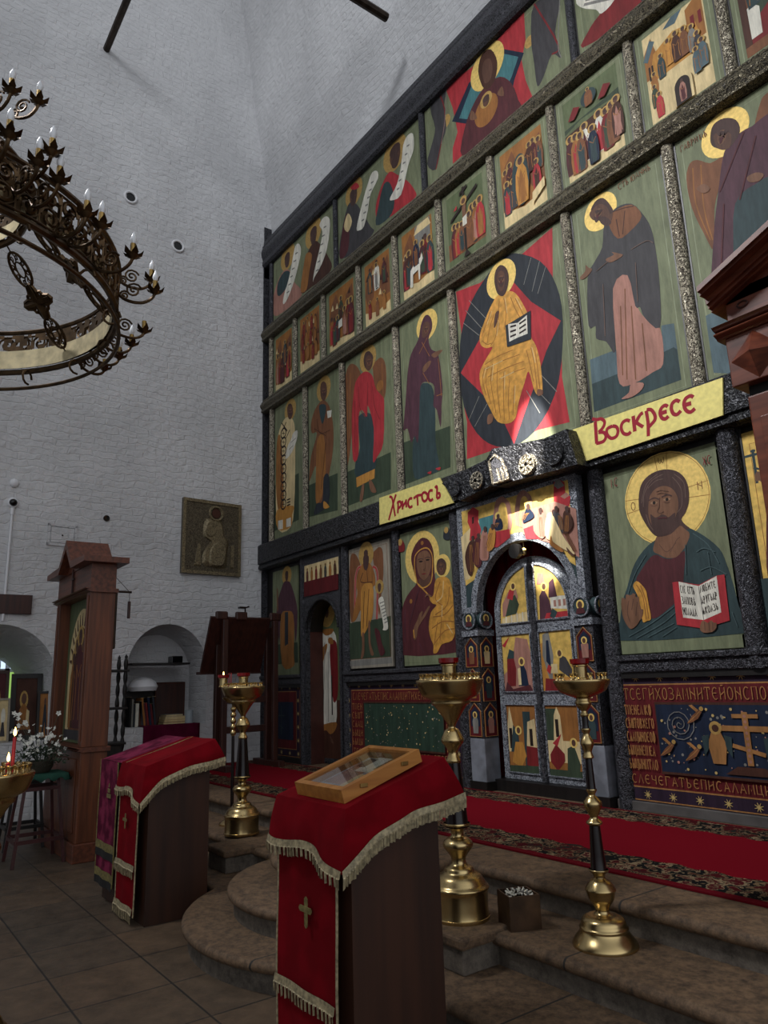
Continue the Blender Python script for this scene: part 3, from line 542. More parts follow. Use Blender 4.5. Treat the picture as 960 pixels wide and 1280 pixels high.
L5 = [[(236, 640), (225, 690), (240, 760)], [(250, 630), (240, 700), (262, 800)], [(270, 622), (262, 700), (285, 840)], [(292, 640), (290, 720), (305, 860)], [(320, 660), (318, 740), (322, 870)], [(345, 690), (340, 780), (345, 868)], [(366, 720), (362, 800), (360, 850)], [(235, 625), (290, 590), (360, 560)], [(230, 650), (310, 610), (390, 580)], [(250, 680), (330, 640), (410, 610)], [(300, 690), (360, 660), (415, 640)], [(420, 560), (435, 620), (452, 700)], [(440, 550), (455, 620), (468, 735)], [(458, 560), (470, 640), (480, 730)], [(262, 390), (240, 450), (222, 500)], [(276, 400), (256, 470), (246, 530)], [(292, 430), (284, 500), (262, 540)], [(300, 340), (296, 400), (300, 470)], [(320, 330), (330, 400), (322, 470)], [(350, 325), (372, 380), (400, 430)], [(370, 330), (395, 380), (420, 430)], [(225, 520), (245, 535), (265, 530)]]
folds(p, Z5, L5, OCHD, .009); folds(p, Z5, [[(x+5, y-3) for x, y in l[:2]] for l in L5[::2]], CRM, .007)
p.shape([(470, 735), (492, 738), (492, 758), (470, 762)], SKIN, Z5); p.shape([(250, 850), (272, 845), (270, 878), (248, 890)], SKIN, Z5); p.shape([(282, 400), (298, 385), (298, 405), (286, 450), (276, 460)], SKIND, Z5)
p.shape([(278, 245), (285, 205), (305, 183), (330, 195), (342, 235), (336, 285), (318, 320), (294, 312), (282, 280)], HAIR, Z5); p.shape([(290, 240), (300, 212), (318, 212), (326, 240), (320, 285), (306, 300), (294, 280)], SKIND, Z5); face(p, 309, 252, 21, Z5, 0); p.build('figure', o)
p.shape([(328, 452), (350, 440), (440, 385), (442, 512), (336, 548)], BLK, Z5, 0); p.shape([(340, 446), (383, 440), (384, 505), (346, 524)], WHT, Z5, 0); p.shape([(383, 440), (424, 405), (427, 488), (384, 505)], WHT, Z5, 0)
for k in range(3):
    p.stroke([(350, 458+k*22), (376, 451+k*20)], .022, INK, Z5, 0); p.stroke([(390, 445+k*21), (420, 424+k*22)], .022, INK, Z5, 0)
p.build('book', o)
# Forerunner
Z6 = (700, 220, 3.6923)
o, p = deesis(5, 'icon of a stooping bearded man in a slate cloak over a pale rose robe')
p.shape([(138, 848), (262, 800), (470, 740), (468, 690), (526, 680), (560, 940), (158, 1090)], BLU, Z6, 0); p.shape([(525, 790), (540, 800), (560, 940), (158, 1090), (148, 960), (300, 900)], TEAL, Z6, 0); p.build('painting', o)
p.pdisc((186, 165), (262, 135), HALO, Z6); p.build('halo', o)
p.shape([(245, 520), (312, 455), (352, 590), (392, 655), (440, 668), (472, 740), (476, 868), (430, 905), (340, 958), (275, 958), (260, 800)], PNK, Z6)
folds(p, Z6, [[(300, 520), (310, 940)], [(330, 600), (350, 940)], [(380, 680), (400, 900)], [(280, 600), (290, 920)]], BRN, .012)
p.shape([(205, 225), (195, 330), (155, 405), (128, 470), (132, 690), (165, 692), (168, 750), (215, 765), (258, 808), (245, 520), (312, 458), (348, 600), (370, 605), (392, 655), (462, 700), (460, 500), (442, 340), (420, 240), (385, 180), (330, 128), (255, 150)], SLATE, Z6)
p.shape([(225, 220), (248, 165), (330, 132), (378, 185), (330, 250), (268, 290)], BRN, Z6); folds(p, Z6, [[(235, 170), (290, 150), (340, 140)], [(300, 160), (290, 270)], [(260, 200), (275, 280)]], BRND, .01)
p.shape([(150, 150), (160, 122), (195, 103), (226, 125), (245, 165), (235, 215), (215, 225), (190, 215), (170, 195), (155, 205), (136, 180)], SKIND, Z6); p.shape([(150, 140), (170, 112), (200, 102), (228, 128), (246, 160), (232, 175), (215, 140), (180, 130), (145, 160)], HAIR, Z6); p.shape([(186, 190), (215, 190), (238, 215), (215, 232), (188, 216)], HAIR, Z6); face(p, 178, 178, 26, Z6, -.3, True, -.25)
p.shape([(212, 385), (250, 365), (240, 352), (272, 358), (292, 365), (268, 385), (232, 400)], SKIN, Z6); p.shape([(93, 470), (118, 440), (120, 412), (135, 425), (150, 430), (135, 455), (108, 478)], SKIN, Z6)
p.shape([(285, 1030), (320, 1000), (330, 960), (385, 955), (380, 985), (335, 1020)], PNK, Z6); folds(p, Z6, [[(330, 340), (400, 300), (432, 310)], [(240, 380), (170, 440)], [(350, 400), (360, 580)], [(200, 500), (210, 740)]], HAIR2); 
p.build('figure', o)
a = p.px([(262, 72)], Z6)[0]; write(p, 'СТЪІОАННЪ', a[0]+.02, a[1]+.0, .042, .06, .006, BRN); p.build('inscription', o)
# archangel at the far right
o, p = deesis(6, 'icon of a winged archangel in purple bowing left, half hidden by the carved wooden canopy')
p.shape([(882, 395), (930, 370), (960, 380), (975, 470), (892, 466)], BLU, None, 0); p.build('painting', o)
p.shape([(858, 225), (862, 205), (872, 200), (888, 204), (906, 196), (900, 230), (893, 262), (893, 312), (880, 292), (865, 260)], BRN); folds(p, None, [[(866, 210), (870, 255), (888, 300)], [(876, 206), (880, 260), (891, 300)]], OCHD, .01); p.shape([(950, 130), (957, 118), (970, 115), (980, 150), (945, 162)], BRN)
p.build('wings', o)
p.pdisc((906, 166), (878, 172), HALO); p.build('halo', o)
p.shape([(905, 192), (918, 172), (940, 158), (975, 150), (985, 330), (960, 420), (940, 395), (892, 390), (892, 300), (898, 240)], PURPL); p.shape([(919, 255), (945, 230), (975, 225), (980, 330), (940, 400), (916, 395), (917, 320)], TEAL)
p.shape([(888, 170), (892, 156), (905, 148), (920, 150), (925, 165), (912, 185), (900, 186), (890, 182)], HAIR); p.shape([(892, 170), (903, 165), (914, 168), (912, 185), (898, 186)], SKIND); face(p, 903, 172, 9, None, -.4, False, -.2); p.shape([(934, 222), (945, 216), (955, 218), (950, 226), (938, 228)], SKIN); p.shape([(871, 236), (880, 230), (888, 236), (880, 242)], SKIN)
folds(p, None, [[(930, 165), (900, 240)], [(945, 170), (925, 250)], [(905, 255), (900, 380)]], MAR, .014); p.build('figure', o)
a = p.px([(851, 191)])[0]; write(p, 'ГАВРИІЛЪ', a[0], a[1]-.0, .034, .06, .006, BRN); p.build('inscription', o)
# ---- prophets tier
def prophet_board(i, label, group='prophets of the upper tier'):
    return board('prophet_icon', label, pro[i]+.05, pro[i+1]-.05, zBt+.005, zTb-.005, group=group)
def head(p, c, r, z=None, beard=True):
    """small painted head: c centre, r radius in metres"""
    (a,) = p.px([c], z); p.disc(a, r*.62, SKIND, r*.86); p.disc((a[0], a[1]+r*.35), r*.62, HAIR, r*.5)
    if beard: p.disc((a[0], a[1]-r*.55), r*.45, HAIR, r*.5)
ZP = (320, 260, 6.)
o, p = prophet_board(0, 'end icon of two prophets, their tall white scrolls beside the white wall')
p.build('painting', o) if p.mb.v else None
for c, rm in (((238, 365), (190, 380)), ((430, 190), (374, 210))): p.pdisc(c, rm, HALOD, ZP); p.build('halo', o)
p.shape([(125, 700), (160, 560), (210, 470), (255, 470), (290, 560), (330, 600), (340, 660), (230, 760), (140, 810)], PNK, ZP); p.shape([(165, 560), (210, 480), (255, 480), (250, 560), (190, 650), (160, 650)], TEAL, ZP)
p.shape([(340, 640), (350, 480), (390, 330), (440, 250), (480, 270), (540, 360), (570, 440), (520, 520), (420, 590)], BRND, ZP); p.shape([(335, 620), (360, 420), (380, 340), (420, 350), (400, 480), (380, 610)], OCHD, ZP)
head(p, (235, 385), .15, ZP); head(p, (432, 200), .17, ZP); p.build('figure', o)
def scroll(p, pts, z, n, o):
    p.shape(pts, WHT, z); 
    if n:
        a, b = n
        for k in range(6):
            t = (k+.5)/6; x, y = a[0]+(b[0]-a[0])*t, a[1]+(b[1]-a[1])*t; dx = 10*(1 if z is None else z[2]/3)
            p.stroke([(x-dx*.5, y+dx*.3), (x+dx*.5, y-dx*.3)], .025, GRY, z, 0)
    p.build('scroll', o)
scroll(p, [(285, 330), (300, 280), (322, 268), (338, 305), (330, 380), (290, 540), (238, 680), (205, 722), (212, 650), (250, 520)], ZP, ((312, 310), (235, 660)), o)
scroll(p, [(478, 130), (505, 75), (540, 66), (558, 120), (535, 300), (490, 430), (440, 520), (428, 556), (440, 470), (480, 300), (500, 180)], ZP, ((525, 110), (455, 500)), o)
Z2 = (320, 0, 3.)
o, p = prophet_board(1, 'icon of two prophets with white scrolls, one in red cap, one in red cloak')
for c, rm in (((367, 720), (337, 735)), ((520, 575), (480, 590))): p.pdisc(c, rm, HALOD, Z2); p.build('halo', o)
p.shape([(315, 970), (320, 880), (345, 770), (370, 760), (395, 790), (430, 850), (442, 870), (390, 930)], SLATE, Z2); p.shape([(315, 970), (322, 880), (340, 800), (350, 850), (345, 940)], MAR, Z2); p.shape([(330, 850), (345, 800), (360, 830), (345, 870)], CRM, Z2)
p.shape([(455, 820), (450, 770), (470, 700), (500, 645), (530, 655), (570, 680), (596, 715), (598, 740), (540, 785), (500, 815)], RED, Z2); p.shape([(450, 845), (460, 770), (480, 690), (505, 690), (520, 760), (500, 815)], TEAL, Z2)
head(p, (366, 735), .16, Z2); head(p, (522, 580), .2, Z2); p.shape([(355, 705), (375, 685), (388, 700), (370, 712)], RED, Z2); p.build('figure', o)
scroll(p, [(420, 690), (436, 648), (455, 642), (458, 670), (430, 730), (420, 790), (405, 850), (388, 864), (378, 855), (400, 760)], Z2, ((440, 670), (398, 840)), o)
scroll(p, [(553, 545), (570, 508), (590, 503), (592, 560), (572, 620), (545, 730), (508, 752), (505, 740), (530, 690), (545, 620)], Z2, ((575, 530), (530, 725)), o)
o, p = prophet_board(2, 'icon of mother and child on crossed red and blue squares between two dark seraphs')
p.shape([(556, 108), (590, 84), (655, 14), (657, 50), (652, 75), (657, 100), (666, 122), (640, 142), (610, 165), (566, 205), (566, 185), (572, 165), (566, 135)], RED, None, 0)
p.shape([(586, 104), (622, 60), (655, 66), (643, 100), (640, 115), (618, 160), (565, 152)], NAVY, None, 0); p.shape([(590, 106), (624, 66), (648, 71), (640, 95), (614, 152), (574, 148)], TURQ, None, 0); p.build('painting', o)
for q in ([(538, 135), (550, 118), (558, 112), (555, 135), (558, 160), (552, 180), (545, 212), (534, 205), (540, 180), (544, 160)], [(664, 48), (668, 5), (700, -5), (694, 40), (702, 72), (690, 68), (680, 95), (672, 108), (668, 80)]):
    c = (557, 152) if q[0][0] < 600 else (662, 52); p.pdisc(c, (c[0]-5, c[1]), HALOD); p.shape(q, SLATE)
    m_ = [((q[i][0]+q[i+1][0])/2, (q[i][1]+q[i+1][1])/2) for i in range(len(q)-1)]; p.stroke([q[1], m_[3], q[len(q)//2+1]], .02, REDD); p.stroke([q[2], m_[3], q[len(q)//2]], .012, GRY)
    p.build('seraph', o)
p.pdisc((609, 83), (590, 90), HALO); p.build('halo', o)
p.shape([(578, 195), (580, 165), (590, 135), (605, 110), (625, 96), (640, 105), (648, 125), (650, 138), (615, 170)], MAR); p.shape([(598, 90), (603, 68), (614, 62), (622, 78), (618, 102), (606, 112)], BRND); p.shape([(603, 88), (606, 76), (613, 74), (616, 86), (613, 100), (606, 104)], SKIND)
p.pdisc((608, 138), (594, 146), OCHD); p.pdisc((608, 125), (601, 128), HALOD); head(p, (608, 126), .09, None, False); p.shape([(588, 150), (590, 138), (597, 148)], SKIN); p.shape([(622, 118), (628, 108), (630, 120)], SKIN); p.build('figure', o)
o, p = prophet_board(3, 'top tier icon cut by the upper picture edge, white scroll over dark red robe')
p.shape([(728, 60), (735, 40), (750, 18), (790, -20), (860, -40), (850, 0), (780, 30)], REDD); p.shape([(800, 0), (850, -60), (880, -30), (860, 0)], TEAL); p.build('figure', o)
p.shape([(720, 0), (735, -25), (770, -20), (768, 0), (752, 17), (745, 12), (728, 10)], WHT); 
for k in range(3): p.stroke([(730+k*2, 6-k*6), (764, -2-k*6)], .03, GRY, None, 0)
p.build('scroll', o)
# ---- feasts tier: small crowded scenes
def mini(p, R, u, v, h, robe, under=None, halo=True, lean=0, wide=.30):
    """a standing painted figure, feet at (u,v), h tall, in fractions of the picture R"""
    W = R[1]-R[0]; H = R[3]-R[2]; hh = h*H; x = R[0]+u*W; z = R[2]+v*H; w_ = wide*hh
    L = lambda a, b: (x+a*w_+lean*b*hh, z+b*hh)
    if halo: c = L(0, .9); p.disc(c, hh*.115, HALOD, n=14)
    p.flat([L(-.42, 0), L(-.5, .35), L(-.42, .66), L(-.18, .82), L(.18, .82), L(.42, .66), L(.5, .35), L(.4, 0)], robe)
    if under: p.flat([L(-.2, .02), L(-.22, .5), L(0, .74), L(.22, .45), L(.2, .02)], under)
    for a, b in ((-.28, .62), (.26, .55)): p.line([L(a, b), L(a*.8, b-.25), L(a*1.05, .08)], hh*.022, under or OCHD)
    p.line([L(-.3, .6), L(0, .5), L(.3, .62)], hh*.02, OCHD)
    c = L(0, .895); p.disc(c, hh*.06, SKIND, hh*.08, n=10); p.disc((c[0], c[1]+hh*.035), hh*.06, HAIR, hh*.05, n=10)
def rects(p, R, l, m):
    W = R[1]-R[0]; H = R[3]-R[2]
    p.flat([(R[0]+a*W, R[2]+b*H) for a, b in l], m)
fes_labels = ['end small feast scene beside the white wall, brown group with one dark robed figure', 'small feast scene crowded with gold and dark red figures, second from the white wall', 'small feast scene of a white cloth between two groups, third from the white wall',
 'small feast scene of a white robed figure in light above rocks and fallen figures', 'small feast scene of a rider on a white colt before a pale tower', 'small feast scene of a crucifixion on a dark cross with mourners', 'small feast scene of a gold robed figure in a dark oval raising people from tombs',
 'small feast scene of a crowd and two white robed angels under a round glory', 'small feast scene of seated apostles round a dark arched doorway', 'small feast scene of a bier, cut by the right edge of the picture']
rnd = random.Random(3)
RC = [REDD, MAR, TEAL, OCHD, BRN, BRND, DGR, SLATE, PNK, RED]
for i in range(10):
    o, p = board('feast_icon', fes_labels[i], fes[i]+.055, fes[i+1]-.055, zCt+.005, zBb-.005, group='small feast icons', margin=.05, edge=i > 5)
    x0, x1, z0, z1 = fes[i]+.055, fes[i+1]-.055, zCt, zBb; mx, mz = .09*(x1-x0)+.02, .07; R = (x0+mx, x1-mx, z0+mz, z1-mz*1.2)
    bgm = [OCHD, OCHD, OCHD, OCHD, OCHD, GRN2, OCHD, GRN2, CRM, BRN][i]
    p.flat([(R[0], R[2]), (R[1], R[2]), (R[1], R[3]), (R[0], R[3])], bgm)
    if i in (0, 1, 2, 3, 4, 6):                                     # rocks and towers
        rects(p, R, [(0, 0), (1, 0), (1, .18), (.5, .12), (0, .22)], CRM); rects(p, R, [(0, .5), (.1, .8), (.3, .95), (.42, .7), (.36, .4), (.1, .3)], BRN); rects(p, R, [(.6, .45), (.7, .8), (.95, .92), (1, .6), (1, .3), (.7, .3)], BRN if i != 4 else OCH)
        for k in range(9): a = rnd.random()*.9; b = .3+rnd.random()*.5; rects(p, R, [(a, b), (a+.08, b+.09), (a+.12, b-.02)], CRM if k % 2 else BRND)
    if i == 4: rects(p, R, [(.45, .55), (.45, .98), (.6, 1), (.95, .98), (.95, .5)], GRY); rects(p, R, [(.68, .6), (.68, .75), (.8, .75), (.8, .6)], INK); rects(p, R, [(.42, .86), (.55, .98), (.9, .98), (.98, .86)], CRM)
    if i == 7:
        rects(p, R, [(0, .06), (1, .02), (1, .62), (0, .58)], BRND); rects(p, R, [(0, 0), (1, 0), (1, .14), (0, .12)], CRM); rects(p, R, [(0, .6), (.3, .66), (.7, .64), (1, .62), (1, .7), (0, .66)], DGR)
    if i == 8:
        for q in ([(.0, .5), (0, .8), (.14, .95), (.22, .7), (.22, .5)], [(.72, .55), (.72, .95), (.85, 1), (.98, .95), (.98, .55)], [(.05, .45), (.15, .75), (.5, .84), (.85, .75), (.92, .45)]): rects(p, R, q, OCHD if q[0][0] != .05 else OCH)
        rects(p, R, [(-.02, .74), (.12, .93), (.2, .88), (.05, .7)], BLU); rects(p, R, [(.35, .93), (.5, 1), (.68, 1), (.55, .9)], BLU); rects(p, R, [(.78, .7), (.78, .84), (.84, .84), (.84, .7)], REDD); rects(p, R, [(.9, .7), (.9, .84), (.95, .84), (.95, .7)], REDD)
        for q in (.05, .1): rects(p, R, [(q, .48), (q, .64), (q+.03, .64), (q+.03, .48)], INK)
    if i == 5:
        rects(p, R, [(0, .08), (.0, .32), (.3, .3), (.7, .33), (1, .36), (1, .1)], BRN)
    if i == 9: rects(p, R, [(0, 0), (1, .1), (1, .5), (0, .4)], REDD); rects(p, R, [(.2, .3), (1, .6), (1, .8), (.2, .5)], DGR); rects(p, R, [(0, 0), (1, 0), (1, .1), (0, .1)], BRN); rects(p, R, [(.06, .15), (.06, .45), (.2, .5), (.32, .42), (.3, .15)], WHT); rects(p, R, [(0, .1), (0, 1), (.12, 1), (.12, .1)], BRND)
    p.build('painting', o)
    # people
    if i == 0: L = [(.15, .1, .6, OCHD), (.3, .08, .62, BRN), (.45, .06, .6, BRND), (.78, .1, .52, MAR), (.9, .25, .5, OCHD), (.62, .4, .45, TEAL)]
    elif i == 1: L = [(a, b, .3, RC[(k*3) % 6]) for k, (a, b) in enumerate(((.2, .62), (.4, .66), (.62, .66), (.82, .6), (.15, .4), (.36, .42), (.58, .4), (.8, .36), (.2, .14), (.45, .16), (.7, .1), (.86, .14)))]
    elif i == 2: L = [(.1, .1, .5, OCHD), (.22, .06, .5, REDD), (.5, .35, .5, DGR), (.78, .1, .6, REDD), (.9, .08, .62, MAR), (.36, .1, .45, TEAL), (.66, .12, .5, BRN)]
    elif i == 3: L = [(.5, .48, .5, WHT), (.22, .5, .42, TEAL), (.8, .5, .42, MAR), (.2, .08, .3, REDD), (.5, .05, .3, BRN), (.78, .08, .3, OCHD)]
    elif i == 4: L = [(.12, .12, .55, MAR), (.22, .16, .55, BRND), (.78, .18, .6, REDD), (.92, .15, .55, TEAL), (.68, .2, .5, MAR)]
    elif i == 5: L = [(.18, .08, .5, MAR), (.28, .1, .46, OCHD), (.38, .12, .42, BRN), (.68, .12, .56, SLATE), (.78, .14, .54, OCHD), (.9, .14, .56, RED), (.6, .1, .5, BRN)]
    elif i == 6: L = [(.1, .35, .42, BRN), (.22, .4, .42, MAR), (.12, .15, .45, TEAL), (.28, .18, .4, SLATE), (.92, .45, .42, BRN), (.8, .5, .4, MAR), (.5, .22, .58, OCH), (.84, .18, .42, RED), (.72, .48, .4, BRND)]
    elif i == 7: L = [(.35, .12, .48, WHT), (.62, .12, .5, WHT), (.08, .08, .48, MAR), (.18, .05, .5, OCHD), (.27, .04, .48, BRN), (.75, .08, .5, REDD), (.85, .1, .5, BRN), (.94, .14, .48, BRND), (.5, .03, .46, NAVY)]
    elif i == 8: L = [(.12, .3, .26, OCHD), (.1, .16, .26, DGR), (.16, .03, .28, RED), (.26, .42, .28, TEAL), (.4, .5, .3, OCH), (.53, .48, .34, BRND), (.66, .48, .32, BRN), (.78, .45, .3, GRY), (.85, .34, .3, SLATE), (.9, .22, .32, BLU), (.8, .2, .28, BLU)]
    else: L = [(.25, .45, .4, TEAL), (.5, .5, .4, BRN), (.75, .55, .4, MAR)]
    for (a, b, h, m) in L: mini(p, R, a, b, h, m, rnd.choice(RC) if h > .4 else None, halo=(i in (5, 6, 7, 8, 9)) or rnd.random() < .6)
    W = R[1]-R[0]; H = R[3]-R[2]
    if i == 5:
        rects(p, R, [(.1, .6), (.12, .65), (.86, .9), (.87, .85)], INK); rects(p, R, [(.46, .1), (.46, 1), (.52, 1), (.52, .1)], INK); rects(p, R, [(.38, .9), (.4, .95), (.6, 1.0), (.6, .95)], INK); rects(p, R, [(.45, .4), (.44, .72), (.55, .75), (.54, .4)], SKIN); rects(p, R, [(.44, .44), (.44, .56), (.56, .58), (.55, .44)], WHT); p.disc((R[0]+.49*W, R[2]+.8*H), .06, HALOD); p.disc((R[0]+.49*W, R[2]+.79*H), .035, SKIND); rects(p, R, [(.2, .74), (.3, .8), (.3, .74)], RED); rects(p, R, [(.42, 0), (.5, .1), (.6, 0)], INK)
    if i == 4: rects(p, R, [(.25, .12), (.28, .36), (.4, .42), (.62, .46), (.66, .52), (.7, .42), (.6, .34), (.58, .14), (.54, .14), (.53, .3), (.36, .28), (.34, .1), (.3, .1)], WHT); mini(p, R, .48, .38, .4, NAVY, BRN, wide=.35)
    if i == 2: rects(p, R, [(.4, .3), (.42, .42), (.56, .44), (.56, .3)], WHT)
    if i == 6: p.disc((R[0]+.48*W, R[2]+.48*H), .2*W, TEAL, .34*H); mini(p, R, .5, .16, .62, OCH, OCHD, wide=.32); rects(p, R, [(.7, .06), (.72, .2), (1, .3), (1, .18)], CRM)
    if i == 7: p.disc((R[0]+.5*W, R[2]+.84*H), .14*W, TEAL); mini(p, R, .5, .74, .22, BRN, wide=.5); [rects(p, R, [(a-.12, .72), (a, .85), (a+.12, .8), (a, .7)], REDD) for a in (.22, .78)]; mini(p, R, .5, .03, .46, NAVY, TEAL)
    if i == 8:
        p.flat([(R[0]+a*W, R[2]+b*H) for a, b in [(.38, 0)]+[(.54+.16*math.cos(PI-PI*k/10), .2+.12*math.sin(PI*k/10)) for k in range(11)]+[(.7, 0)]], CRM); p.flat([(R[0]+a*W, R[2]+b*H) for a, b in [(.42, .0)]+[(.54+.12*math.cos(PI-PI*k/10), .19+.09*math.sin(PI*k/10)) for k in range(11)]+[(.66, 0)]], INK); mini(p, R, .54, .02, .24, PNK, MAR, False)
    if i == 3: p.disc((R[0]+.5*W, R[2]+.72*H), .1*W, CRM); mini(p, R, .5, .5, .42, WHT, GRY)
    p.build('figures', o)
# ================================================================== GILDED SIGNS
def sign(name, label, q):
    P = [onY(x, y, -.155) for x, y in q]; o = thing(name, label, 'sign', ((P[0].x+P[2].x)/2, -.155, P[2].z), 'gilded sign boards')
    w = MB(); w.prism([(a.x, a.z) for a in P], -.155, -.14, SIGN); w.build('board', o); return o, Paint(-.155)
ZS = (720, 460, 3.5556)
o, p = sign('gilded_sign', 'right gilded board lettered in red with the longer word reading Воскресе', [(716, 537), (903, 472), (903.5, 519), (721, 580)])
p.k = 2
S = [[(86, 238), (92, 336)], [(72, 226), (92, 230), (112, 226), (127, 240), (120, 265), (100, 286)], [(100, 286), (124, 287), (133, 305), (122, 326), (90, 336)], [(162, 258), (140, 270), (137, 292), (155, 312), (178, 305), (187, 282), (180, 262), (162, 258)], [(240, 236), (224, 232), (206, 245), (201, 268), (212, 291), (232, 294), (244, 283)], [(254, 213), (262, 282)], [(298, 199), (284, 210), (264, 246)], [(264, 240), (282, 252), (299, 262)],
 [(312, 190), (320, 240), (322, 303)], [(314, 186), (334, 186), (350, 208), (350, 232), (324, 262)], [(408, 172), (396, 166), (380, 178), (374, 200), (382, 222), (398, 226), (411, 214)], [(378, 202), (404, 193)], [(461, 150), (446, 144), (428, 158), (424, 182), (434, 204), (450, 206), (466, 190)], [(522, 130), (508, 124), (488, 136), (480, 160), (488, 186), (508, 196), (529, 180)], [(484, 165), (512, 156)]]
for k, l in enumerate(S): p.stroke(l, [.036]*2 if len(l) == 2 else .032, LTR, ZS, 4)
p.build('lettering', o)
ZS = (480, 500, 6.)
o, p = sign('gilded_sign', 'left gilded board lettered in red with the word reading Христосъ', [(474, 622.5), (549, 597), (567, 628.5), (474.5, 656)])
p.k = 2
S = [[(40, 725), (60, 735), (72, 800), (84, 872)], [(90, 708), (80, 740), (55, 830), (36, 902)], [(98, 765), (106, 780), (104, 850)], [(102, 768), (122, 762), (128, 790), (108, 815)], [(138, 755), (140, 822)], [(166, 745), (168, 806)], [(140, 800), (166, 760)], [(212, 740), (198, 738), (184, 755), (182, 785), (194, 805), (214, 795)], [(222, 738), (250, 718), (282, 712)], [(250, 718), (254, 792)], [(306, 690), (288, 705), (287, 740), (302, 760), (322, 745), (326, 712), (306, 690)], [(366, 680), (350, 678), (336, 695), (335, 735), (350, 755), (368, 740)], [(382, 660), (398, 650), (396, 738)], [(396, 738), (418, 728), (416, 700), (398, 702)]]
for l in S: p.stroke(l, .034, LTR, ZS, 4)
p.build('lettering', o)
# carved header over the royal doors
q = [onY(x, y, -.30) for x, y in ((552, 604), (580, 588), (608, 574), (615, 561), (640, 556), (680, 548), (708, 536), (722, 580), (690, 589), (642, 601), (622, 608), (613, 607), (575, 626))]
hd = thing('carved_header', 'black carved header beam over the doors, set with round bosses and a small house relief', 'carved beam', (5.72, -.2, q[-1].z))
w = MB(); w.prism([(a.x, a.z) for a in q], -.30, -.13, BASBLK); w.build('beam', hd)
def boss(px, py, r, m, th=.03, cross=False):
    c = onY(px, py, -.30); w = MB(); n = 24
    w.add([(c.x+r*math.cos(2*PI*i/n), -.29, c.z+r*math.sin(2*PI*i/n)) for i in range(n)]+[(c.x+r*.92*math.cos(2*PI*i/n), -.30-th, c.z+r*.92*math.sin(2*PI*i/n)) for i in range(n)], [(i, (i+1) % n, (i+1) % n+n, i+n) for i in range(n)]+[[n+i for i in range(n)]], m)
    if cross:
        for k in range(4):
            a = PI/4*k; dx, dz = math.cos(a), math.sin(a); w.hexa([(c.x+dx*r*.8-dz*.012, -.345, c.z+dz*r*.8+dx*.012), (c.x+dx*r*.8+dz*.012, -.345, c.z+dz*r*.8-dx*.012), (c.x+dx*r*.8+dz*.012, -.32, c.z+dz*r*.8-dx*.012), (c.x+dx*r*.8-dz*.012, -.32, c.z+dz*r*.8+dx*.012), (c.x-dx*r*.8-dz*.012, -.345, c.z-dz*r*.8+dx*.012), (c.x-dx*r*.8+dz*.012, -.345, c.z-dz*r*.8-dx*.012), (c.x-dx*r*.8+dz*.012, -.32, c.z-dz*r*.8-dx*.012), (c.x-dx*r*.8-dz*.012, -.32, c.z-dz*r*.8+dx*.012)], BAS)
        w.tube([(c.x+r*.86*math.cos(2*PI*i/n), -.33, c.z+r*.86*math.sin(2*PI*i/n)) for i in range(n)], .012, BAS, 6, True)
    w.build('boss', hd)
boss(570, 611, .095, BASBLK); boss(598, 601, .1, BASD, cross=True); boss(661, 581, .11, BAS, cross=True); boss(694, 568, .115, BASBLK)
c = [onY(x, y, -.3) for x, y in ((617, 578), (624, 570), (633, 576), (641, 600), (622, 606))]
w = MB(); w.prism([(a.x, a.z) for a in c], -.36, -.29, BASD); w.tube([(a.x, -.365, a.z) for a in c], .015, BAS, 6, True)
for k in range(3):
    a = onY(622+k*5, 586-k*1.5, -.36); b = onY(626+k*5, 602-k*1.5, -.36); w.tube([(a.x, -.365, a.z), (b.x, -.365, b.z)], .014, BAS, 6)
w.build('house_relief', hd)
# ================================================================== ROYAL DOORS AND PORTAL
AX, RA, ZA = 5.735, .645, 2.285
pt = thing('doors_portal', 'silver framed portal with a painted communion scene above the arch of the central doors', 'portal', (AX, -.05, .47))
px0, px1, pz0, pz1 = 4.86, 6.535, 2.27, 3.485; Y0, Y1 = -.10, .0
arcp = [(AX-RA*math.cos(PI*i/28), ZA+RA*math.sin(PI*i/28)) for i in range(29)]
w = MB(); n = len(arcp); top = [(max(px0, min(px1, a[0])), pz1) for a in arcp]
fr_ = [(px0, pz0)]+[(arcp[0][0], pz0)]+arcp+[(arcp[-1][0], pz0), (px1, pz0), (px1, pz1), (px0, pz1)]
w.prism(fr_, Y0, Y1, BASB); w.build('arch_frame', pt)
p = Paint(Y0, .0008); mg = .085
fld = [(px0+mg, pz0+.06), (AX-RA-.075, pz0+.06)]+[(AX-(RA+.085)*math.cos(PI*i/28), ZA+(RA+.085)*math.sin(PI*i/28)) for i in range(2, 27)]+[(AX+RA+.075, pz0+.06), (px1-mg, pz0+.06), (px1-mg, pz1-mg), (px0+mg, pz1-mg)]
p.flat(fld, TEAL); zc = Z(583, 728, Y0)
R_a = (px0+mg, px1-mg, pz0+.3, pz1-mg)
sc_ = [(x, z) for x, z in fld if z > pz0+.3]; sc2 = [(px0+mg, pz0+.3)]+[(x, z) for x, z in fld if z > pz0+.3 and x < AX and z < pz1-mg-.01]
arcs = [(AX-(RA+.085)*math.cos(t), ZA+(RA+.085)*math.sin(t)) for t in [PI*i/40 for i in range(41)] if ZA+(RA+.085)*math.sin(t) > pz0+.3]
sc3 = [(px0+mg, pz0+.3)]+arcs+[(px1-mg, pz0+.3), (px1-mg, pz1-mg), (px0+mg, pz1-mg)]
p.flat(sc3, GOLDG)
ZE = (560, 580, 4.8)
p.shape([(78, 440), (190, 330), (200, 500), (130, 690), (100, 700)], CRM, ZE, 0); p.shape([(185, 330), (285, 300), (375, 320), (375, 400), (200, 440), (190, 380)], TURQ, ZE, 0)
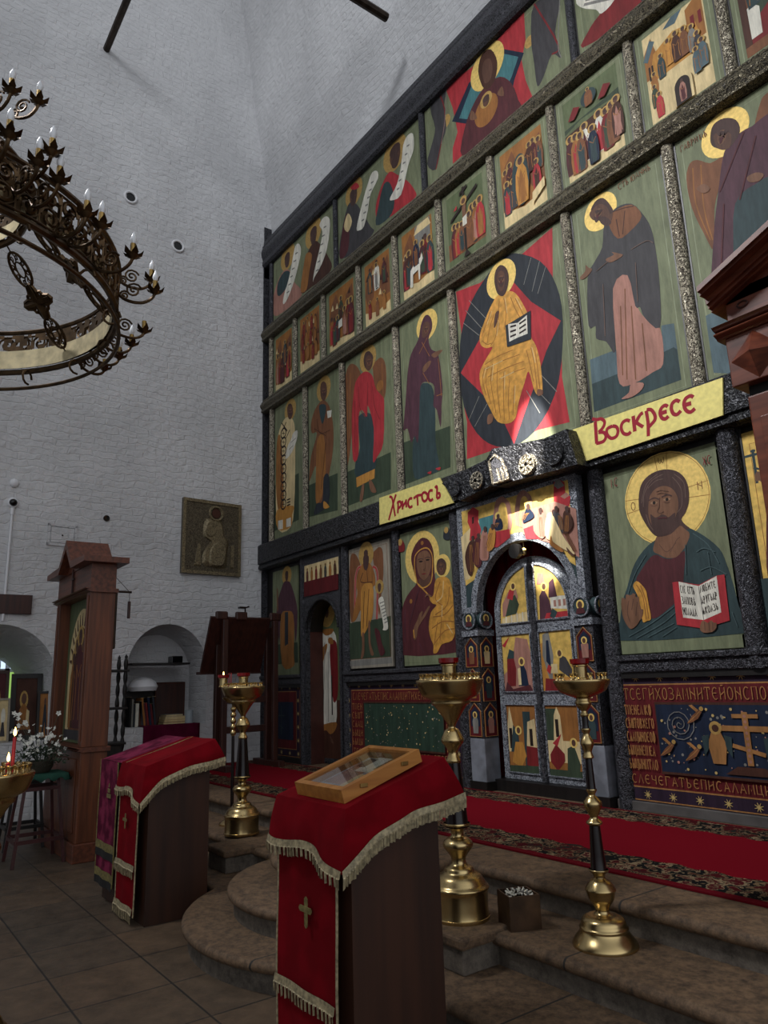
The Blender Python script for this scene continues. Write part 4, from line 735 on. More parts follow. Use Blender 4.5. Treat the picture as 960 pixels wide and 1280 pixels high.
p.shape([(120, 290), (150, 258), (185, 280), (182, 345), (200, 395), (185, 450), (130, 460), (135, 390), (118, 350)], RED, ZE, 0); p.shape([(145, 320), (156, 316), (156, 355), (146, 360)], INK, ZE, 0)
p.shape([(635, 110), (665, 90), (700, 110), (705, 170), (735, 195), (730, 250), (660, 280), (635, 250)], RED, ZE, 0); p.shape([(636, 130), (645, 100), (668, 90), (700, 130), (660, 150)], GRY, ZE, 0); p.shape([(675, 195), (710, 170), (732, 188), (700, 210)], PNK, ZE, 0)
for ox, oy in ((278, 215), (408, 178)):
    p.shape([(ox, oy+190), (ox+4, oy+30), (ox+40, oy-20), (ox+78, oy), (ox+98, oy+40), (ox+102, oy+180)], PNK, ZE); p.shape([(ox+26, oy+190), (ox+28, oy+50), (ox+52, oy+15), (ox+76, oy+50), (ox+80, oy+180)], GOLDG, ZE)
p.shape([(440, 290), (640, 225), (770, 270), (790, 560), (600, 470), (450, 420)], PNK, ZE, 0); p.shape([(270, 410), (370, 390), (375, 440), (300, 500), (275, 500)], RED, ZE, 0); p.shape([(455, 390), (530, 360), (600, 400), (560, 450), (470, 450)], RED, ZE, 0)
p.build('painting', pt)
for c, rm in (((302, 312), (284, 318)), ((485, 250), (464, 257))): p.pdisc(c, rm, HALO, ZE); p.build('halo', pt)
for pts, m in (([(285, 395), (288, 340), (302, 325), (325, 335), (330, 390)], NAVY), ([(105, 560), (125, 480), (150, 455), (165, 480), (160, 560), (150, 660), (125, 660)], BRND), ([(150, 560), (165, 460), (185, 440), (205, 470), (205, 600), (175, 620)], MAR), ([(195, 560), (205, 420), (225, 400), (245, 430), (250, 560), (225, 580)], PNK), ([(240, 520), (250, 400), (270, 385), (290, 410), (280, 500)], OCH),
 ([(455, 350), (470, 280), (485, 265), (515, 290), (520, 320), (480, 345)], NAVY), ([(520, 400), (530, 320), (560, 290), (590, 310), (600, 400), (570, 450)], PNK), ([(590, 430), (600, 310), (640, 300), (690, 420), (770, 540), (700, 510), (640, 470)], CRM), ([(640, 310), (655, 280), (690, 330), (700, 400), (690, 410)], SLATE), ([(700, 300), (720, 280), (745, 310), (758, 370), (720, 420), (700, 400)], BRND)):
    p.shape(pts, m, ZE); n_ = len(pts)
    cxm, top_ = sum(x for x, _ in pts)/n_, min(y for _, y in pts); low = max(pts, key=lambda t: t[1])
    for d in (-9, 0, 9): p.stroke([(cxm+d*.6, top_+30), ((cxm+low[0])/2+d, (top_+low[1])/2), (low[0]+d, low[1]-14)], .007, OCHD if m in (MAR, NAVY, BRND, SLATE) else BRN, ZE)
    q_ = min(pts, key=lambda t: t[1]); head(p, (q_[0]+2, q_[1]-8), .036, ZE)
    if pts[0][0] < 420 and pts[0][0] == 240: p.build('left_figures', pt)
p.shape([(628, 430), (640, 470), (690, 505), (700, 530), (660, 515), (620, 480)], OCHD, ZE); p.shape([(720, 500), (740, 520), (768, 552), (735, 540)], SKIND, ZE)
p.build('right_figures', pt)
# round notch cap at the crown, medallions and lamp
w = MB(); c = onY(645, 689, -.12); w.lathe((0, 0, 0), [(.001, 0), (.075, 0), (.075, .05), (.001, .05)], BLACKW, 20); w.v = [(c.x+x, -.10-z, c.z+y) for x, y, z in w.v]; w.build('crown_notch', pt)
def medallion(x, y, z, face, r=.088):
    w = MB(); n = 24; ax = (lambda a, d: (x+r*a[0], y-d, z+r*a[1])) if face == 'f' else (lambda a, d: (x+d, y+r*a[0], z+r*a[1]))
    cir = [(math.cos(2*PI*i/n), math.sin(2*PI*i/n)) for i in range(n)]
    w.add([ax(a, -.04) for a in cir]+[ax(a, .02) for a in cir], [(i, (i+1) % n, (i+1) % n+n, i+n) for i in range(n)]+[[n+i for i in range(n)]], TEAL)
    w.tube([ax(a, .022) for a in cir], .01, BASB, 6, True)
    w.add([ax((a[0]*.5, a[1]*.5+.22), .024) for a in cir], [list(range(n))], HALO); w.add([ax((a[0]*.3, a[1]*.36+.2), .027) for a in cir], [list(range(n))], SKIND); w.add([ax(a, .026) for a in ((-.6, -.7), (-.45, -.2), (0, 0), (.45, -.2), (.6, -.7))], [[4, 3, 2, 1, 0] if face == 'f' else [0, 1, 2, 3, 4]], MAR)
    w.build('medallion', pt)
# pilasters carrying the arch
SAINTS = [CRM, GRY, PNK, OCHD, TEAL, BRN]
def pilaster(x0, x1, side, left):
    w = MB(); w.box((x0, -.12, .47), (x1, .09, .98), mat('grey_stone_dado', (118, 122, 130), .6, 0, (7, .35)), .008); w.box((x0-.015, -.135, .47), (x1+.015, .1, .56), BLACKW)
    w.build('dado', pt); w = MB(); w.box((x0, -.12, .98), (x1, .09, 2.1), BASD); w.box((x0-.02, -.14, 2.02), (x1+.02, .1, 2.08), BASB); w.box((x0+.03, -.1, 2.08), (x1-.03, .07, 2.28), BASD, .02); w.build('pilaster', pt)
    z_ = [(1.0, 1.33), (1.35, 1.68), (1.70, 2.0)]; k = 0
    for (a, b) in z_:
        for f in ('f', 's'):
            k += 1
            if f == 's' and not left: continue
            u0, u1 = (x0+.02, x1-.02) if f == 'f' else (-.10, .07)
            M = (lambda q, d: [(u, -.12-d, v) for u, v in q]) if f == 'f' else (lambda q, d: [(x1+d, u, v) for u, v in q])
            w = MB(); c = (u0+u1)/2; hw = (u1-u0)/2
            w.poly(M([(u0, a), (u1, a), (u1, b-.08), (c, b), (u0, b-.08)], .004), WINE); w.poly(M([(u0+.02, a+.1), (u1-.02, a+.1), (u1-.02, b-.09), (c, b-.03), (u0+.02, b-.09)], .006), NAVY)
            d = SAINTS[(k+(0 if left else 3)) % 6]
            w.poly(M([(c-hw*.42, a+.03), (c+hw*.42, a+.03), (c+hw*.5, a+.15), (c+hw*.3, b-.14), (c-hw*.3, b-.14), (c-hw*.5, a+.15)], .008), d)
            cc = [(c+.034*math.cos(2*PI*i/14), b-.115+.034*math.sin(2*PI*i/14)) for i in range(14)]; w.poly(M(cc, .010), HALO); w.poly(M([(c+(x_-c)*.55, b-.118+(z2-b+.115)*.7) for x_, z2 in cc], .012), SKIND)
            w.tube([M([q_], .008)[0] for q_ in ((u0, a), (u1, a), (u1, b-.08), (c, b), (u0, b-.08))], .006, GTXT, 6, True)
            w.build('saint_panel', pt)
pilaster(4.895, 5.11, 1, True); pilaster(6.385, 6.59, -1, False)
medallion(5.0, -.115, 2.185, 'f'); medallion(5.115, -.015, 2.185, 's', .085); medallion(6.487, -.115, 2.185, 'f'); medallion(6.6, -.015, 2.185, 's', .085)
# jamb posts, black-blue
for x0, x1, z0, z1 in ((4.66, 4.83, .47, zDb), (6.62, 6.78, .47, zDb)):
    w = MB(); w.lathe(((x0+x1)/2, -.0, 0), [((x1-x0)/2, z0), ((x1-x0)/2, z1)], BASD, 16, PI, 2*PI); w.build('jamb_post', FRM, smooth=True)
# curtain and dark behind the doors
w = MB(); rows = []
for i in range(41):
    x = 4.7+i*.05; rows.append([(x, .33+.02*math.sin(i*1.7), z) for z in (.47, 1.7, 3.2)])
w.sheet(rows, velvet('deep_red_curtain', (110, 10, 24))); tag(w.build('altar_curtain', smooth=True), 'deep red curtain seen through the gap over the central doors', 'curtain')
# door leaves
DX, DR, DZ, DB, DY = 5.70, .545, 2.245, .585, .10
doors = []
zr = [Z(645, 779, DY), Z(645, 793, DY), Z(645, 865, DY), Z(648, 881, DY), Z(652, 966, DY)]
for s in (-1, 1):
    o = thing('royal_door_leaf', ('left' if s < 0 else 'right')+' leaf of the silver framed central doors, '+('kneeling angel painted at the top' if s < 0 else 'purple robed scribe painted at the top'), 'door', (DX+s*DR/2, DY, DB), 'pair of arched central doors')
    f = lambda r, i, n=14: (DX+s*r*math.sin(PI/2*i/n), DZ+r*math.cos(PI/2*i/n))
    out = [f(DR, i) for i in range(15)]+[(DX+s*DR, DB), (DX, DB)]
    w = MB(); w.prism(out, DY, DY+.05, BASB); w.build('leaf', o)
    i0, i1, ri = .055, DR-.075, DR-.085
    a, b = sorted((DX+s*i0, DX+s*i1))
    topo = [(DX+s*i0, zr[0])]+[(DX+s*max(i0, ri*math.sin(t)), DZ+ri*math.cos(t)) for t in [math.asin(i0/ri)+(PI/2-math.asin(i0/ri))*k/12 for k in range(13)]]+[(DX+s*ri, zr[0])]
    rims = [topo, [(a, zr[2]), (b, zr[2]), (b, zr[1]), (a, zr[1])], [(a, zr[4]), (b, zr[4]), (b, zr[3]), (a, zr[3])]]
    for k, q in enumerate(rims):
        w = MB(); w.tube([(x, DY-.008, z) for x, z in q], .014, BASB, 6, True); w.build('rim', o)
        p = Paint(DY-.003, .0007); p.flat(q, GOLDG if k < 2 else OCHD)
        R = (a+.01, b-.01, q[0][1] if k == 0 else zr[2*k], DZ+ri*.9 if k == 0 else zr[2*k-1])
        if s < 0 and k == 0: rects(p, R, [(.05, 0), (.08, .12), (1, .2), (1, 0)], CRM); [rects(p, R, [(.2+.2*j, .0), (.2+.2*j, .2), (.23+.2*j, .2), (.23+.2*j, .0)], WHT) for j in range(4)]; rects(p, R, [(.1, .15), (.12, .4), (.35, .62), (.62, .72), (.7, .5), (.5, .2)], PNK); rects(p, R, [(.2, .15), (.4, .5), (.6, .55), (.72, .35), (.6, .18)], DGR); rects(p, R, [(.3, .5), (.4, .66), (.6, .7), (.5, .45)], RED)
        if s > 0 and k == 0: rects(p, R, [(.06, .0), (.1, .45), (.25, .6), (.42, .35), (.5, .05)], PURPL); rects(p, R, [(.45, .2), (.45, .42), (.95, .4), (.98, .15)], WHT); [rects(p, R, [(j, .22), (j, .34), (j+.08, .34), (j+.08, .22)], PNK) for j in (.55, .7, .85)]; rects(p, R, [(.4, .4), (.45, .68), (.6, .75), (.68, .4)], PURPL); rects(p, R, [(.2, .0), (.3, .12), (.98, .12), (1, 0)], RED); rects(p, R, [(.05, .68), (.1, .9), (.3, .86), (.32, .66)], PNK); rects(p, R, [(.4, .05), (.5, .2), (.65, .12), (.55, 0)], TEAL)
        if s < 0 and k == 1: rects(p, R, [(0, 0), (0, .3), (.3, .45), (.5, .95), (.9, .9), (1, .6), (1, 0)], PNK); rects(p, R, [(.1, .1), (.15, .6), (.35, .72), (.45, .4), (.4, .1)], REDD); rects(p, R, [(.15, .58), (.25, .75), (.42, .7), (.4, .58)], TEAL); rects(p, R, [(.5, .1), (.55, .4), (.68, .5), (.8, .35), (.85, .1)], NAVY); rects(p, R, [(.5, .12), (.5, .4), (.6, .42), (.6, .12)], CRM); rects(p, R, [(0, .82), (.3, .98), (.1, .78)], RED); rects(p, R, [(0, 0), (.1, .18), (.3, .05), (.9, .12), (1, 0)], MAR)
        if s > 0 and k == 1: rects(p, R, [(0, 0), (0, .8), (.25, .85), (.3, .3), (1, .2), (1, 0)], OCH); rects(p, R, [(.05, .6), (.1, .95), (.3, 1), (.4, .6), (.32, .2), (.22, .2)], GRY); rects(p, R, [(.16, .5), (.2, .85), (.28, .85), (.3, .4)], NAVY); rects(p, R, [(.28, .3), (.3, .45), (.5, .45), (.5, .3)], CRM); rects(p, R, [(.55, .35), (.6, .6), (.78, .55), (.95, .35), (.9, .2)], SLATE); rects(p, R, [(.05, 0), (.1, .22), (.4, .2), (.5, 0)], REDD); rects(p, R, [(.15, .35), (.22, .45), (.32, .4), (.25, .28)], RED)
        if s < 0 and k == 2: rects(p, R, [(0, .3), (0, .7), (.1, .98), (.2, .7), (.2, .3)], CRM); rects(p, R, [(.05, .35), (.05, .65), (.15, .65), (.15, .35)], INK); rects(p, R, [(.55, .1), (.55, .9), (.8, .9), (.8, .1)], TEAL); rects(p, R, [(.62, .35), (.7, .75), (.95, .8), (.98, .3)], CRM); rects(p, R, [(.75, .4), (.75, .65), (.85, .65), (.85, .4)], INK); rects(p, R, [(.08, .3), (.2, .7), (.36, .6), (.4, .3)], TEAL); rects(p, R, [(.1, .15), (.25, .45), (.5, .45), (.6, .25), (.4, .08)], OCH); rects(p, R, [(.6, .12), (.62, .4), (1, .38), (1, .1)], REDD); rects(p, R, [(0, 0), (0, .1), (1, .12), (1, 0)], DGR)
        if s > 0 and k == 2: rects(p, R, [(0, .5), (0, .95), (.4, .95), (.4, .5)], DGR); rects(p, R, [(.2, .5), (.25, .85), (.35, .98), (.45, .85), (.48, .5)], CRM); rects(p, R, [(.28, .55), (.28, .8), (.38, .8), (.38, .55)], INK); rects(p, R, [(0, .2), (0, .5), (1, .5), (1, .2)], CRM); rects(p, R, [(.05, .3), (.25, .45), (.5, .32), (.5, .22), (.25, .08), (.05, .2)], REDD); rects(p, R, [(.15, .46), (.28, .52), (.45, .6), (.3, .42)], RED); rects(p, R, [(.55, .1), (.6, .4), (.8, .45), (.95, .2), (.9, .05)], DGR); rects(p, R, [(0, 0), (0, .1), (1, .1), (1, 0)], DGR)
        W_, H_ = R[1]-R[0], R[3]-R[2]
        for (u, v) in {(-1, 0): [(.55, .72)], (1, 0): [(.28, .62)], (-1, 1): [(.66, .52)], (1, 1): [(.6, .62)], (-1, 2): [(.38, .62)], (1, 2): [(.8, .48)]}[(s, k)]:
            c = (R[0]+u*W_, R[2]+v*H_); p.disc(c, .045, HALO); p.disc(c, .024, SKIND, .03)
        p.build('scene_panel', o)
    if s < 0:
        w = MB(); w.lathe((DX+.01, DY-.005, 0), [(.034, DB), (.034, DZ+DR-.01)], BASD, 12, PI, 2*PI); w.build('closing_strip', o, smooth=True)
w = MB(); w.box((4.95, .0, .47), (6.55, .2, .58), BLACKW); w.build('threshold', pt)
lamp = onY(655, 691, .0); w = MB(); w.lathe((lamp.x, .0, lamp.z-.03), [(.001, 0), (.03, .015), (.035, .045), (.02, .06)], BRASS, 14); w.tube([(lamp.x, 0, lamp.z+.03), (lamp.x, 0, lamp.z+.2)], .004, BRASS, 6)
lo = tag(w.build('hanging_oil_lamp', smooth=True), 'tiny glowing lamp hanging under the crown of the central arch', 'lamp'); w = MB(); w.ball((lamp.x, -.0, lamp.z+.03), .022, mat('lamp_glow', (255, 220, 140), .5, 0, None, emit=((255, 210, 120), 6))); w.build('flame', lo)
# ================================================================== LOWER TIER
zs0, zs1 = Z(860, 838, -.05), Z(860, 815, -.05)               # rail under the great icons
def rail(x0, x1):
    w = MB(); w.box((x0, -.07, zs0), (x1, .05, zs1-.05), BASD, .01); w.box((x0, -.095, zs1-.05), (x1, .05, zs1), BASD, .01); w.box((x0, -.05, zs0-.05), (x1, .05, zs0), BLACKW); w.build('rail', FRM)
PXA, PXB = X_(377, 800, -.05), X_(430, 800, -.05)
rail(6.78, XE); rail(PXB, 4.66); rail(0, PXA)
def post(px, py, r=.065, m=BASD, z0=None):
    x = X_(px, py, -.05); w = MB(); w.lathe((x, -.0, 0), [(r, z0 or .47), (r, zDb)], m, 16, PI, 2*PI); w.box((x-r*1.3, .0, z0 or .47), (x+r*1.3, .04, zDb), BLACKW); w.build('post', FRM, smooth=True); return x
P1, P2, P3, P4 = post(377, 800), post(430, 800), post(494, 750, .06, BASD, zs0), post(925, 680, .085, BASD, zs0)
P0 = X_(337, 780, 0)
# --- the great Saviour
ZA_ = (740, 540, 4.2667)
c4 = [onY(ZA_[0]+x/4.2667, ZA_[1]+y/4.2667, 0) for x, y in ((20, 237), (710, 35), (880, 1145), (120, 1192))]
o, p = board('great_icon', 'large icon of a bearded man with gold halo holding an open red book', (c4[0].x+c4[3].x)/2, (c4[1].x+c4[2].x)/2, (c4[2].z+c4[3].z)/2, (c4[0].z+c4[1].z)/2, group='great icons of the lower tier', edge=False)
p.line(p.px([(55, 255), (683, 78), (828, 1075), (150, 1118)], ZA_), .006, GRN2, True); p.line(p.px([(62, 262), (676, 86), (820, 1070), (156, 1110)], ZA_), .004, GLINE, True)
q = p.px([(110, 300), (620, 175)], ZA_); p.build('painting', o)
c, r = p.pdisc((393, 352), (176, 385), HALO, ZA_); p.disc(c, r*.97, OCHD, inner=.988, n=40)
for a in (90, 0, 180):
    for d in (-.035, .035):
        A = math.radians(a); ux, uz = math.cos(A), math.sin(A); p.line([(c[0]+ux*r*.5-uz*d*1.2, c[1]+uz*r*.5+ux*d*1.2), (c[0]+ux*r*.97-uz*d*1.7, c[1]+uz*r*.97+ux*d*1.7)], .005, OCHD)
write(p, 'О', c[0]-r*.86, c[1]-.04, .06, .07, .007, BRN); write(p, 'Ѡ', c[0]-.03, c[1]+r*.76, .07, .06, .007, BRN); write(p, 'Н', c[0]+r*.72, c[1]+.0, .06, .07, .007, BRN)
p.build('halo', o)
p.shape([(350, 568), (300, 605), (250, 665), (215, 735), (185, 840), (165, 900), (150, 1010), (150, 1113), (825, 1072), (812, 1010), (782, 920), (750, 800), (715, 695), (680, 622), (600, 555), (510, 508), (440, 500)], TEAL, ZA_)
p.shape([(235, 805), (262, 740), (310, 672), (345, 655), (380, 672), (425, 676), (465, 650), (500, 640), (492, 740), (484, 820), (450, 900), (400, 950), (330, 995), (262, 960)], MAR, ZA_)
p.shape([(350, 555), (400, 545), (470, 500), (500, 520), (522, 545), (505, 600), (478, 640), (448, 668), (400, 672), (362, 655), (328, 635), (335, 590)], SKIN, ZA_); folds(p, ZA_, [[(360, 600), (400, 640), (450, 590)], [(420, 640), (450, 580), (470, 560)]], SKIND, .006)
p.shape([(250, 380), (253, 320), (272, 265), (318, 222), (385, 200), (450, 208), (495, 245), (516, 305), (516, 380), (498, 432), (478, 465), (500, 495), (522, 512), (500, 520), (470, 500), (420, 545), (350, 558), (310, 525), (275, 470), (255, 425)], HAIR, ZA_)
folds(p, ZA_, [[(275, 400), (280, 330), (320, 260), (380, 225)], [(265, 380), (290, 280), (350, 225)], [(440, 225), (490, 270), (500, 350)], [(430, 240), (475, 300), (480, 390), (455, 430)], [(300, 300), (340, 262), (380, 250)], [(290, 440), (310, 500), (345, 540)]], HAIR2, .006)
p.shape([(302, 395), (310, 345), (335, 308), (380, 288), (425, 300), (455, 340), (462, 395), (450, 445), (425, 500), (395, 535), (355, 535), (322, 500), (304, 450)], SKIN, ZA_)
p.shape([(312, 440), (335, 455), (355, 452), (372, 440), (395, 445), (410, 455), (445, 430), (440, 480), (415, 530), (390, 550), (350, 552), (325, 515)], HAIR, ZA_)
for ex in (333, 402):
    ey = 378 if ex < 350 else 360
    p.shape([(ex-20, ey+2), (ex, ey-8), (ex+20, ey-2), (ex, ey+8)], SKINL, ZA_); p.pdisc((ex, ey), (ex+8, ey), INK, ZA_); p.stroke([(ex-28, ey-12), (ex, ey-26), (ex+26, ey-18)], .011, HAIR, ZA_); p.stroke([(ex-18, ey+14), (ex, ey+18), (ex+16, ey+12)], .005, SKIND, ZA_)
p.stroke([(362, 350), (360, 400), (350, 425), (368, 434), (385, 424)], .008, SKIND, ZA_); p.stroke([(352, 462), (375, 458), (402, 458)], .01, MAR, ZA_); folds(p, ZA_, [[(345, 320), (370, 312), (410, 318)], [(350, 332), (372, 326), (400, 330)]], SKIND, .006)
p.shape([(222, 822), (240, 795), (268, 815), (292, 850), (305, 920), (318, 995), (295, 1008), (274, 1012), (262, 940), (245, 870)], ROBG, ZA_)
folds(p, ZA_, [[(240, 815), (275, 880), (292, 1000)], [(262, 820), (290, 900), (305, 995)]], OCHD, .008)
folds(p, ZA_, [[(290, 655), (230, 760), (190, 880)], [(540, 540), (620, 600), (680, 700)], [(560, 640), (600, 620), (660, 640)], [(580, 740), (640, 720), (720, 760)], [(500, 600), (505, 760)], [(200, 1090), (320, 1020), (440, 930)], [(240, 1100), (380, 1020), (450, 960)], [(300, 1095), (440, 1020)], [(380, 1090), (455, 1040)], [(750, 960), (780, 1040)], [(620, 640), (640, 760)]], TEAL2, .007)
p.shape([(163, 958), (172, 905), (195, 880), (215, 868), (238, 880), (262, 930), (268, 975), (250, 1020), (225, 1045), (205, 1048), (178, 1010)], SKIN, ZA_); [p.stroke(l, .034, SKIN, ZA_) for l in ([(178, 985), (168, 930), (170, 885)], [(198, 970), (190, 915), (194, 868)], [(222, 970), (222, 905), (228, 862)], [(248, 985), (250, 930), (244, 880)], [(235, 1010), (262, 985), (268, 945)])]; folds(p, ZA_, [[(200, 900), (192, 960), (205, 1010)], [(225, 890), (215, 950)], [(245, 905), (238, 980)]], SKIND, .008)
p.build('figure', o)
p.shape([(432, 802), (465, 798), (575, 815), (668, 766), (710, 760), (738, 1005), (600, 1048), (456, 1028)], RED, ZA_, 0); p.shape([(465, 798), (572, 822), (600, 1003), (490, 990)], WHT, ZA_, 0); p.shape([(572, 822), (668, 768), (693, 962), (600, 1003)], WHT, ZA_, 0); p.stroke([(572, 822), (600, 1003)], .006, GRY, ZA_, 0)
def pen(p, text, x, y, dx, dy, hx, hy, w, m, z):
    """pen letters inside a slanted cell: per-letter step (dx,dy), height vector (hx,hy), photo units of z"""
    for ch in text:
        for st in GL.get(ch, []): p.stroke([(x+a*dx*.82+b*hx, y+a*dy*.82+b*hy) for a, b in st], w, m, z, 0)
        x += dx; y += dy
for k, t in enumerate(('СІЕ ЕГТЬ', 'ЗАПОВѢ', 'МОЛАДА')): pen(p, t, 478+7*k, 858+58*k, 72/len(t)*1.06, 10/len(t), -6, -40, .005, INK, ZA_)
for k, t in enumerate(('ЛЮБИТЕ', 'ДРУГЪДР', 'ЯКОАЗЪ')): pen(p, t, 582+7*k, 858+58*k, 84/len(t)*1.03, -30/len(t), -6, -36, .0045, INK, ZA_)
p.build('book', o)
p.shape([(580, 1050), (588, 1015), (600, 1006), (625, 1018), (640, 1004), (655, 1018), (668, 1018), (668, 1045), (645, 1066), (600, 1070)], SKIN, ZA_); folds(p, ZA_, [[(605, 1015), (608, 1060)], [(628, 1012), (632, 1062)], [(648, 1015), (650, 1058)]], SKIND, .007); p.build('hand', o)
pen(p, 'ІС', 100, 300, 24, -7, -3, -44, .007, REDD, ZA_); pen(p, 'ХС', 596, 180, 24, -7, -3, -44, .007, REDD, ZA_); p.build('inscription', o)
# --- Mother of God with the child
Z7 = (320, 640, 3.42857)
o, p = board('great_icon', 'large icon of a woman in a dark mantle holding a gold robed child', X_(493.5, 750), X_(580, 750), Z(540, 831), Z(535, 657.5), group='great icons of the lower tier', edge=False)
p.line(p.px([(602, 112), (848, 48), (884, 640), (616, 648)], Z7), .006, GRN2, True); p.build('painting', o)
p.pdisc((711, 195), (640, 205), HALO, Z7); p.build('halo', o); p.last = None; p.pdisc((800, 230), (833, 224), HALO, Z7); p.build('halo', o)
p.shape([(665, 205), (672, 165), (690, 130), (714, 110), (742, 122), (760, 165), (764, 230), (772, 300), (800, 340), (845, 400), (872, 460), (886, 530), (886, 597), (622, 613), (622, 520), (625, 430), (640, 375), (665, 335), (688, 305), (678, 260)], MAR, Z7)
p.shape([(688, 215), (694, 185), (712, 168), (735, 168), (750, 195), (750, 240), (738, 275), (722, 292), (704, 280), (692, 250)], SKIN, Z7); p.shape([(700, 285), (722, 292), (745, 270), (752, 300), (715, 322), (697, 305)], SKIND, Z7)
p.stroke([(680, 235), (682, 190), (705, 162), (735, 155), (755, 185), (757, 240), (750, 300), (718, 325), (695, 310), (684, 270), (680, 235)], .016, ROBG, Z7); p.stroke([(697, 310), (730, 345), (755, 375)], .018, ROBG, Z7)
for ex, ey in ((707, 212), (736, 205)): p.shape([(ex-9, ey+1), (ex, ey-4), (ex+9, ey-1), (ex, ey+4)], INK, Z7); p.stroke([(ex-12, ey-7), (ex, ey-12), (ex+11, ey-9)], .009, HAIR, Z7)
p.stroke([(724, 208), (726, 240), (718, 248), (728, 252)], .008, SKIND, Z7); p.stroke([(712, 266), (728, 264)], .012, REDD, Z7)
for c in ((713, 133), (665, 383)): p.pdisc(c, (c[0]+6, c[1]), OCHD, Z7)
p.shape([(680, 490), (694, 460), (700, 440), (712, 425), (716, 430), (712, 450), (735, 412), (744, 402), (746, 410), (728, 445), (708, 475), (695, 500), (690, 535), (680, 548), (675, 515)], SKIN, Z7); p.stroke([(676, 505), (680, 540)], .02, ROBG, Z7)
folds(p, Z7, [[(700, 330), (680, 400), (660, 480)], [(640, 420), (640, 560)], [(870, 470), (878, 570)], [(700, 560), (720, 600)]], PURPL, .01); p.build('mother', o)
p.shape([(770, 295), (795, 278), (822, 282), (838, 310), (848, 370), (850, 430), (857, 500), (842, 550), (800, 566), (785, 590), (776, 604), (762, 605), (762, 570), (750, 540), (742, 490), (752, 430), (775, 400), (758, 392), (745, 372), (762, 355)], ROBG, Z7)
folds(p, Z7, [[(790, 300), (770, 370), (800, 400)], [(830, 320), (820, 400), (770, 440)], [(760, 450), (810, 440), (845, 400)], [(755, 500), (800, 470), (850, 470)], [(770, 560), (810, 510), (855, 500)], [(780, 470), (765, 570)], [(800, 420), (790, 550)]], OCHD, .012); folds(p, Z7, [[(805, 295), (800, 360), (775, 385)], [(800, 400), (798, 450)], [(820, 480), (845, 520)]], CRM, .009)
p.shape([(775, 240), (780, 212), (796, 200), (812, 210), (816, 238), (806, 265), (790, 270), (780, 258)], SKIND, Z7); p.shape([(775, 235), (780, 208), (798, 198), (814, 212), (816, 235), (808, 222), (795, 216), (782, 225)], HAIR, Z7); face(p, 796, 240, 14, Z7, -.2, False); p.stroke([(755, 362), (735, 355), (728, 365)], .018, SKIN, Z7); p.build('child', o)
for c in ((622, 142), (820, 90)): p.shape([(c[0]-14, c[1]+25), (c[0]-10, c[1]-15), (c[0]+8, c[1]-20), (c[0]+18, c[1]+5), (c[0]+12, c[1]+28)], BLK if c[0] > 700 else REDD, Z7); p.pdisc((c[0]-2, c[1]-12), (c[0]+7, c[1]-12), HALOD, Z7); p.build('angel', o)
# --- winged Forerunner
o, p = board('standing_icon', 'icon of a winged bearded man with white banded scroll, right of the narrow arched door', X_(432, 760), X_(489, 760), Z(460, 835), Z(458, 681), m=GREYF, group='standing icons of the lower tier', edge=False)
p.shape([(390, 480), (430, 470), (500, 462), (578, 445), (580, 620), (392, 635)], DGR, Z7, 0); p.shape([(385, 640), (582, 622), (584, 648), (386, 664)], GRY, Z7, 0); p.line(p.px([(390, 182), (560, 135), (578, 620), (393, 634)], Z7), .008, BRN, True); p.build('painting', o)
for q in ([(404, 200), (414, 178), (430, 185), (446, 220), (450, 260), (432, 320), (430, 400), (418, 460), (408, 470), (402, 400), (400, 290)], [(500, 190), (515, 160), (532, 150), (544, 175), (546, 270), (538, 340), (530, 440), (522, 400), (520, 300)]): p.shape(q, BRN, Z7)
for q in ([(424, 460), (426, 300), (436, 245), (452, 235)], [(518, 460), (522, 300), (516, 245), (500, 235)]): p.stroke(q, .05, PNK, Z7); p.stroke(q, .02, RED, Z7)
p.build('wings', o); p.pdisc((472, 182), (504, 175), HALOD, Z7); p.build('halo', o)
p.shape([(430, 310), (440, 260), (455, 225), (475, 215), (495, 228), (510, 270), (512, 310), (500, 330), (503, 420), (492, 470), (470, 515), (455, 530), (450, 500), (450, 420), (430, 460), (414, 470), (420, 420), (435, 350)], OCHD, Z7); p.shape([(455, 320), (500, 310), (503, 420), (492, 470), (465, 520), (452, 530), (450, 420)], OCH, Z7)
folds(p, Z7, [[(460, 260), (450, 300), (500, 300)], [(475, 240), (480, 300)], [(465, 340), (460, 500)], [(485, 330), (475, 490)]], BRND, .012)
for q in ([(455, 525), (464, 520), (466, 590), (460, 622), (450, 626), (456, 580)], [(482, 478), (490, 470), (492, 560), (506, 608), (494, 612), (484, 560)]): p.shape(q, SKIN, Z7)
head(p, (472, 182), .075, Z7); p.shape([(462, 190), (484, 190), (480, 240), (470, 250), (462, 235)], HAIR, Z7); p.pdisc((530, 320), (548, 316), HALOD, Z7); head(p, (530, 322), .06, Z7); p.build('figure', o)
p.shape([(526, 378), (545, 364), (556, 420), (568, 490), (560, 506), (545, 505), (548, 490), (538, 430)], WHT, Z7)
for k in range(7): p.stroke([(532+3.4*k, 392+14*k), (550+2.6*k, 384+14*k)], .014, GRY, Z7, 0)
p.build('scroll', o); p.shape([(510, 500), (530, 510), (540, 560), (555, 600), (535, 615), (520, 560)], MAR, Z7); p.build('bush', o)
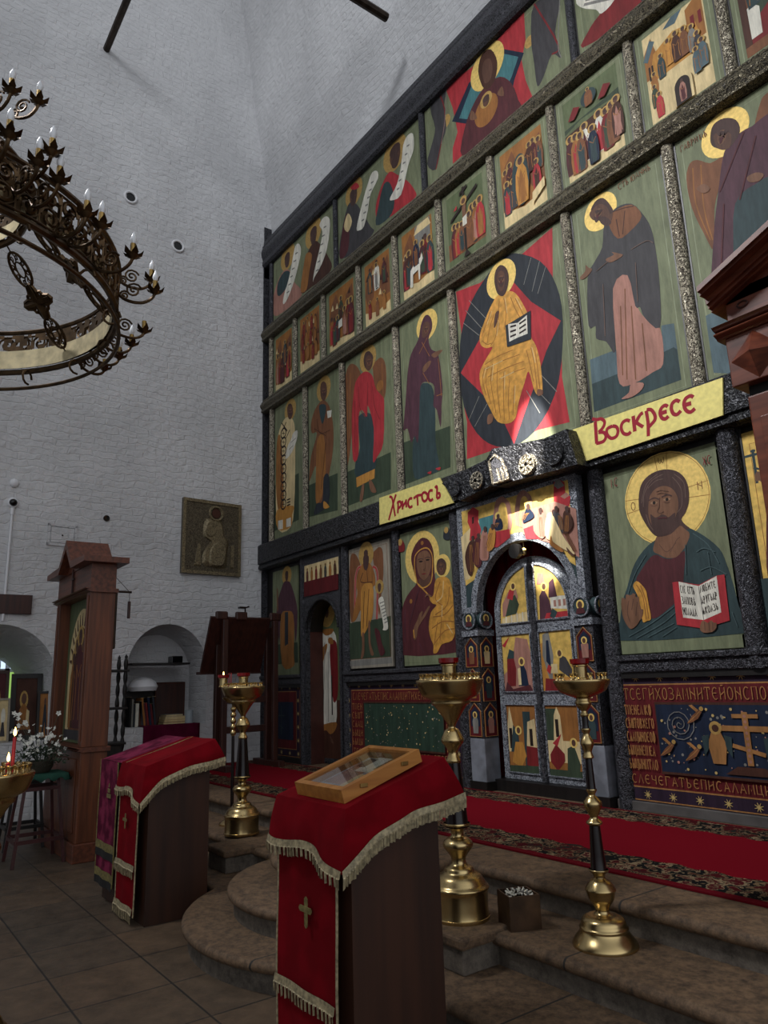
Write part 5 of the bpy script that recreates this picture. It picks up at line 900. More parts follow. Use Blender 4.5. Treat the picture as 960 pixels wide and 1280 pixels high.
# --- end icon by the wall
o, p = board('standing_icon', 'narrow icon of a monk in dark mantle, lower tier end beside the white wall', X_(340, 775)+.02, X_(372, 775), Z(356, 845), Z(356, 711), group='standing icons of the lower tier', edge=False)
p.shape([(76, 570), (178, 558), (180, 645), (78, 655)], DGR, Z7, 0); p.build('painting', o); p.pdisc((132, 272), (152, 268), HALOD, Z7); p.build('halo', o)
p.shape([(108, 440), (160, 435), (162, 600), (162, 660), (112, 655)], OCHD, Z7); p.shape([(88, 430), (96, 370), (118, 305), (132, 296), (148, 305), (166, 360), (178, 430), (170, 560), (160, 440), (135, 425), (108, 440), (100, 560)], PURPL, Z7); p.shape([(124, 430), (138, 428), (138, 565), (124, 575)], BLK, Z7, 0); head(p, (132, 272), .085, Z7); p.shape([(90, 330), (95, 340), (96, 420), (90, 415)], SKIN, Z7); p.build('figure', o)
# --- gilded icon at the right edge
gx0, gx1 = P4+.10, P4+1.15; o, p = board('gilded_icon', 'gold ground icon at the right edge with a raised hand holding a thin dark cross', gx0, gx1, Z(930, 805), Z(930, 541), m=GOLDG, edge=False, group='great icons of the lower tier')
p.line([(gx0+.06, zs1+.12), (gx1-.06, zs1+.12), (gx1-.06, Z(930, 541)-.1), (gx0+.06, Z(930, 541)-.1)], .006, OCHD, True); p.shape([(938, 725), (980, 720), (990, 800), (944, 806)], TEAL, None, 0); p.build('painting', o)
p.stroke([(940.5, 562), (946.5, 604)], .022, TEAL); p.stroke([(930.5, 571.5), (953, 565.5)], .02, TEAL); p.stroke([(938, 564.5), (944, 563)], .016, TEAL); p.stroke([(942, 584.5), (949, 586.5)], .016, TEAL); p.build('cross', o)
p.shape([(943.5, 596), (946, 589.5), (950, 590), (953, 594), (960, 603), (962, 625), (956, 610), (950, 601), (946, 602)], SKIN); p.shape([(956, 598), (985, 590), (1000, 730), (962, 735), (958, 640)], MAR); p.build('figure', o)
# --- deacon's door: arch, dark recess, painted leaf
x0, x1 = P1+.08, P2-.08; cx = (x0+x1)/2; ra = (x1-x0)/2-.05; zsp = Z(404, 752, -.04)-ra*.9
dp = thing('deacon_portal', 'narrow arched side portal with a row of small saints painted on white above it', 'portal', (cx, -.02, .47))
ap = [(cx-ra*math.cos(PI*i/20), zsp+ra*math.sin(PI*i/20)) for i in range(21)]
w = MB(); w.prism([(x0, .47), (ap[0][0], .47)]+ap+[(ap[-1][0], .47), (x1, .47), (x1, zDb), (x0, zDb)], -.05, .02, BASD); w.build('arch_frame', dp)
w = MB(); w.tube([(a, -.055, b) for a, b in ap], .022, BASBLK, 8); w.build('arch_moulding', dp, smooth=True)
p = Paint(-.052); b0, b1, b2, b3 = x0+.02, x1-.02, Z(404, 722, -.05), Z(404, 701, -.05)
p.flat([(b0, b2), (b1, b2), (b1, b3), (b0, b3)], CRM)
for k in range(7):
    R = (b0, b1, b2, b3); mini(p, R, .09+.137*k, .0, .82, [MAR, OCHD, REDD, BRN, TEAL, OCHD, BRND][k], None, True, wide=.34)
p.flat([(b0, b2-.22), (b1, b2-.22), (b1, b2), (b0, b2)], WINE) if b2-.22 > zsp+ra+.03 else None
p.build('saints_frieze', dp)
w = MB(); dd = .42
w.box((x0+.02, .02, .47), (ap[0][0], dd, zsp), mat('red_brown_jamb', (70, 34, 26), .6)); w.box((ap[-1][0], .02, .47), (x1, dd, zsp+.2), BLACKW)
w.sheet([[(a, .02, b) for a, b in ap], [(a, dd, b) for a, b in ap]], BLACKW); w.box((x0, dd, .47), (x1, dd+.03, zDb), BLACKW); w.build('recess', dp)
dl = thing('deacon_door', 'side door leaf painted with a young saint in white robe and red cloak', 'door', (cx, .24, .48))
w = MB(); DY2 = .24; lz = Z(408, 745, DY2); lx0, lx1 = X_(389, 800, DY2), x1+.28; lr = (lx1-lx0)/2; lc = (lx0+lx1)/2
lp = [(lc-lr*math.cos(PI*i/20), lz-lr+lr*math.sin(PI*i/20)) for i in range(21)]
w.prism([(lx0, .48)]+lp+[(lx1, .48)], DY2, DY2+.05, BASD); w.build('leaf', dl)
p = Paint(DY2, .0007); p.flat([(lx0+.06, 1.35)]+[(lc+(a-lc)*.86, b-.06) for a, b in lp]+[(lx1-.06, 1.35)], GRN2); p.flat([(lx0+.06, .55), (lx1-.06, .55), (lx1-.06, 1.35), (lx0+.06, 1.35)], BRND); p.build('painting', dl)
p.pdisc((304, 432), (337, 428), HALOD, Z7); p.build('halo', dl)
p.shape([(262, 580), (272, 525), (290, 505), (320, 503), (342, 530), (348, 620), (346, 800), (344, 900), (310, 918), (272, 922), (268, 760), (264, 660)], WHT, Z7); p.shape([(318, 565), (345, 560), (352, 680), (350, 790), (332, 812), (322, 700)], REDD, Z7); p.shape([(272, 918), (344, 900), (338, 938), (318, 952), (300, 935), (272, 945)], OCHD, Z7); p.shape([(285, 505), (330, 500), (326, 520), (304, 530), (290, 522)], OCHD, Z7)
head(p, (304, 432), .085, Z7, False); p.shape([(278, 600), (300, 565), (306, 580), (284, 660), (272, 755), (266, 750), (274, 660)], OCHD, Z7); p.stroke([(325, 700), (328, 870)], .03, INK, Z7); p.shape([(312, 540), (328, 540), (332, 565), (312, 562)], OCHD, Z7); folds(p, Z7, [[(295, 560), (290, 880)], [(310, 600), (312, 900)]], GRY, .012)
for q in ([(285, 950), (275, 990), (262, 1000), (272, 970)], [(318, 955), (335, 990), (322, 985)]): p.shape(q, SKIND, Z7)
p.build('figure', dl)
# ================================================================== TEXTILE PANELS UNDER THE ICONS
def star(p, x, z, r, m):
    for k in range(4): a = PI*k/4+.3; p.line([(x-r*math.cos(a), z-r*math.sin(a)), (x, z), (x+r*math.cos(a), z+r*math.sin(a))], [.002, r*.28, .002], m)
def textile(label, x0, x1, z0, z1, inner, ink_rows, th=.03):
    o = thing('embroidered_panel', label, 'textile panel', ((x0+x1)/2, -.02, z0), 'embroidered panels below the icons'); w = MB(); w.box((x0, -.02, z0), (x1, .035, z1), PLUM, .006); w.build('panel', o)
    p = Paint(-.02, .0006); b = .115
    p.line([(x0+.012, z0+.012), (x1-.012, z0+.012), (x1-.012, z1-.012), (x0+.012, z1-.012)], .01, GTXT, True)
    p.flat([(x0+b, z0+b), (x1-b, z0+b), (x1-b, z1-b), (x0+b, z1-b)], WINE); p.line([(x0+b, z0+b), (x1-b, z0+b), (x1-b, z1-b), (x0+b, z1-b)], .012, GTXT, True)
    n = max(3, round((x1-x0-b)/.225)); nz = max(2, round((z1-z0-b)/.2)); h = b/2
    for k in range(n+1): x = x0+h+(x1-x0-b)*k/n; star(p, x, z1-h, .036, STAR); star(p, x, z0+h, .036, STAR)
    for k in range(1, nz): z = z0+h+(z1-z0-b)*k/nz; star(p, x0+h, z, .036, STAR); star(p, x1-h, z, .036, STAR)
    p.build('border', o); return o, p, b
zt0, zt1 = Z(775, 998, -.02), Z(758, 840, -.02)
tx0 = X_(766, 915, -.02); nx0 = X_(825, 920, -.02); ncx = X_(936, 915, -.02); nx1 = 2*ncx-nx0; tx1 = 2*ncx-tx0
o, p, b = textile('dark red lettered panel with blue starry field and cross, right of the central doors', tx0, tx1, zt0, zt1, None, None)
nz0, nz1 = Z(826, 965, -.02), Z(817, 879, -.02)
lh = (zt1-b-nz1)-.06; lhb = (nz0-zt0-b)-.06; cw = .062
txt = ['ТСЕГЙХОЗАМНИТЕЙОНСПОВАХОЕМЕТЕБЕГЕПИЛУГОСТЬВЕ', 'СЛЕЧЕГАТЪЕПИСАЛАМЦИТИХЕЙПАМЕТЕКЛОПИГЕФСЕХЪВО']
def runs(p, t, x, z, x1, h=None): write(p, t[:max(0, int((x1-x)/cw))], x, z, cw, h or lh, .007, GTXT, .15)
runs(p, txt[0], tx0+b+.04, zt1-b-.03-lh, tx1-b-.03); p.build('lettering', o); runs(p, txt[1], tx0+b+.04, zt0+b+.03, tx1-b-.03, lhb)
mid = ['ТПЕНЕЛІКФ', 'СѢШТОВХЕГО', 'СѦАЦЫНОЕОФ', 'ЬЫЦИНЕПІЕА', 'ЬЫЦЫНПТЛО']; zz0, zz1 = nz0, nz1
for k, t in enumerate(mid):
    z = zz1-(zz1-zz0)*(k+1)/5+.015; hh = (zz1-zz0)/5-.03; c_ = (nx0-.03-(tx0+b+.04))/len(t)
    write(p, t, tx0+b+.04, z, c_, hh, .007, GTXT, .15); p.build('lettering', o); write(p, t[::-1], nx1+.03, z, c_, hh, .007, GTXT, .15)
p.build('lettering', o)
p.flat([(nx0, nz0), (nx1, nz0), (nx1, nz1), (nx0, nz1)], NAVY); p.line([(nx0, nz0), (nx1, nz0), (nx1, nz1), (nx0, nz1)], .02, BRND, True); r2 = random.Random(5)
for cm, cn in ((GRY, 80), (STAR, 36), (PNK, 34)):
    for k in range(cn): p.disc((r2.uniform(nx0+.03, nx1-.03), r2.uniform(nz0+.03, nz1-.03)), r2.choice([.005, .006, .009, .012]), cm, n=6)
c = p.px([(852, 905)])[0]
p.line([(c[0]+.0034*t*math.cos(t*.5), c[1]+.0034*t*math.sin(t*.5)) for t in range(1, 40)], .006, GRY); p.build('starry_field', o)
# cross, angels
cb = p.px([(938, 952)])[0]; cx_ = ncx; zc0, zc1 = nz0+.1, nz1-.06
p.line([(cx_, zc0), (cx_, zc1)], .045, GTXT); p.line([(cx_-.22, zc1-.12), (cx_+.22, zc1-.12)], .04, GTXT); p.line([(cx_-.1, zc1-.03), (cx_+.1, zc1-.03)], .03, GTXT); p.line([(cx_-.12, zc0+.14), (cx_+.12, zc0+.08)], .03, GTXT)
for k in range(9): p.disc((cx_, zc0+.03+(zc1-zc0-.06)*k/8), .012, PNK, n=8)
p.flat([(cx_-.2, nz0+.03), (cx_-.1, nz0+.09), (cx_+.1, nz0+.09), (cx_+.2, nz0+.03)], BRND); p.build('cross', o)
for s in (-1, 1):
    ax_ = cx_+s*.24; H = zc1-zc0-.1
    p.flat([(ax_-.05, zc0), (ax_-.075, zc0+H*.5), (ax_-.04, zc0+H*.8), (ax_+.04, zc0+H*.8), (ax_+.075, zc0+H*.5), (ax_+.05, zc0)], GTXT); p.flat([(ax_-.06, zc0+H*.75), (ax_-.12, zc0+H*.7), (ax_-.11, zc0+.05), (ax_-.07, zc0+H*.4)], TEAL); p.flat([(ax_+.06, zc0+H*.75), (ax_+.12, zc0+H*.7), (ax_+.11, zc0+.05), (ax_+.07, zc0+H*.4)], TEAL); p.disc((ax_, zc0+H*.93), .05, HALOD, n=16); p.disc((ax_, zc0+H*.92), .028, BRND, n=12); p.build('angel', o)
for (x, y) in ((840, 934), (874, 893), (872, 940)):                # flying figures
    q = p.px([(x, y)])[0]; J = lambda l: [(q[0]+u, q[1]+v) for u, v in l]
    p.flat(J([(-.09, -.07), (-.04, -.01), (.02, .035), (.045, .02), (.01, -.03), (-.05, -.06)]), BRN); p.flat(J([(.0, .02), (-.06, .07), (-.03, .075), (.02, .035)]), GTXT); p.line(J([(-.08, -.06), (-.01, -.01), (.03, .025)]), .006, GTXT); p.disc((q[0]+.045, q[1]+.045), .018, HALOD, n=10); p.build('flying_figure', o)
# left of the doors
lx0_, lx1_ = X_(434, 900, -.02), 4.66
o, p, b = textile('dark red lettered panel with green starry field, left of the central doors', lx0_, lx1_, zt0, zt1, None, None)
runs(p, txt[1], lx0_+b+.04, zt1-b-.03-lh, lx1_-b-.03); p.build('lettering', o); runs(p, txt[0], lx0_+b+.04, zt0+b+.03, lx1_-b-.03, lhb)
gx0_, gx1_ = X_(457, 910, -.02), X_(557, 910, -.02)
for k, t in enumerate(mid):
    z = zz1-(zz1-zz0)*(k+1)/5+.015; hh = (zz1-zz0)/5-.03
    write(p, t[:4], lx0_+b+.03, z, (gx0_-.03-lx0_-b-.03)/4, hh, .007, GTXT, .15); write(p, t[:5], gx1_+.03, z, (lx1_-b-.02-gx1_-.03)/5, hh, .007, GTXT, .15)
p.build('lettering', o)
p.flat([(gx0_, nz0), (gx1_, nz0), (gx1_, nz1), (gx0_, nz1)], GRNC)
for cm, cn in ((GRY, 40), (STAR, 40), (CRM, 30)):
    for k in range(cn): p.disc((r2.uniform(gx0_+.03, gx1_-.03), r2.uniform(nz0+.03, nz1-.03)), r2.choice([.005, .007, .01]), cm, n=6)
p.line([(gx0_, nz0), (gx1_, nz0), (gx1_, nz1), (gx0_, nz1)], .02, BRND, True); p.build('starry_field', o)
# end panel by the wall
o, p, b = textile('small dark panel with a faint cross in the lower left corner of the screen', .06, P1-.1, zt0, zt1, None, None)
a0, a1 = .06+.2, P1-.3; p.flat([(a0, nz0), (a1, nz0), (a1, nz1), (a0, nz1)], NAVY); am = (a0+a1)/2; p.line([(am, nz0+.06), (am, nz1-.06)], .02, TEAL); p.line([(am-.1, nz1-.2), (am+.1, nz1-.2)], .02, TEAL); p.line([(am-.06, nz0+.2), (am+.06, nz0+.16)], .015, TEAL); p.build('starry_field', o)
for a_, b_, m_ in ((tx0, XE, mat('dark_grey_stone', (84, 80, 78), .7, 0, (5, .3))), (lx0_, 4.66, BLACKW), (0, P1-.06, BLACKW)): w = MB(); w.box((a_, -.05, .47), (b_, .05, zt0), m_, .005); w.build('plinth', FRM)
# ================================================================== FURNITURE
def zat(px, py, x, y):
    """height at which the upright through (x,y) is seen at image row py"""
    best = None
    for k in range(400):
        z = k*.02
        v = Vector((x, y, z))-CAM; yy = 640-F0*v.dot(U_)/v.dot(F_)
        if best is None or abs(yy-py) < best[0]: best = (abs(yy-py), z)
    z = best[1]
    for k in range(-20, 21):
        zz = z+k*.001; v = Vector((x, y, zz))-CAM; yy = 640-F0*v.dot(U_)/v.dot(F_)
        if abs(yy-py) < best[0]: best = (abs(yy-py), zz)
    return best[1]
def mpp(x, y, z): return (Vector((x, y, z))-CAM).dot(F_)/F0
# ---- draped lecterns
SLO = .31
def lectern_body(name, label, x0, x1, yf, dep, zf, m):
    o = thing(name, label, 'lectern', ((x0+x1)/2, yf+dep/2, 0), 'draped lecterns'); zb = zf+SLO*dep
    w = MB(); w.prism([(yf+.02, 0), (yf+dep-.02, 0), (yf+dep-.02, zb-.03), (yf+.02, zf-.03)], x0, x1, m, 'x'); w.build('cabinet', o)
    w = MB(); w.prism([(yf-.01, zf-.03), (yf+dep+.01, zb-.025), (yf+dep+.01, zb-.002), (yf-.01, zf-.008)], x0-.02, x1+.02, m, 'x'); w.build('slanted_top', o); return o
def fringe(path, h, mb, out=(0, 0)):
    """bullion fringe: a band with hanging threads below a polyline"""
    P = [Vector(q) for q in path]; L = [0]
    for a, b in zip(P, P[1:]): L.append(L[-1]+(b-a).length)
    n = int(L[-1]/.007); vs = []; fs = []
    def at(s):
        for i in range(len(P)-1):
            if s <= L[i+1]+1e-9: return P[i].lerp(P[i+1], (s-L[i])/max(1e-9, L[i+1]-L[i]))
        return P[-1]
    ox, oy = out; r = random.Random(1)
    for i in range(n+1):
        p = at(L[-1]*i/n); j = r.uniform(-.1, .1)*h; k = .005 if i % 2 else -.002
        vs += [(p.x+ox*.004, p.y+oy*.004, p.z+.012), (p.x+ox*.010, p.y+oy*.010, p.z-h*.25), (p.x+ox*(.012+k), p.y+oy*(.012+k), p.z-h*.32), (p.x+ox*(.010+k), p.y+oy*(.010+k), p.z-h+j)]
    fs = [(4*i+c, 4*i+4+c, 4*i+5+c, 4*i+1+c) for i in range(n) for c in (0, 1)]+[(4*i+2, 4*i+6, 4*i+7, 4*i+3) for i in range(n) if i % 4 != 3]
    mb.add(vs, fs, FRINGE)
def cover(name, label, x0, x1, yf, dep, zf, fd, sd, m, rightflap=True, tail=.09):
    """velvet cover on the slanted top, with fringed flaps in front and at the right"""
    o = thing(name, label, 'lectern cloth', ((x0+x1)/2, yf, zf), 'fringed lectern cloths'); h = .006; W = MB(); zb = zf+SLO*dep
    nx, ny = 14, 12
    def top(u, v): return (x0+(x1-x0)*u, yf-.014+(dep+.028)*v, zf+h+SLO*(dep*v)+.003*math.sin(u*9)*math.sin(v*7))
    W.sheet([[top(i/nx, j/ny) for i in range(nx+1)] for j in range(ny+1)], m)
    tc_ = top(1, 0)
    def corner(t): return Vector((tc_[0]+.035*t, tc_[1]-.045*t, tc_[2]-(fd+tail)*t))
    def front0(u, t):
        a = top(u, 0); return Vector((a[0]-.012*t*max(0, (.25-u)/.25), a[1]-.032*math.sin(t*PI/2)-.010*math.sin(u*17)*t, a[2]-(fd+.012*math.sin(u*8.5))*t))
    def front(u, t):
        w_ = max(0, (u-.5)/.5)**1.4 if rightflap else 0; return tuple(front0(u, t)+(corner(t)-front0(1, t))*w_)
    W.sheet([[front(i/nx, j/6) for i in range(nx+1)] for j in range(7)], m); ff = [front(i/28, 1) for i in range(29)]
    rf = None
    if rightflap:
        def side0(v, t):
            a = top(1, v); return Vector((a[0]+(.03+.03*v)*math.sin(t*PI/2)+.006*math.sin(v*18)*t, a[1]+.06*t*max(0, (v-.7)/.3), a[2]-(sd+.010*math.sin(v*7+1))*t))
        def side(v, t):
            w_ = max(0, (.2-v)/.2)**1.5; return tuple(side0(v, t)+(corner(t)-side0(0, t))*w_)
        W.sheet([[side(j/ny, k/6) for j in range(ny+1)] for k in range(7)], m); rf = [side(j/24, 1) for j in range(25)]
    W.build('velvet', o, True); f = MB(); fringe(ff, .05, f, (0, -1))
    if rf: fringe(rf, .05, f, (1, 0))
    f.build('fringe', o); return o
def strip(o, x0, x1, yf, zt, zb, m, bands, trim=.012, cross=None, tm=FRINGE, wav=.006):
    W = MB(); n = 12; r = 24
    f = lambda u, v: (x0+(x1-x0)*u+.004*math.sin(v*9), yf-.012-wav*math.sin(u*11+v*3)*v-.004, zt+(zb-zt)*v)
    W.sheet([[f(i/n, j/r) for i in range(n+1)] for j in range(r+1)], m); W.build('front_panel', o, True)
    T = MB()
    for u in (0, 1): T.tube([f(u, j/r) for j in range(r+1)], trim*.45, tm, 6)
    T.build('edging', o)
    for zz, fr, bm in bands:
        v = (zt-zz)/(zt-zb); B = MB(); path = [(f(i/n, v)[0], f(i/n, v)[1]-.006, zz) for i in range(n+1)]
        if fr: fringe(path, fr, B, (0, -1))
        else: B.sheet([[(p[0], p[1], p[2]+.03) for p in path], [(p[0], p[1], p[2]-.03) for p in path]], bm)
        B.build('band', o)
    if cross:
        cx, cz, s = cross; C = MB(); y = yf-.034
        for q in ([(-.18, -1), (0, -1.15), (.18, -1), (.2, -.3), (.2, .8), (0, .95), (-.2, .8), (-.2, -.3)], [(-.75, -.1), (-.9, .1), (-.75, .3), (.75, .3), (.9, .1), (.75, -.1)]): C.prism([(cx+a*s, cz+b*s) for a, b in q], y, y-.004, GOLDB); y -= .003
        C.build('cross_emblem', o)
# front lectern
FX0, FX1, FY, FD, FZ = 7.72, 8.235, -3.86, .48, 1.095
lectern_body('lectern', 'nearer brown plywood lectern draped in red velvet, with a glazed icon box on top', FX0, FX1, FY, FD, FZ, PLY)
c1 = cover('lectern_cloth', 'red velvet cloth with gold fringe under the icon box on the nearer lectern', FX0-.02, FX1+.02, FY, FD, FZ, .165, .145, REDV, True, .055)
strip(c1, FX0+.02, FX1-.035, FY-.012, FZ-.13, .02, REDV, [(.40, .055, None), (.1, .055, None)], cross=((FX0+FX1)/2+.03, .70, .055))
# icon box lying on it
bx = thing('icon_box', 'shallow oak box with a glass lid lying tilted on the red lectern cloth', 'display box', (8.02, -3.65, FZ+.07)); BX0, BX1, T0, T1, H = 7.835, 8.205, .015, .415, .052
def S(x, t, h): return (x, FY+t-h*SLO*.95, FZ+.012+SLO*t+h)
def slab(w, x0, x1, t0, t1, h0, h1, m): w.hexa([S(x0, t0, h0), S(x1, t0, h0), S(x1, t1, h0), S(x0, t1, h0), S(x0, t0, h1), S(x1, t0, h1), S(x1, t1, h1), S(x0, t1, h1)], m)
w = MB(); f_ = .028
slab(w, BX0, BX1, T0, T0+f_, 0, H, OAK); slab(w, BX0, BX1, T1-f_, T1, 0, H, OAK); slab(w, BX0, BX0+f_, T0+f_, T1-f_, 0, H, OAK); slab(w, BX1-f_, BX1, T0+f_, T1-f_, 0, H, OAK); slab(w, BX0+f_, BX1-f_, T0+f_, T1-f_, 0, .008, OAK); w.build('frame', bx)
w = MB(); slab(w, BX0+.05, BX1-.05, T0+.05, T1-.05, .009, .014, mat('print_blue_grey', (150, 160, 170), .5, 0, (14, .4)))
for k, (a, b, c, d, m) in enumerate(((.06, .1, .2, .3, PNK), (.2, .08, .3, .2, CRM), (.12, .22, .26, .36, WHT), (.08, .26, .14, .34, MAR), (.22, .25, .31, .36, OCHD))): slab(w, BX0+a, BX0+c, T0+b, T0+d, .0141, .0146+.0004*k, m)
w.build('icon_print', bx)
w = MB(); gl, nt, b_, N_, L_ = nodes('lid_glass'); b_.inputs['Transmission Weight'].default_value = 1; b_.inputs['Roughness'].default_value = .02; b_.inputs['IOR'].default_value = 1.45; b_.inputs['Base Color'].default_value = (.95, .97, .97, 1)
slab(w, BX0+f_*.6, BX1-f_*.6, T0+f_*.6, T1-f_*.6, H-.012, H-.009, gl); w.build('glass_lid', bx)
for t in (T0+.1, T1-.09):
    w = MB(); a = S(BX1+.002, t, H*.55); w.box((a[0]-.001, a[1]-.018, a[2]-.008), (a[0]+.005, a[1]+.018, a[2]+.008), BRASSD, .002); w.build('latch', bx)
# far lectern with two cloths
GX0, GX1, GY, GD, GZ = 4.36, 5.36, -3.66, .49, 1.03
lectern_body('lectern', 'farther brown plywood lectern draped in magenta and red cloths, beside the round stone steps', GX0, GX1, GY, GD, GZ, PLY)
ck = thing('lectern_cloth', 'magenta velvet cloth with olive gold braid at the left side of the farther lectern', 'lectern cloth', (4.6, GY, GZ), 'fringed lectern cloths')
W = MB(); n = 10
W.sheet([[(GX0-.04+.62*i/n, GY-.016+(GD+.03)*j/8, GZ+.004+SLO*GD*j/8) for i in range(n+1)] for j in range(9)], PINKV); W.build('velvet', ck, True)
W = MB(); W.sheet([[(GX0+.56+.02*i, GY-.018+(GD+.03)*j/8, GZ+.007+SLO*GD*j/8) for i in range(5)] for j in range(9)], BLKF); W.tube([(GX0+.58, GY-.018+(GD+.03)*j/8, GZ+.012+SLO*GD*j/8) for j in range(9)], .006, GOLDB, 6); W.build('black_border', ck)
strip(ck, GX0-.04, GX0+.42, GY-.014, GZ+.004, .14, PINKV, [(.40, 0, GOLDB), (.345, 0, BLKF), (.20, 0, GOLDB), (.145, 0, BLKF)], tm=GOLDB)
W = MB(); y = GY-.036
for q in ([(-.05, 0), (-.05, .03), (.05, .03), (.05, 0)], [(-.03, .04), (-.03, .07), (.03, .07), (.03, .04)], [(-.015, .08), (0, .11), (.015, .08)]): W.prism([(GX0+.24+a, .76+b) for a, b in q], y, y-.003, GOLDB)
W.build('emblem', ck)
c2 = cover('lectern_cloth', 'red velvet cloth with gold fringe over the right part of the farther lectern', GX0+.48, GX1+.02, GY-.004, GD, GZ+.008, .17, .13, REDV, True, .08)
strip(c2, GX0+.53, GX1-.05, GY-.022, GZ-.13, .06, REDV, [(.37, .07, None), (.1, .08, None)], cross=(GX0+.74, .66, .05))
# ---- brass candle stands
def stand(name, label, x, y, prof, axis_top, sockets, lamp, group='brass candle stands'):
    """prof: list of (radius px, row px, material)"""
    zb = zat(0, prof[0][1], x, y); o = thing(name, label, 'candle stand', (x, y, zb), group); k = mpp(x, y, 1.0)
    runs_ = []
    for r, py, m in prof:
        z = zat(0, py, x, y)
        if runs_ and runs_[-1][0] is m: runs_[-1][1].append((r*k, z))
        else:
            last = runs_[-1][1][-1] if runs_ else None
            runs_.append((m, ([last] if last else [])+[(r*k, z)]))
    for i, (m, pr) in enumerate(runs_):
        nm = 'base' if i == 0 else ('stem' if m is DKWOOD else ('tray' if i == len(runs_)-1 else 'knop'))
        w = MB(); pr2 = soften(pr) if i else [(.001, pr[0][1])]+soften(pr)
        if i == len(runs_)-1: pr2 = pr2+[(.001, pr[-1][1]-.002)]
        w.lathe((x, y, 0), pr2, m, 32); w.build(nm, o, True)
    zt = runs_[-1][1][-1][1]; rt = max(r for r, _ in runs_[-1][1]); first = None; hm = None
    for ring, cnt in sockets:
        for j in range(cnt):
            a = 2*PI*(j+.3*ring)/cnt; px_, py_ = x+rt*ring*math.cos(a), y+rt*ring*math.sin(a)
            if hm is None:
                w = MB(); w.lathe((0, 0, 0), [(.010, 0), (.006, .006), (.0045, .014), (.010, .020), (.011, .032), (.008, .034), (.007, .022)], BRASS, 8); q = w.build('candle_holder', None, True); hm = q.data; q.parent = o; q.location = (px_-x, py_-y, zt-zb)
            else:
                q = bpy.data.objects.new('candle_holder', hm); COL.objects.link(q); q.parent = o; q.location = (px_-x, py_-y, zt-zb)
    for (lx, ly, r, h) in lamp:
        w = MB(); w.lathe((x+lx, y+ly, zt), [(r, 0), (r, .006), (r*.82, .01), (r*.82, h*.62), (r, h*.66), (r*.98, h*.7), (.001, h*.7)], BRASS, 18); q = w.build('oil_lamp', o, True)
        w = MB(); w.lathe((x+lx, y+ly, zt), [(r*.8, h*.7), (r*1.15, h*.78), (r*1.2, h), (r*1.1, h), (r*.8, h*.8)], RGLASS, 18); w.build('red_glass_cup', q, True)
    return o, zt, rt
B, Dk = BRASS, DKWOOD
P_A = [(38.5, 1196, B), (38.5, 1192, B), (36, 1186, B), (31, 1177, B), (28.5, 1171, B), (29, 1168, B), (27, 1164, B), (25, 1156, B), (18, 1149, B), (11, 1146, B), (8, 1141, B), (9, 1136, B), (15, 1128, B), (17.5, 1119, B), (18.5, 1117, B), (17, 1113, B), (12, 1104, B), (7, 1099, B), (8, 1094, B), (12, 1091, B), (11.5, 1089, B), (9.5, 1088, Dk), (6.5, 1033, Dk), (9.5, 1031, B), (9.5, 1029, B), (5, 1023, B), (6, 1019, B), (10, 1012, B), (11.3, 1008, B), (11, 1004, B), (7, 998, B), (4, 994, B), (6.5, 989, B), (6.5, 987, B), (5.6, 986, Dk), (4.4, 949, Dk), (7, 947, B), (5, 940, B), (7.2, 934, B), (8.5, 930, B), (7.2, 925, B), (4, 918, B), (6, 913, B), (6, 911, B), (4.2, 910, Dk), (4, 896, Dk), (5.5, 894, B), (3.5, 889, B), (8, 884, B), (10.5, 879, B), (9, 873, B), (20, 869, B), (29, 864, B), (33, 858, B), (35.5, 853, B), (35.5, 850, B), (33, 849.5, B)]
def fit_axis(px, py, z):
    p = onZ(px, py, z); return p.x, p.y
def front(pr): return [(r, py-r*.36*max(0, py-850)/340, m) for r, py, m in pr]     # measured rows are front rims: move them to the axis
P_A = front(P_A); X3, Y3 = fit_axis(757, P_A[0][1], .313)
o3, zt3, rt3 = stand('candle_stand', 'slender brass candle stand with black stem sections on the steps, right of the tin box', X3, Y3, P_A, None, [(.86, 10)], [(0, 0, .042, .105)])
P_B = [(34, 1158, B), (34.5, 1154, B), (33, 1150, B), (33, 1124, B), (35, 1119, B), (35, 1116, B), (32, 1112, B), (30, 1108, B), (26, 1100, B), (19, 1094, B), (17, 1088, B), (10, 1082, B), (9, 1074, B), (13, 1068, B), (18, 1062, B), (18, 1056, B), (13, 1050, B), (8, 1046, B), (9, 1038, B), (16, 1034, B), (16, 1031, B), (14, 1030, Dk), (8.5, 954, Dk), (9.5, 952, B), (9, 950, B), (6, 942, B), (8, 936, B), (13.5, 929, B), (14.5, 926, B), (13, 921, B), (9, 913, B), (5, 910, B), (5.5, 906, B), (9, 900, B), (20, 884, B), (25, 880, B), (26, 875, B), (36, 870, B), (41, 860, B), (43.5, 853, B), (43.5, 850, B), (41, 849, B)]
P_B = front(P_B); X2, Y2 = fit_axis(577, P_B[0][1], .33)
o2, zt2, rt2 = stand('candle_stand', 'stout brass candle stand with a wide tray just behind the nearer lectern', X2, Y2, P_B, None, [(.86, 26), (.66, 18), (.42, 10)], [(0, 0, .05, .12)])
X1, Y1 = fit_axis(302, 1042, .33); kk = (mpp(X2, Y2, 1)/mpp(X1, Y1, 1))
def remap(py, X, Y):                                   # same stand seen farther off: rows follow the true heights
    z = zat(0, py, X2, Y2); v = Vector((X, Y, z))-CAM; return 640-F0*v.dot(U_)/v.dot(F_)
P_C = [(r*kk, remap(py, X1, Y1), m) for r, py, m in P_B]
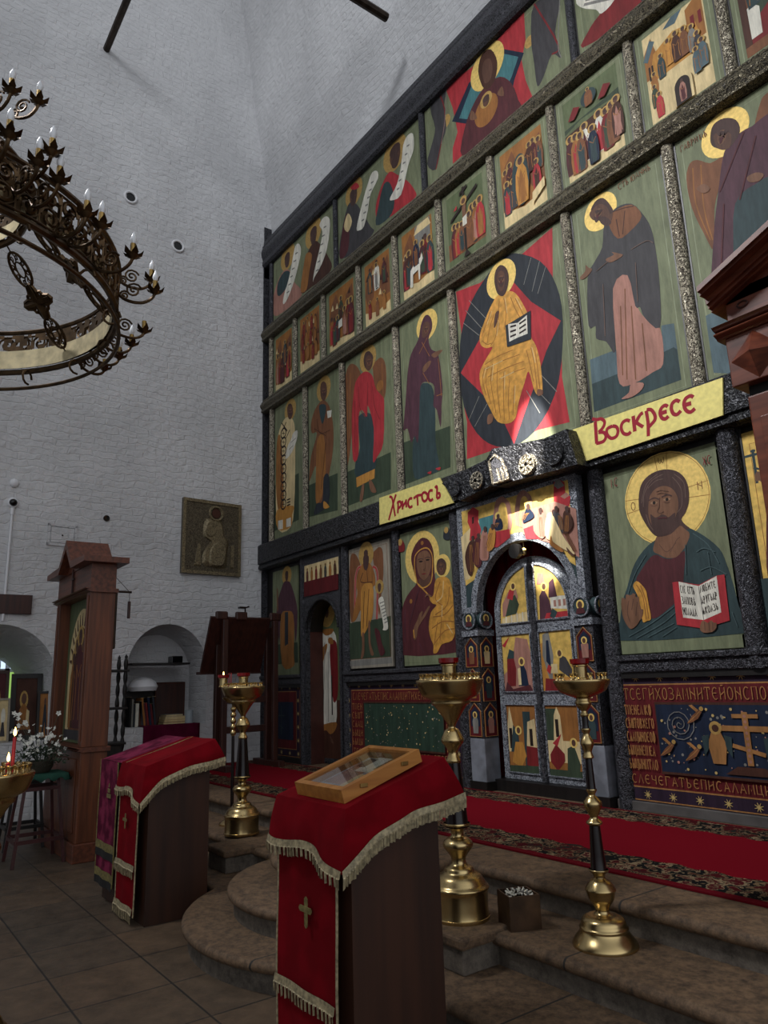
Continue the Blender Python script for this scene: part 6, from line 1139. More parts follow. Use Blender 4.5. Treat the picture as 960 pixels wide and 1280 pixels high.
o1, zt1_, rt1 = stand('candle_stand', 'stout brass candle stand with a wide tray behind the farther lectern', X1, Y1, P_C, None, [(.86, 24), (.64, 16), (.4, 8)], [(.0, 0, .05, .12), (-.17, -.12, .045, .11)])
# near stand cut by the left edge
v4 = onZ(-8, 966, 1.22); X4, Y4 = v4.x, v4.y; k4 = mpp(X4, Y4, 1.1); sc4 = .175/(43.5*mpp(X2, Y2, 1))
P_D = []
for r, py, m in P_B:
    z = (zat(0, py, X2, Y2)-.33)*(1.22/(zt2-.33)); v = Vector((X4, Y4, z))-CAM; P_D.append((r*sc4*mpp(X2, Y2, 1)/mpp(X4, Y4, 1.0), 640-F0*v.dot(U_)/v.dot(F_), m))
o4, zt4, rt4 = stand('candle_stand', 'brass candle stand cut by the left picture edge, with two red candles burning', X4, Y4, P_D, None, [(.86, 26), (.62, 18), (.36, 9)], [])
def candle(label, x, y, z, h, r, m, lit=True, name='candle', group='candles on the stands'):
    o = thing(name, label, 'candle', (x, y, z), group); w = MB(); w.lathe((x, y, z), [(r, 0), (r, h-.004), (r*.6, h), (.0008, h)], m, 10); w.build('wax', o, True); w = MB(); w.tube([(x, y, z+h), (x+.001, y, z+h+.008)], .0012, BLACKP, 5); w.build('wick', o)
    if lit: w = MB(); w.lathe((x, y, z+h+.004), [(.0005, 0), (.0065, .008), (.0075, .016), (.005, .028), (.0005, .042)], FLAME, 10); w.build('flame', o, True)
    return o
def on_tray(px, py, zt): p = onZ(px, py, zt); return p.x, p.y
def cpl(label, px, ptop, pbot, zt, r, m, lit=True):
    x, y = on_tray(px, pbot, zt+.02); z1 = zat(0, ptop, x, y); return candle(label, x, y, zt-.004, max(.03, z1-zt), r, m, lit)
for lab, dr, df, ptop, rad in (('taller red candle burning on the stand at the left edge', .075, .02, 912, .008), ('shorter red candle burning on the stand at the left edge', .088, -.05, 944, .009)):
    x, y = X4+R_.x*dr+F_.x*df, Y4+R_.y*dr+F_.y*df; candle(lab, x, y, zt4-.004, zat(0, ptop, x, y)-zt4-.03, rad, WAXR)
cpl('single thin red candle burning on the wide tray behind the nearer lectern', 575, 842, 856, zt2, .006, WAXR); cpl('thin candle burning at the right of the tray behind the farther lectern', 304, 856, 868, zt1_, .006, WAXR)
for (px, py) in ((580, 856), (588, 857), (569, 858)):
    x, y = on_tray(px, py, zt2+.02); candle('burnt down candle stub glowing among the holders of the tray behind the nearer lectern', x, y, zt2-.004, .04, .006, WAXY, True, 'candle_stub', 'glowing stubs on the wide tray')
lx, ly = X1-.17, Y1-.12; w = MB(); w.lathe((lx, ly, zt1_+.09), [(.0005, 0), (.008, .01), (.0085, .02), (.005, .036), (.0005, .05)], FLAME, 10); q = w.build('flame', o1, True)
# side stand with a twisted stem behind
XT, YT = fit_axis(268, 1040, .33); XT, YT = X1-.55, Y1+.16; zT = zat(0, 872, XT, YT)
ts = thing('candle_stand', 'small brass candle tray on a beaded stem, half hidden beside the far stout stand', 'candle stand', (XT, YT, .313), 'brass candle stands')
w = MB(); w.lathe((XT, YT, 0), [(.12, .313), (.12, .33), (.04, .38), (.018, .42)], BRASS, 20); w.build('base', ts, True); w = MB(); w.lathe((XT, YT, 0), [(.018, .42), (.014, zT-.36)], DKWOOD, 12); w.build('stem', ts, True)
w = MB(); w.lathe((XT, YT, 0), [(.014+.016*abs(math.sin(i*PI/4)), zT-.36+.28*i/20) for i in range(21)]+[(.02, zT-.06)], BRASS, 14); w.build('beaded_stem', ts, True); w = MB(); w.lathe((XT, YT, 0), [(.02, zT-.06), (.06, zT-.045), (.105, zT-.012), (.11, zT), (.1, zT+.002), (.001, zT-.004)], BRASS, 24); w.build('tray', ts, True)
for dx, lab in ((-.05, 'left'), (.0, 'right')): candle('tall thin unlit red candle on the small beaded stand, the '+lab+' one of two', XT+dx, YT-.03, zT-.002, .24, .004, WAXR, False)
# tin box of candle ends
p0, p1, p2 = onZ(639, 1166, .313), onZ(610, 1142, .313), onZ(663, 1150, .313)
tb = thing('candle_end_box', 'small square brown tin box of candle ends on the step beside the stout candle stand', 'box', (p0.x, p0.y, .313)); ux, uy = p1-p0, p2-p0; ux.z = uy.z = 0; hb = zat(0, 1122, p0.x, p0.y)-.313
ux = ux.normalized()*.17; uy = Vector((-ux.y, ux.x, 0)); uy = uy if uy.dot(p2-p0) > 0 else -uy
w = MB(); pt = lambda a, b, z: tuple(p0+ux*a+uy*b+Vector((0, 0, z))); tin = mat('brown_tin', (78, 58, 42), .4, .5, (12, .4))
ring = lambda e, z: [pt(e, e, z), pt(1-e, e, z), pt(1-e, 1-e, z), pt(e, 1-e, z)]
w.add(ring(0, 0)+ring(0, hb)+ring(.05, hb)+ring(.05, .02), [(a, (a+1) % 4, (a+1) % 4+4, a+4) for a in range(4)]+[(4+a, 4+(a+1) % 4, 8+(a+1) % 4, 8+a) for a in range(4)]+[(8+a, 8+(a+1) % 4, 12+(a+1) % 4, 12+a) for a in range(4)]+[(12, 13, 14, 15)], tin); w.build('tin', tb)
heap = MB(); r3 = random.Random(2)
for k in range(60):
    a, b = r3.uniform(.14, .86), r3.uniform(.14, .86); q = Vector(pt(a, b, hb-.02+.03*(1-abs(a-.5)*2)*(1-abs(b-.5)*2))); d = Vector((r3.uniform(-1, 1), r3.uniform(-1, 1), r3.uniform(-.2, .7))).normalized()*.022; heap.tube([q, q+d], .004, WHT if k % 3 else GRY, 5)
h_ = heap.build('candle_ends'); tag(h_, 'grey heap of candle ends filling the tin box on the step', 'candle ends'); h_['kind'] = 'stuff'
# ---- carved wooden canopy at the right edge
KX, KY = 8.88, -1.5; kc = thing('icon_case', 'tall carved mahogany icon case with a pediment cut by the right edge of the picture', 'icon case', (9.7, -1.25, .47), 'wooden icon cases')
KW = 1.6; kz = lambda py, px=930: onY(px, py, KY).z
z_ab, z_bl, z_mo, z_fr = kz(484), kz(420), kz(405), kz(360)
w = MB(); w.box((KX, KY, .47), (KX+.24, KY+.5, z_ab-.06), MAHOG, .012); w.box((KX+.06, KY-.012, 1.3), (KX+.18, KY, z_ab-.2), MAHOG, .004); w.build('side_post', kc)
w = MB(); w.box((KX+KW-.24, KY, .47), (KX+KW, KY+.5, z_ab-.06), MAHOG, .012); w.build('side_post', kc)
w = MB(); w.box((KX+.2, KY+.44, .47), (KX+KW-.2, KY+.5, z_ab), MAHOG); w.build('back_panel', kc)
w = MB(); w.box((KX-.04, KY-.04, .47), (KX+KW+.04, KY+.54, 1.25), MAHOG, .01); w.build('plinth', kc)
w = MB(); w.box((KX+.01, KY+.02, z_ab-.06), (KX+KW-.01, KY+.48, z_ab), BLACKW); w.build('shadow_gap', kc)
w = MB(); w.box((KX-.05, KY-.05, z_ab), (KX+KW+.05, KY+.5, z_bl), MAHOG, .006); cx, cz, hh = KX+.11, (z_ab+z_bl)/2, (z_bl-z_ab)*.48
w.add([(cx-hh, KY-.05, cz), (cx, KY-.05, cz+hh), (cx+hh, KY-.05, cz), (cx, KY-.05, cz-hh), (cx, KY-.05-hh*.55, cz)], [(0, 1, 4), (1, 2, 4), (2, 3, 4), (3, 0, 4)], MAHOG); w.build('diamond_block', kc)
def moulding(x0, x1, yf, yb, z0, z1, m):
    w = MB(); h = z1-z0; pr = [(yb, z0), (yf+.03, z0)]+[(yf+.02-.03*math.sin(PI*i/6), z0+h*.15+h*.5*i/6) for i in range(7)]+[(yf-.01, z0+h*.8), (yf-.025, z1), (yb, z1)]
    w.prism(pr, x0, x1, m, 'x'); return w
moulding(KX-.09, KX+KW+.09, KY-.09, KY+.5, z_bl, z_mo, MAHOG).build('moulding', kc)
w = MB(); w.box((KX-.03, KY-.03, z_mo), (KX+KW+.03, KY+.5, z_fr), MAHOG, .006); w.tube([(KX+.07+.03*math.cos(a), KY-.032, (z_mo+z_fr)/2+.018*math.sin(a)) for a in [2*PI*i/12 for i in range(12)]], .006, DARKW, 6, True); w.build('frieze', kc)
pk = onY(960, 280, KY-.2); pa = onY(871, 363, KY-.2); sl = (pk.z-pa.z)/(pk.x-pa.x); mid = KX+KW/2
for s in (1, -1):
    w = MB(); L = (mid-pa.x)
    for (t0, t1, yf) in ((-.012, .022, KY-.2), (-.032, -.012, KY-.18), (-.07, -.032, KY-.12), (-.09, -.07, KY-.10), (-.105, -.09, KY-.07)):
        q = []
        for (t, y) in ((t0, yf), (t0, KY+.5), (t1, KY+.5), (t1, yf)): q.append((mid-s*L, y, pa.z+t))
        for (t, y) in ((t0, yf), (t0, KY+.5), (t1, KY+.5), (t1, yf)): q.append((mid, y, pa.z+t+sl*L))
        w.hexa(q if s > 0 else q[4:]+q[:4], MAHOG)
    w.build('raking_cornice', kc)
w = MB(); w.prism([(KX-.02, z_fr-.01), (KX+KW+.02, z_fr-.01), (KX+KW+.02, pa.z-.08), (mid, pa.z-.08+sl*L), (KX-.02, pa.z-.08)], KY-.03, KY+.48, MAHOG); w.build('pediment', kc)
# ---- tall pine icon case at the left
QX0, QX1, QY0, QY1 = 1.61, 3.02, -3.525, -3.27; qc = thing('icon_case', 'tall red pine icon case with a small gable before the white wall at left', 'icon case', ((QX0+QX1)/2, QY0, 0), 'wooden icon cases')
w = MB(); w.box((QX0-.03, QY0-.03, 0), (QX1+.03, QY1+.03, .17), PINEX, .008); w.build('base', qc)
w = MB(); w.box((QX0, QY0, .17), (QX1, QY1, 1.0), PINE, .006); w.box((QX0+.12, QY0-.012, .25), (QX1-.12, QY0, .93), PINE, .008); w.build('lower_cabinet', qc)
moulding(QX0-.03, QX1+.03, QY0-.03, QY1+.02, 1.0, 1.045, PINEX).build('moulding', qc)
for a, b in ((QX0, QX0+.13), (QX1-.13, QX1)): w = MB(); w.box((a, QY0, 1.045), (b, QY1, 2.585), PINE, .006); w.box((a+.035, QY0-.01, 1.1), (b-.035, QY0, 2.54), PINE, .004); w.build('side_post', qc)
w = MB(); w.box((QX0+.1, QY1-.03, 1.04), (QX1-.1, QY1, 2.59), PINE); w.build('back_panel', qc)
moulding(QX0-.035, QX1+.035, QY0-.035, QY1+.02, 2.57, 2.61, PINEX).build('moulding', qc)
w = MB(); w.box((QX0, QY0, 2.61), (QX1, QY1, 2.87), PINEX, .004); w.build('frieze', qc)
qm = (QX0+QX1)/2; w = MB(); g = .27; pr = [(QX0-.12, 2.87), (QX0-.12, 2.93), (qm-g, 2.95), (qm, 3.22), (qm+g, 2.95), (QX1+.12, 2.93), (QX1+.12, 2.87), (qm+g, 2.87), (qm, 3.12), (qm-g, 2.87)]
w.prism(pr, QY0-.11, QY1+.09, PINEX); w.prism([(qm-g, 2.87), (qm+g, 2.87), (qm, 3.12)], QY0-.01, QY1, PINEX); w.build('gabled_cornice', qc)
w = MB(); w.box((qm-.012, QY0-.022, 2.63), (qm+.012, QY0, 2.9), DARKW); w.box((qm-.05, QY0-.022, 2.78), (qm+.05, QY0, 2.8), DARKW); w.build('carved_cross', qc)
ic = thing('arched_icon', 'arched icon of brown figures under a pale leafy arch, inside the tall pine case', 'icon', (qm, QY0+.1, 1.05)); a0, a1, b0, b1 = QX0+.13, QX1-.13, 1.05, 2.57; w = MB(); w.box((a0, QY0+.12, b0), (a1, QY0+.16, b1), GRN2); w.build('panel', ic)
p = Paint(QY0+.12, .001); ow, oh = (a1-a0)*.42, .62; oz = b1-.1-oh; ocx = qm
full = [(ocx-ow, b0+.12)]+[(ocx-ow*math.cos(PI*i/24), oz+oh*math.sin(PI*i/24)) for i in range(25)]+[(ocx+ow, b0+.12)]
p.flat(full, CRM); inr = [(ocx+(x-ocx)*.72, b0+.12+(z-b0-.12)*.84) for x, z in full]; p.flat(inr, BRN)
for k in range(13): a = PI*(k+.5)/13; p.line([(ocx-ow*.76*math.cos(a), oz+oh*.7*math.sin(a)), (ocx-ow*.95*math.cos(a), oz+oh*.93*math.sin(a))], [.05, .02], BRND)
p.flat([(a0+.05, b0+.03), (a1-.05, b0+.03), (a1-.05, b0+.13), (a0+.05, b0+.13)], SLATE); p.build('painting', ic)
for k, (u, h, m) in enumerate(((-.5, .8, OCHD), (.5, .8, MAR), (-.25, .95, BRND), (.25, .95, PURPL), (0, 1.05, MAR))): mini(p, (ocx-ow, ocx+ow, b0+.15, b0+1.35), .5+u*.55, 0, h*.85, m, OCHD if k % 2 else None, wide=.3)
p.build('figures', ic)
# bracket with a small hanging bell behind the case
b_ = onX(150, 726, 2.9); w = MB(); bl = thing('wall_bracket', 'black metal bracket with a small hanging tube behind the pine icon case', 'bracket', (2.9, QY1+.02, 2.6)); w.box((2.86, QY1, 2.0), (2.93, QY1+.05, 2.62), IRON, .01); w.tube([(2.9, QY1, 2.60), (2.9, QY1+.2, 2.60)], .012, IRON); w.tube([(2.9, QY1, 2.78), (2.9, QY1+.17, 2.61)], .003, IRON, 5); w.build('arm', bl); w = MB(); w.tube([(2.9, QY1+.18, 2.60), (2.9, QY1+.18, 2.50)], .003, IRON, 5); w.tube([(2.9, QY1+.18, 2.5), (2.9, QY1+.18, 2.32)], .016, DARKW, 8); w.build('hanging_tube', bl)
# ---- big reading stand seen from behind
rs = thing('reading_stand', 'large dark wooden reading stand with a slanted board, seen from behind near the corner', 'reading stand', (.97, -.8, .47))
for (y, nm) in ((-1.22, 0), (-.44, 1)):
    w = MB(); w.box((.93, y-.045, .47), (1.01, y+.045, 2.42), DARKW, .008); w.build('post', rs); w = MB(); w.box((1.15, y-.04, .47), (1.22, y+.04, 2.5), DARKW, .008); w.build('post', rs)
    w = MB(); w.box((.6, y-.05, .47), (1.4, y+.05, .56), DARKW, .01); w.build('foot', rs)
for z in (.95, 1.35): w = MB(); w.box((.95, -1.2, z), (1.0, -.46, z+.09), DARKW, .006); w.build('crossbar', rs)
w = MB(); q = [(.80, -1.42, 1.8), (.80, -.50, 1.8), (.84, -.50, 1.78), (.84, -1.42, 1.78), (1.13, -1.42, 2.55), (1.13, -.50, 2.55), (1.17, -.50, 2.53), (1.17, -1.42, 2.53)]; w.hexa(q, DARKW); w.box((.72, -1.44, 1.76), (.84, -.48, 1.80), DARKW, .006); w.build('slanted_board', rs)
for y in (-1.26, -.96, -.42): w = MB(); w.box((1.12, y-.09, 2.5), (1.18, y+.09, 2.62), DARKW, .02); w.build('finial', rs)
w = MB(); w.tube([(1.15, -.9, 2.62), (1.15, -.9, 2.68), (1.15, -.84, 2.7)], .012, BLACKP, 6); w.box((1.12, -1.0, 2.665), (1.18, -.9, 2.695), BLACKP, .006); cl = w.build('clip_lamp'); tag(cl, 'small black clip lamp on the top edge of the dark reading stand', 'lamp')
# ---- stools and bouquet
def stool(name, label, cx, cy, s, h, m):
    o = thing(name, label, 'stool', (cx, cy, 0), 'wooden stools')
    for a in (-1, 1):
        for b in (-1, 1): w = MB(); w.tube([(cx+a*s*.62, cy+b*s*.62, 0), (cx+a*s*.4, cy+b*s*.4, h-.03)], .02, m, 4); w.build('leg', o)
    w = MB(); w.box((cx-s*.5, cy-s*.5, h-.035), (cx+s*.5, cy+s*.5, h), m, .008); w.build('seat', o)
    for z, e in ((.2, .58), (h-.14, .44)):
        for a in (-1, 1):
            w = MB(); w.box((cx-s*e, cy+a*s*e-.012, z), (cx+s*e, cy+a*s*e+.012, z+.035), m); w.build('rail', o); w = MB(); w.box((cx+a*s*e-.012, cy-s*e, z), (cx+a*s*e+.012, cy+s*e, z+.035), m); w.build('rail', o)
    return o
sA = onZ(37, 1084, 0); ST = (2.62, -3.80); stool('tall_stool', 'nearer dark red wooden stool holding the flowers, before the pine icon case', ST[0], ST[1], .36, .80, mat('dark_red_wood', (62, 26, 26), .45, 0, (9, .3)))
sB = onZ(12, 1064, 0); stool('tall_stool', 'farther black stool half hidden at the left edge, behind the stand of red candles', sB.x-.14, sB.y+.12, .3, .78, BLACKW)
gc = MB(); h = .805; s = .25; n = 16
gc.sheet([[(ST[0]-s+2*s*i/n, ST[1]-s+2*s*j/n, h+.004-(0.05+.02*math.sin(i*2.1+j*1.7) if i in (0, n) or j in (0, n) else 0)) for i in range(n+1)] for j in range(n+1)], GREENC); tag(gc.build('stool_cloth', None, True, .004), 'dark green cloth on the nearer stool under the flowers', 'cloth')
bq = thing('flower_bouquet', 'bushy bouquet of small white flowers and dark leaves on the green stool cloth', 'flowers', (ST[0], ST[1], h+.01)); LEAF = mat('dark_leaf', (48, 64, 44), .5, 0, (9, .4)); PETAL = mat('white_petal', (225, 224, 214), .6, 0, None); r4 = random.Random(11)
w = MB(); w.lathe((ST[0], ST[1], h+.01), [(.001, 0), (.09, 0), (.12, .05), (.13, .11), (.12, .11), (.001, .06)], mat('basket', (50, 44, 32), .8), 18); w.build('basket', bq, True)
w = MB(); tips = []
for k in range(420):
    a = r4.uniform(0, 2*PI); e = r4.uniform(.05, 1.35); d = Vector((math.cos(a)*math.cos(e), math.sin(a)*math.cos(e), math.sin(e)*.75)); c = Vector((ST[0], ST[1], h+.08))+d*r4.uniform(.12, .27)
    u = d.cross(Vector((r4.uniform(-1, 1), r4.uniform(-1, 1), r4.uniform(-1, 1)))).normalized(); l = r4.uniform(.03, .055); t = (d+u*.6).normalized()
    w.add([c-u*l*.35, c+t*l*.5-u*l*.1, c+t*l, c+u*l*.35+t*l*.3], [(0, 1, 2, 3)], LEAF)
w.build('foliage', bq)
w = MB(); bl = []
for k in range(30):
    a = r4.uniform(0, 2*PI); sp_ = r4.uniform(.05, .2); H = r4.uniform(.3, .6) if k < 10 else r4.uniform(.18, .36); b = Vector((ST[0]+.03*math.cos(a), ST[1]+.03*math.sin(a), h+.1)); t = Vector((ST[0]+sp_*math.cos(a)*1.5, ST[1]+sp_*math.sin(a)*1.5, h+H)); w.tube([b, b.lerp(t, .5)+Vector((0, 0, .04)), t], .0025, LEAF, 4); bl.append(t)
    for j in range(3): bl.append(b.lerp(t, r4.uniform(.55, 1))+Vector((r4.uniform(-.03, .03), r4.uniform(-.03, .03), r4.uniform(0, .03))))
w.build('stems', bq)
for i, t in enumerate(bl[:96]):
    w = MB(); r = r4.uniform(.012, .03); nrm = Vector((r4.uniform(-.2, 1), r4.uniform(-1, .3), r4.uniform(-.1, .9))).normalized(); e1 = nrm.orthogonal().normalized(); e2 = nrm.cross(e1)
    for k in range(5):
        a = 2*PI*k/5+r4.random()*.4; d = (e1*math.cos(a)+e2*math.sin(a)+nrm*.35).normalized(); u = e2*math.cos(a)-e1*math.sin(a); w.poly([t, t+d*r*.6-u*r*.4, t+d*r*1.1, t+d*r*.6+u*r*.4], PETAL)
    w.build('blossom', bq)
# ---- black turned whatnot
ex = onX(146, 930, .95); et = thing('turned_shelf', 'black turned wooden whatnot between the pine icon case and the niche with books', 'shelf', (.85, ex.y, 0)); yy = ex.y
zz = [zat(0, py, .95, yy) for py in (929, 885, 838)]
for dx in (.0, -.3):
    for dy in (.06, -.26): w = MB(); H = zz[2]+.16; w.lathe((.97+dx, yy+dy, 0), [(.016+.012*abs(math.sin(i*PI/5)), H*i/60) for i in range(61)]+[(.022, H+.01), (.001, H+.05)], BLACKW, 10); w.build('turned_post', et, True)
w = MB(); w.box((.66, yy-.27, .2), (.98, yy+.07, zz[0]-.02), BLACKW, .006); w.build('cupboard', et)
for z in [.2]+zz: w = MB(); w.box((.63, yy-.3, z-.02), (1.01, yy+.1, z+.01), BLACKW, .006); w.build('shelf', et)
# ================================================================== LEFT WALL
def on_wall(y, z, d=0): return Vector((wx(y)+d, y, z))
q = [onW(*a) for a in ((227, 624), (299, 631), (299, 721), (225, 717))]; ya, yb, za, zb = (q[0].y+q[3].y)/2, (q[1].y+q[2].y)/2, (q[2].z+q[3].z)/2, (q[0].z+q[1].z)/2
si = thing('silver_cover_icon', 'dark icon in a chased silver cover with a seated figure, hung on the white wall', 'icon', (wx(ya), (ya+yb)/2, za))
def wall_box(y0, y1, z0, z1, d0, d1, m, w): w.hexa([on_wall(y0, z0, d0), on_wall(y0, z0, d1), on_wall(y1, z0, d1), on_wall(y1, z0, d0), on_wall(y0, z1, d0), on_wall(y0, z1, d1), on_wall(y1, z1, d1), on_wall(y1, z1, d0)], m); return w
wall_box(ya, yb, za, zb, .005, .06, SILV, MB()).build('cover', si)
w = MB(); e = .05
for (a, b, c, d) in ((ya, ya+e, za, zb), (yb-e, yb, za, zb), (ya+e, yb-e, za, za+e), (ya+e, yb-e, zb-e, zb)): wall_box(a, b, c, d, .06, .075, SILVL, w)
w.build('rim', si)
def wall_relief(pts, d0, d1, m, w):
    """outline in fractions of the icon, raised from the wall"""
    P = [(ya+(yb-ya)*u, za+(zb-za)*v) for u, v in pts]; n = len(P); lo = [on_wall(y, z, d0) for y, z in P]; c = Vector((sum(y for y, _ in P)/n, sum(z for _, z in P)/n, 0)); hi = [on_wall(c.x+(y-c.x)*.8, c.y+(z-c.y)*.86, d1) for y, z in P]
    w.add(lo+hi, [(i, (i+1) % n, (i+1) % n+n, i+n) for i in range(n)]+[[n+i for i in range(n)]], m)
w = MB(); wall_relief(smooth_pts([(.4, .75), (.34, .62), (.36, .5), (.46, .44), (.36, .3), (.34, .14), (.5, .1), (.74, .1), (.76, .3), (.78, .46), (.7, .55), (.68, .68), (.6, .76)], 3), .06, .095, SILVL, w); wall_relief(smooth_pts([(.46, .36), (.62, .46), (.74, .38), (.7, .14), (.56, .1), (.44, .14)], 3), .085, .115, SILVL, w); wall_relief(smooth_pts([(.36, .58), (.42, .66), (.55, .6), (.52, .52), (.42, .5)], 3), .085, .11, SILVL, w); wall_relief([(.2, .1), (.26, .4), (.3, .4), (.32, .1)], .06, .075, SILVL, w); wall_relief([(.82, .1), (.82, .42), (.88, .42), (.88, .1)], .06, .075, SILVL, w); w.build('seated_figure', si)
ring = lambda cu, cv, r, d: [on_wall(ya+(yb-ya)*cu+r*math.cos(2*PI*i/20), za+(zb-za)*cv+r*math.sin(2*PI*i/20), d) for i in range(20)]
w = MB(); w.tube(ring(.55, .83, .11, .075), .024, SILVL, 6, True); w.build('halo', si); w = MB(); w.poly(ring(.55, .83, .075, .085), BRND); w.build('painted_face', si)
c = onW(18, 604); w = MB(); w.lathe((0, 0, 0), [(.001, 0), (.06, 0), (.062, .012), (.05, .03), (.035, .042), (.001, .045)], WHITEP, 20); w.v = [on_wall(c.y+x, c.z+y, z)[:] for x, y, z in w.v]; tag(w.build('smoke_detector', None, True), 'small round white smoke detector above the dome camera on the wall', 'smoke detector')
c = onW(16, 629); dc = thing('dome_camera', 'small dome camera on the white wall with a black lens bubble above a conduit', 'camera', c); w = MB(); w.lathe((0, 0, 0), [(.001, 0), (.068, 0), (.07, .03), (.056, .045), (.001, .045)], WHITEP, 20); w.v = [on_wall(c.y+x, c.z+y, z)[:] for x, y, z in w.v]; w.build('housing', dc, True); w = MB(); w.lathe((0, 0, 0), [(.052, .04), (.045, .065), (.025, .085), (.001, .09)], BLACKP, 20); w.v = [on_wall(c.y+x, c.z+y, z)[:] for x, y, z in w.v]; w.build('lens_bubble', dc, True)
c2_ = onW(7, 740); w = MB(); w.tube([on_wall(c.y, c.z-.07, .02), on_wall(c.y-.0, c.z-.18, .02), on_wall(c.y-.0, 2.5, .02)], .016, WHITEP, 8); w.tube([on_wall(c.y, c.z-.07, .02), on_wall(c.y, c.z-.16, .02)], .025, WHITEP, 8); tag(w.build('cable_conduit', None, True), 'thin white cable conduit running down the wall from the dome camera', 'conduit')
q = [onW(*a) for a in ((60, 655), (97, 657), (97, 684), (60, 682))]; h0, h1, v0, v1 = q[0].y, q[1].y, (q[2].z+q[3].z)/2, (q[0].z+q[1].z)/2; ht = thing('wall_hatch', 'small white service hatch in the wall above the pine icon case', 'hatch', on_wall(h0, v0))
w = MB()
for (a, b, c_, d) in ((h0, h0+.035, v0, v1), (h1-.035, h1, v0, v1), (h0, h1, v0, v0+.035), (h0, h1, v1-.035, v1)): wall_box(a, b, c_, d, 0, .02, PLASTER, w)
w.build('frame', ht); wall_box(h0+.045, h1-.045, v0+.045, v1-.045, 0, .014, PLASTER, MB()).build('lid', ht); w = MB(); a = on_wall((h0+h1)/2, (v0+v1)/2, .014); w.ball(a, .012, IRON, 6); w.build('keyhole', ht)
c = onW(133, 648); vt = thing('round_vent', 'tiny black round vent on the white wall right of the hatch', 'vent', c); w = MB(); w.lathe((0, 0, 0), [(.001, .004), (.035, .006), (.037, .018), (.045, .018), (.046, 0)], BLACKP, 18); w.v = [on_wall(c.y+x, c.z+y, z)[:] for x, y, z in w.v]; w.build('grille', vt, True)
a, b = onX(0, 742, .28), onX(39, 768, .28); w = MB(); w.box((.235, -4.4, b.z), (.29, b.y, onX(39, 744, .28).z), DARKW, .006); tag(w.build('wall_board'), 'plain dark brown board across the wall above the window niche at the left edge', 'board')
# icons leaning in the window niche
def leaning(name, label, px0, px1, ptop, x, m, face, cat='icon', group='icons in the window niche'):
    a, b = onX(px0, 900, x), onX(px1, 900, x); z1 = zat(0, ptop, x, (a.y+b.y)/2); o = thing(name, label, cat, (x, (a.y+b.y)/2, .98), group); t = .05; H = z1-.98; f = .16*(b.y-a.y)
    def Q(y, h, d): return (x+d-.14*h, y, .982+h)
    w = MB()
    for (y0, y1, h0_, h1_, d) in ((a.y, a.y+f, 0, H, .03), (b.y-f, b.y, 0, H, .03), (a.y+f, b.y-f, 0, f, .03), (a.y+f, b.y-f, H-f, H, .03), (a.y+f*.5, b.y-f*.5, f*.5, H-f*.5, .012)):
        w.hexa([Q(y0, h0_, 0), Q(y0, h0_, d), Q(y1, h0_, d), Q(y1, h0_, 0), Q(y0, h1_, 0), Q(y0, h1_, d), Q(y1, h1_, d), Q(y1, h1_, 0)], m)
    w.build('frame', o); w = MB(); k = 0; L = lambda u, v, k: Q(a.y+f+(b.y-a.y-2*f)*u, f+(H-2*f)*v, .013+.001*k)
    for pts, mm in face: k += 1; w.poly([L(u, v, k) for u, v in pts], mm)
    w.build('picture', o); return o
cir = lambda u, v, r: [(u+r*math.cos(2*PI*i/14), v+r*.8*math.sin(2*PI*i/14)) for i in range(14)]
full_ = [(0, 0), (1, 0), (1, 1), (0, 1)]
leaning('leaning_icon', 'dark framed icon of a half length figure leaning in the window niche', 12, 51, 842, -.12, BLACKW, [(full_, BRND), (cir(.4, .62, .2), HALOD), ([(.1, .1), (.2, .45), (.4, .58), (.6, .45), (.75, .1)], OCHD), ([(.5, .15), (.55, .45), (.68, .42), (.66, .15)], CRM), (cir(.4, .64, .12), SKIND)])
leaning('leaning_icon', 'reddish framed icon cut by the left edge, leaning in the window niche', -18, 9, 838, -.15, DARKW, [(full_, MAR), (cir(.5, .6, .2), HALOD), ([(.1, .1), (.3, .5), (.7, .5), (.9, .1)], REDD)])
leaning('leaning_icon', 'small gold icon of a dark standing figure at the right end of the window niche', 46, 66, 864, .06, BLACKW, [(full_, OCHD), ([(.25, .05), (.4, .7), (.5, .9), (.6, .7), (.75, .05), (.6, .05), (.5, .35), (.4, .05)], BLK), (cir(.5, .82, .1), SKIND)])
leaning('leaning_photo', 'small pale framed picture at the foot of the niche beside the left edge', -4, 12, 873, .10, GREYF, [(full_, CRM), (cir(.5, .6, .25), WHT), ([(.2, .1), (.4, .45), (.6, .45), (.8, .1)], SLATE)], 'picture')
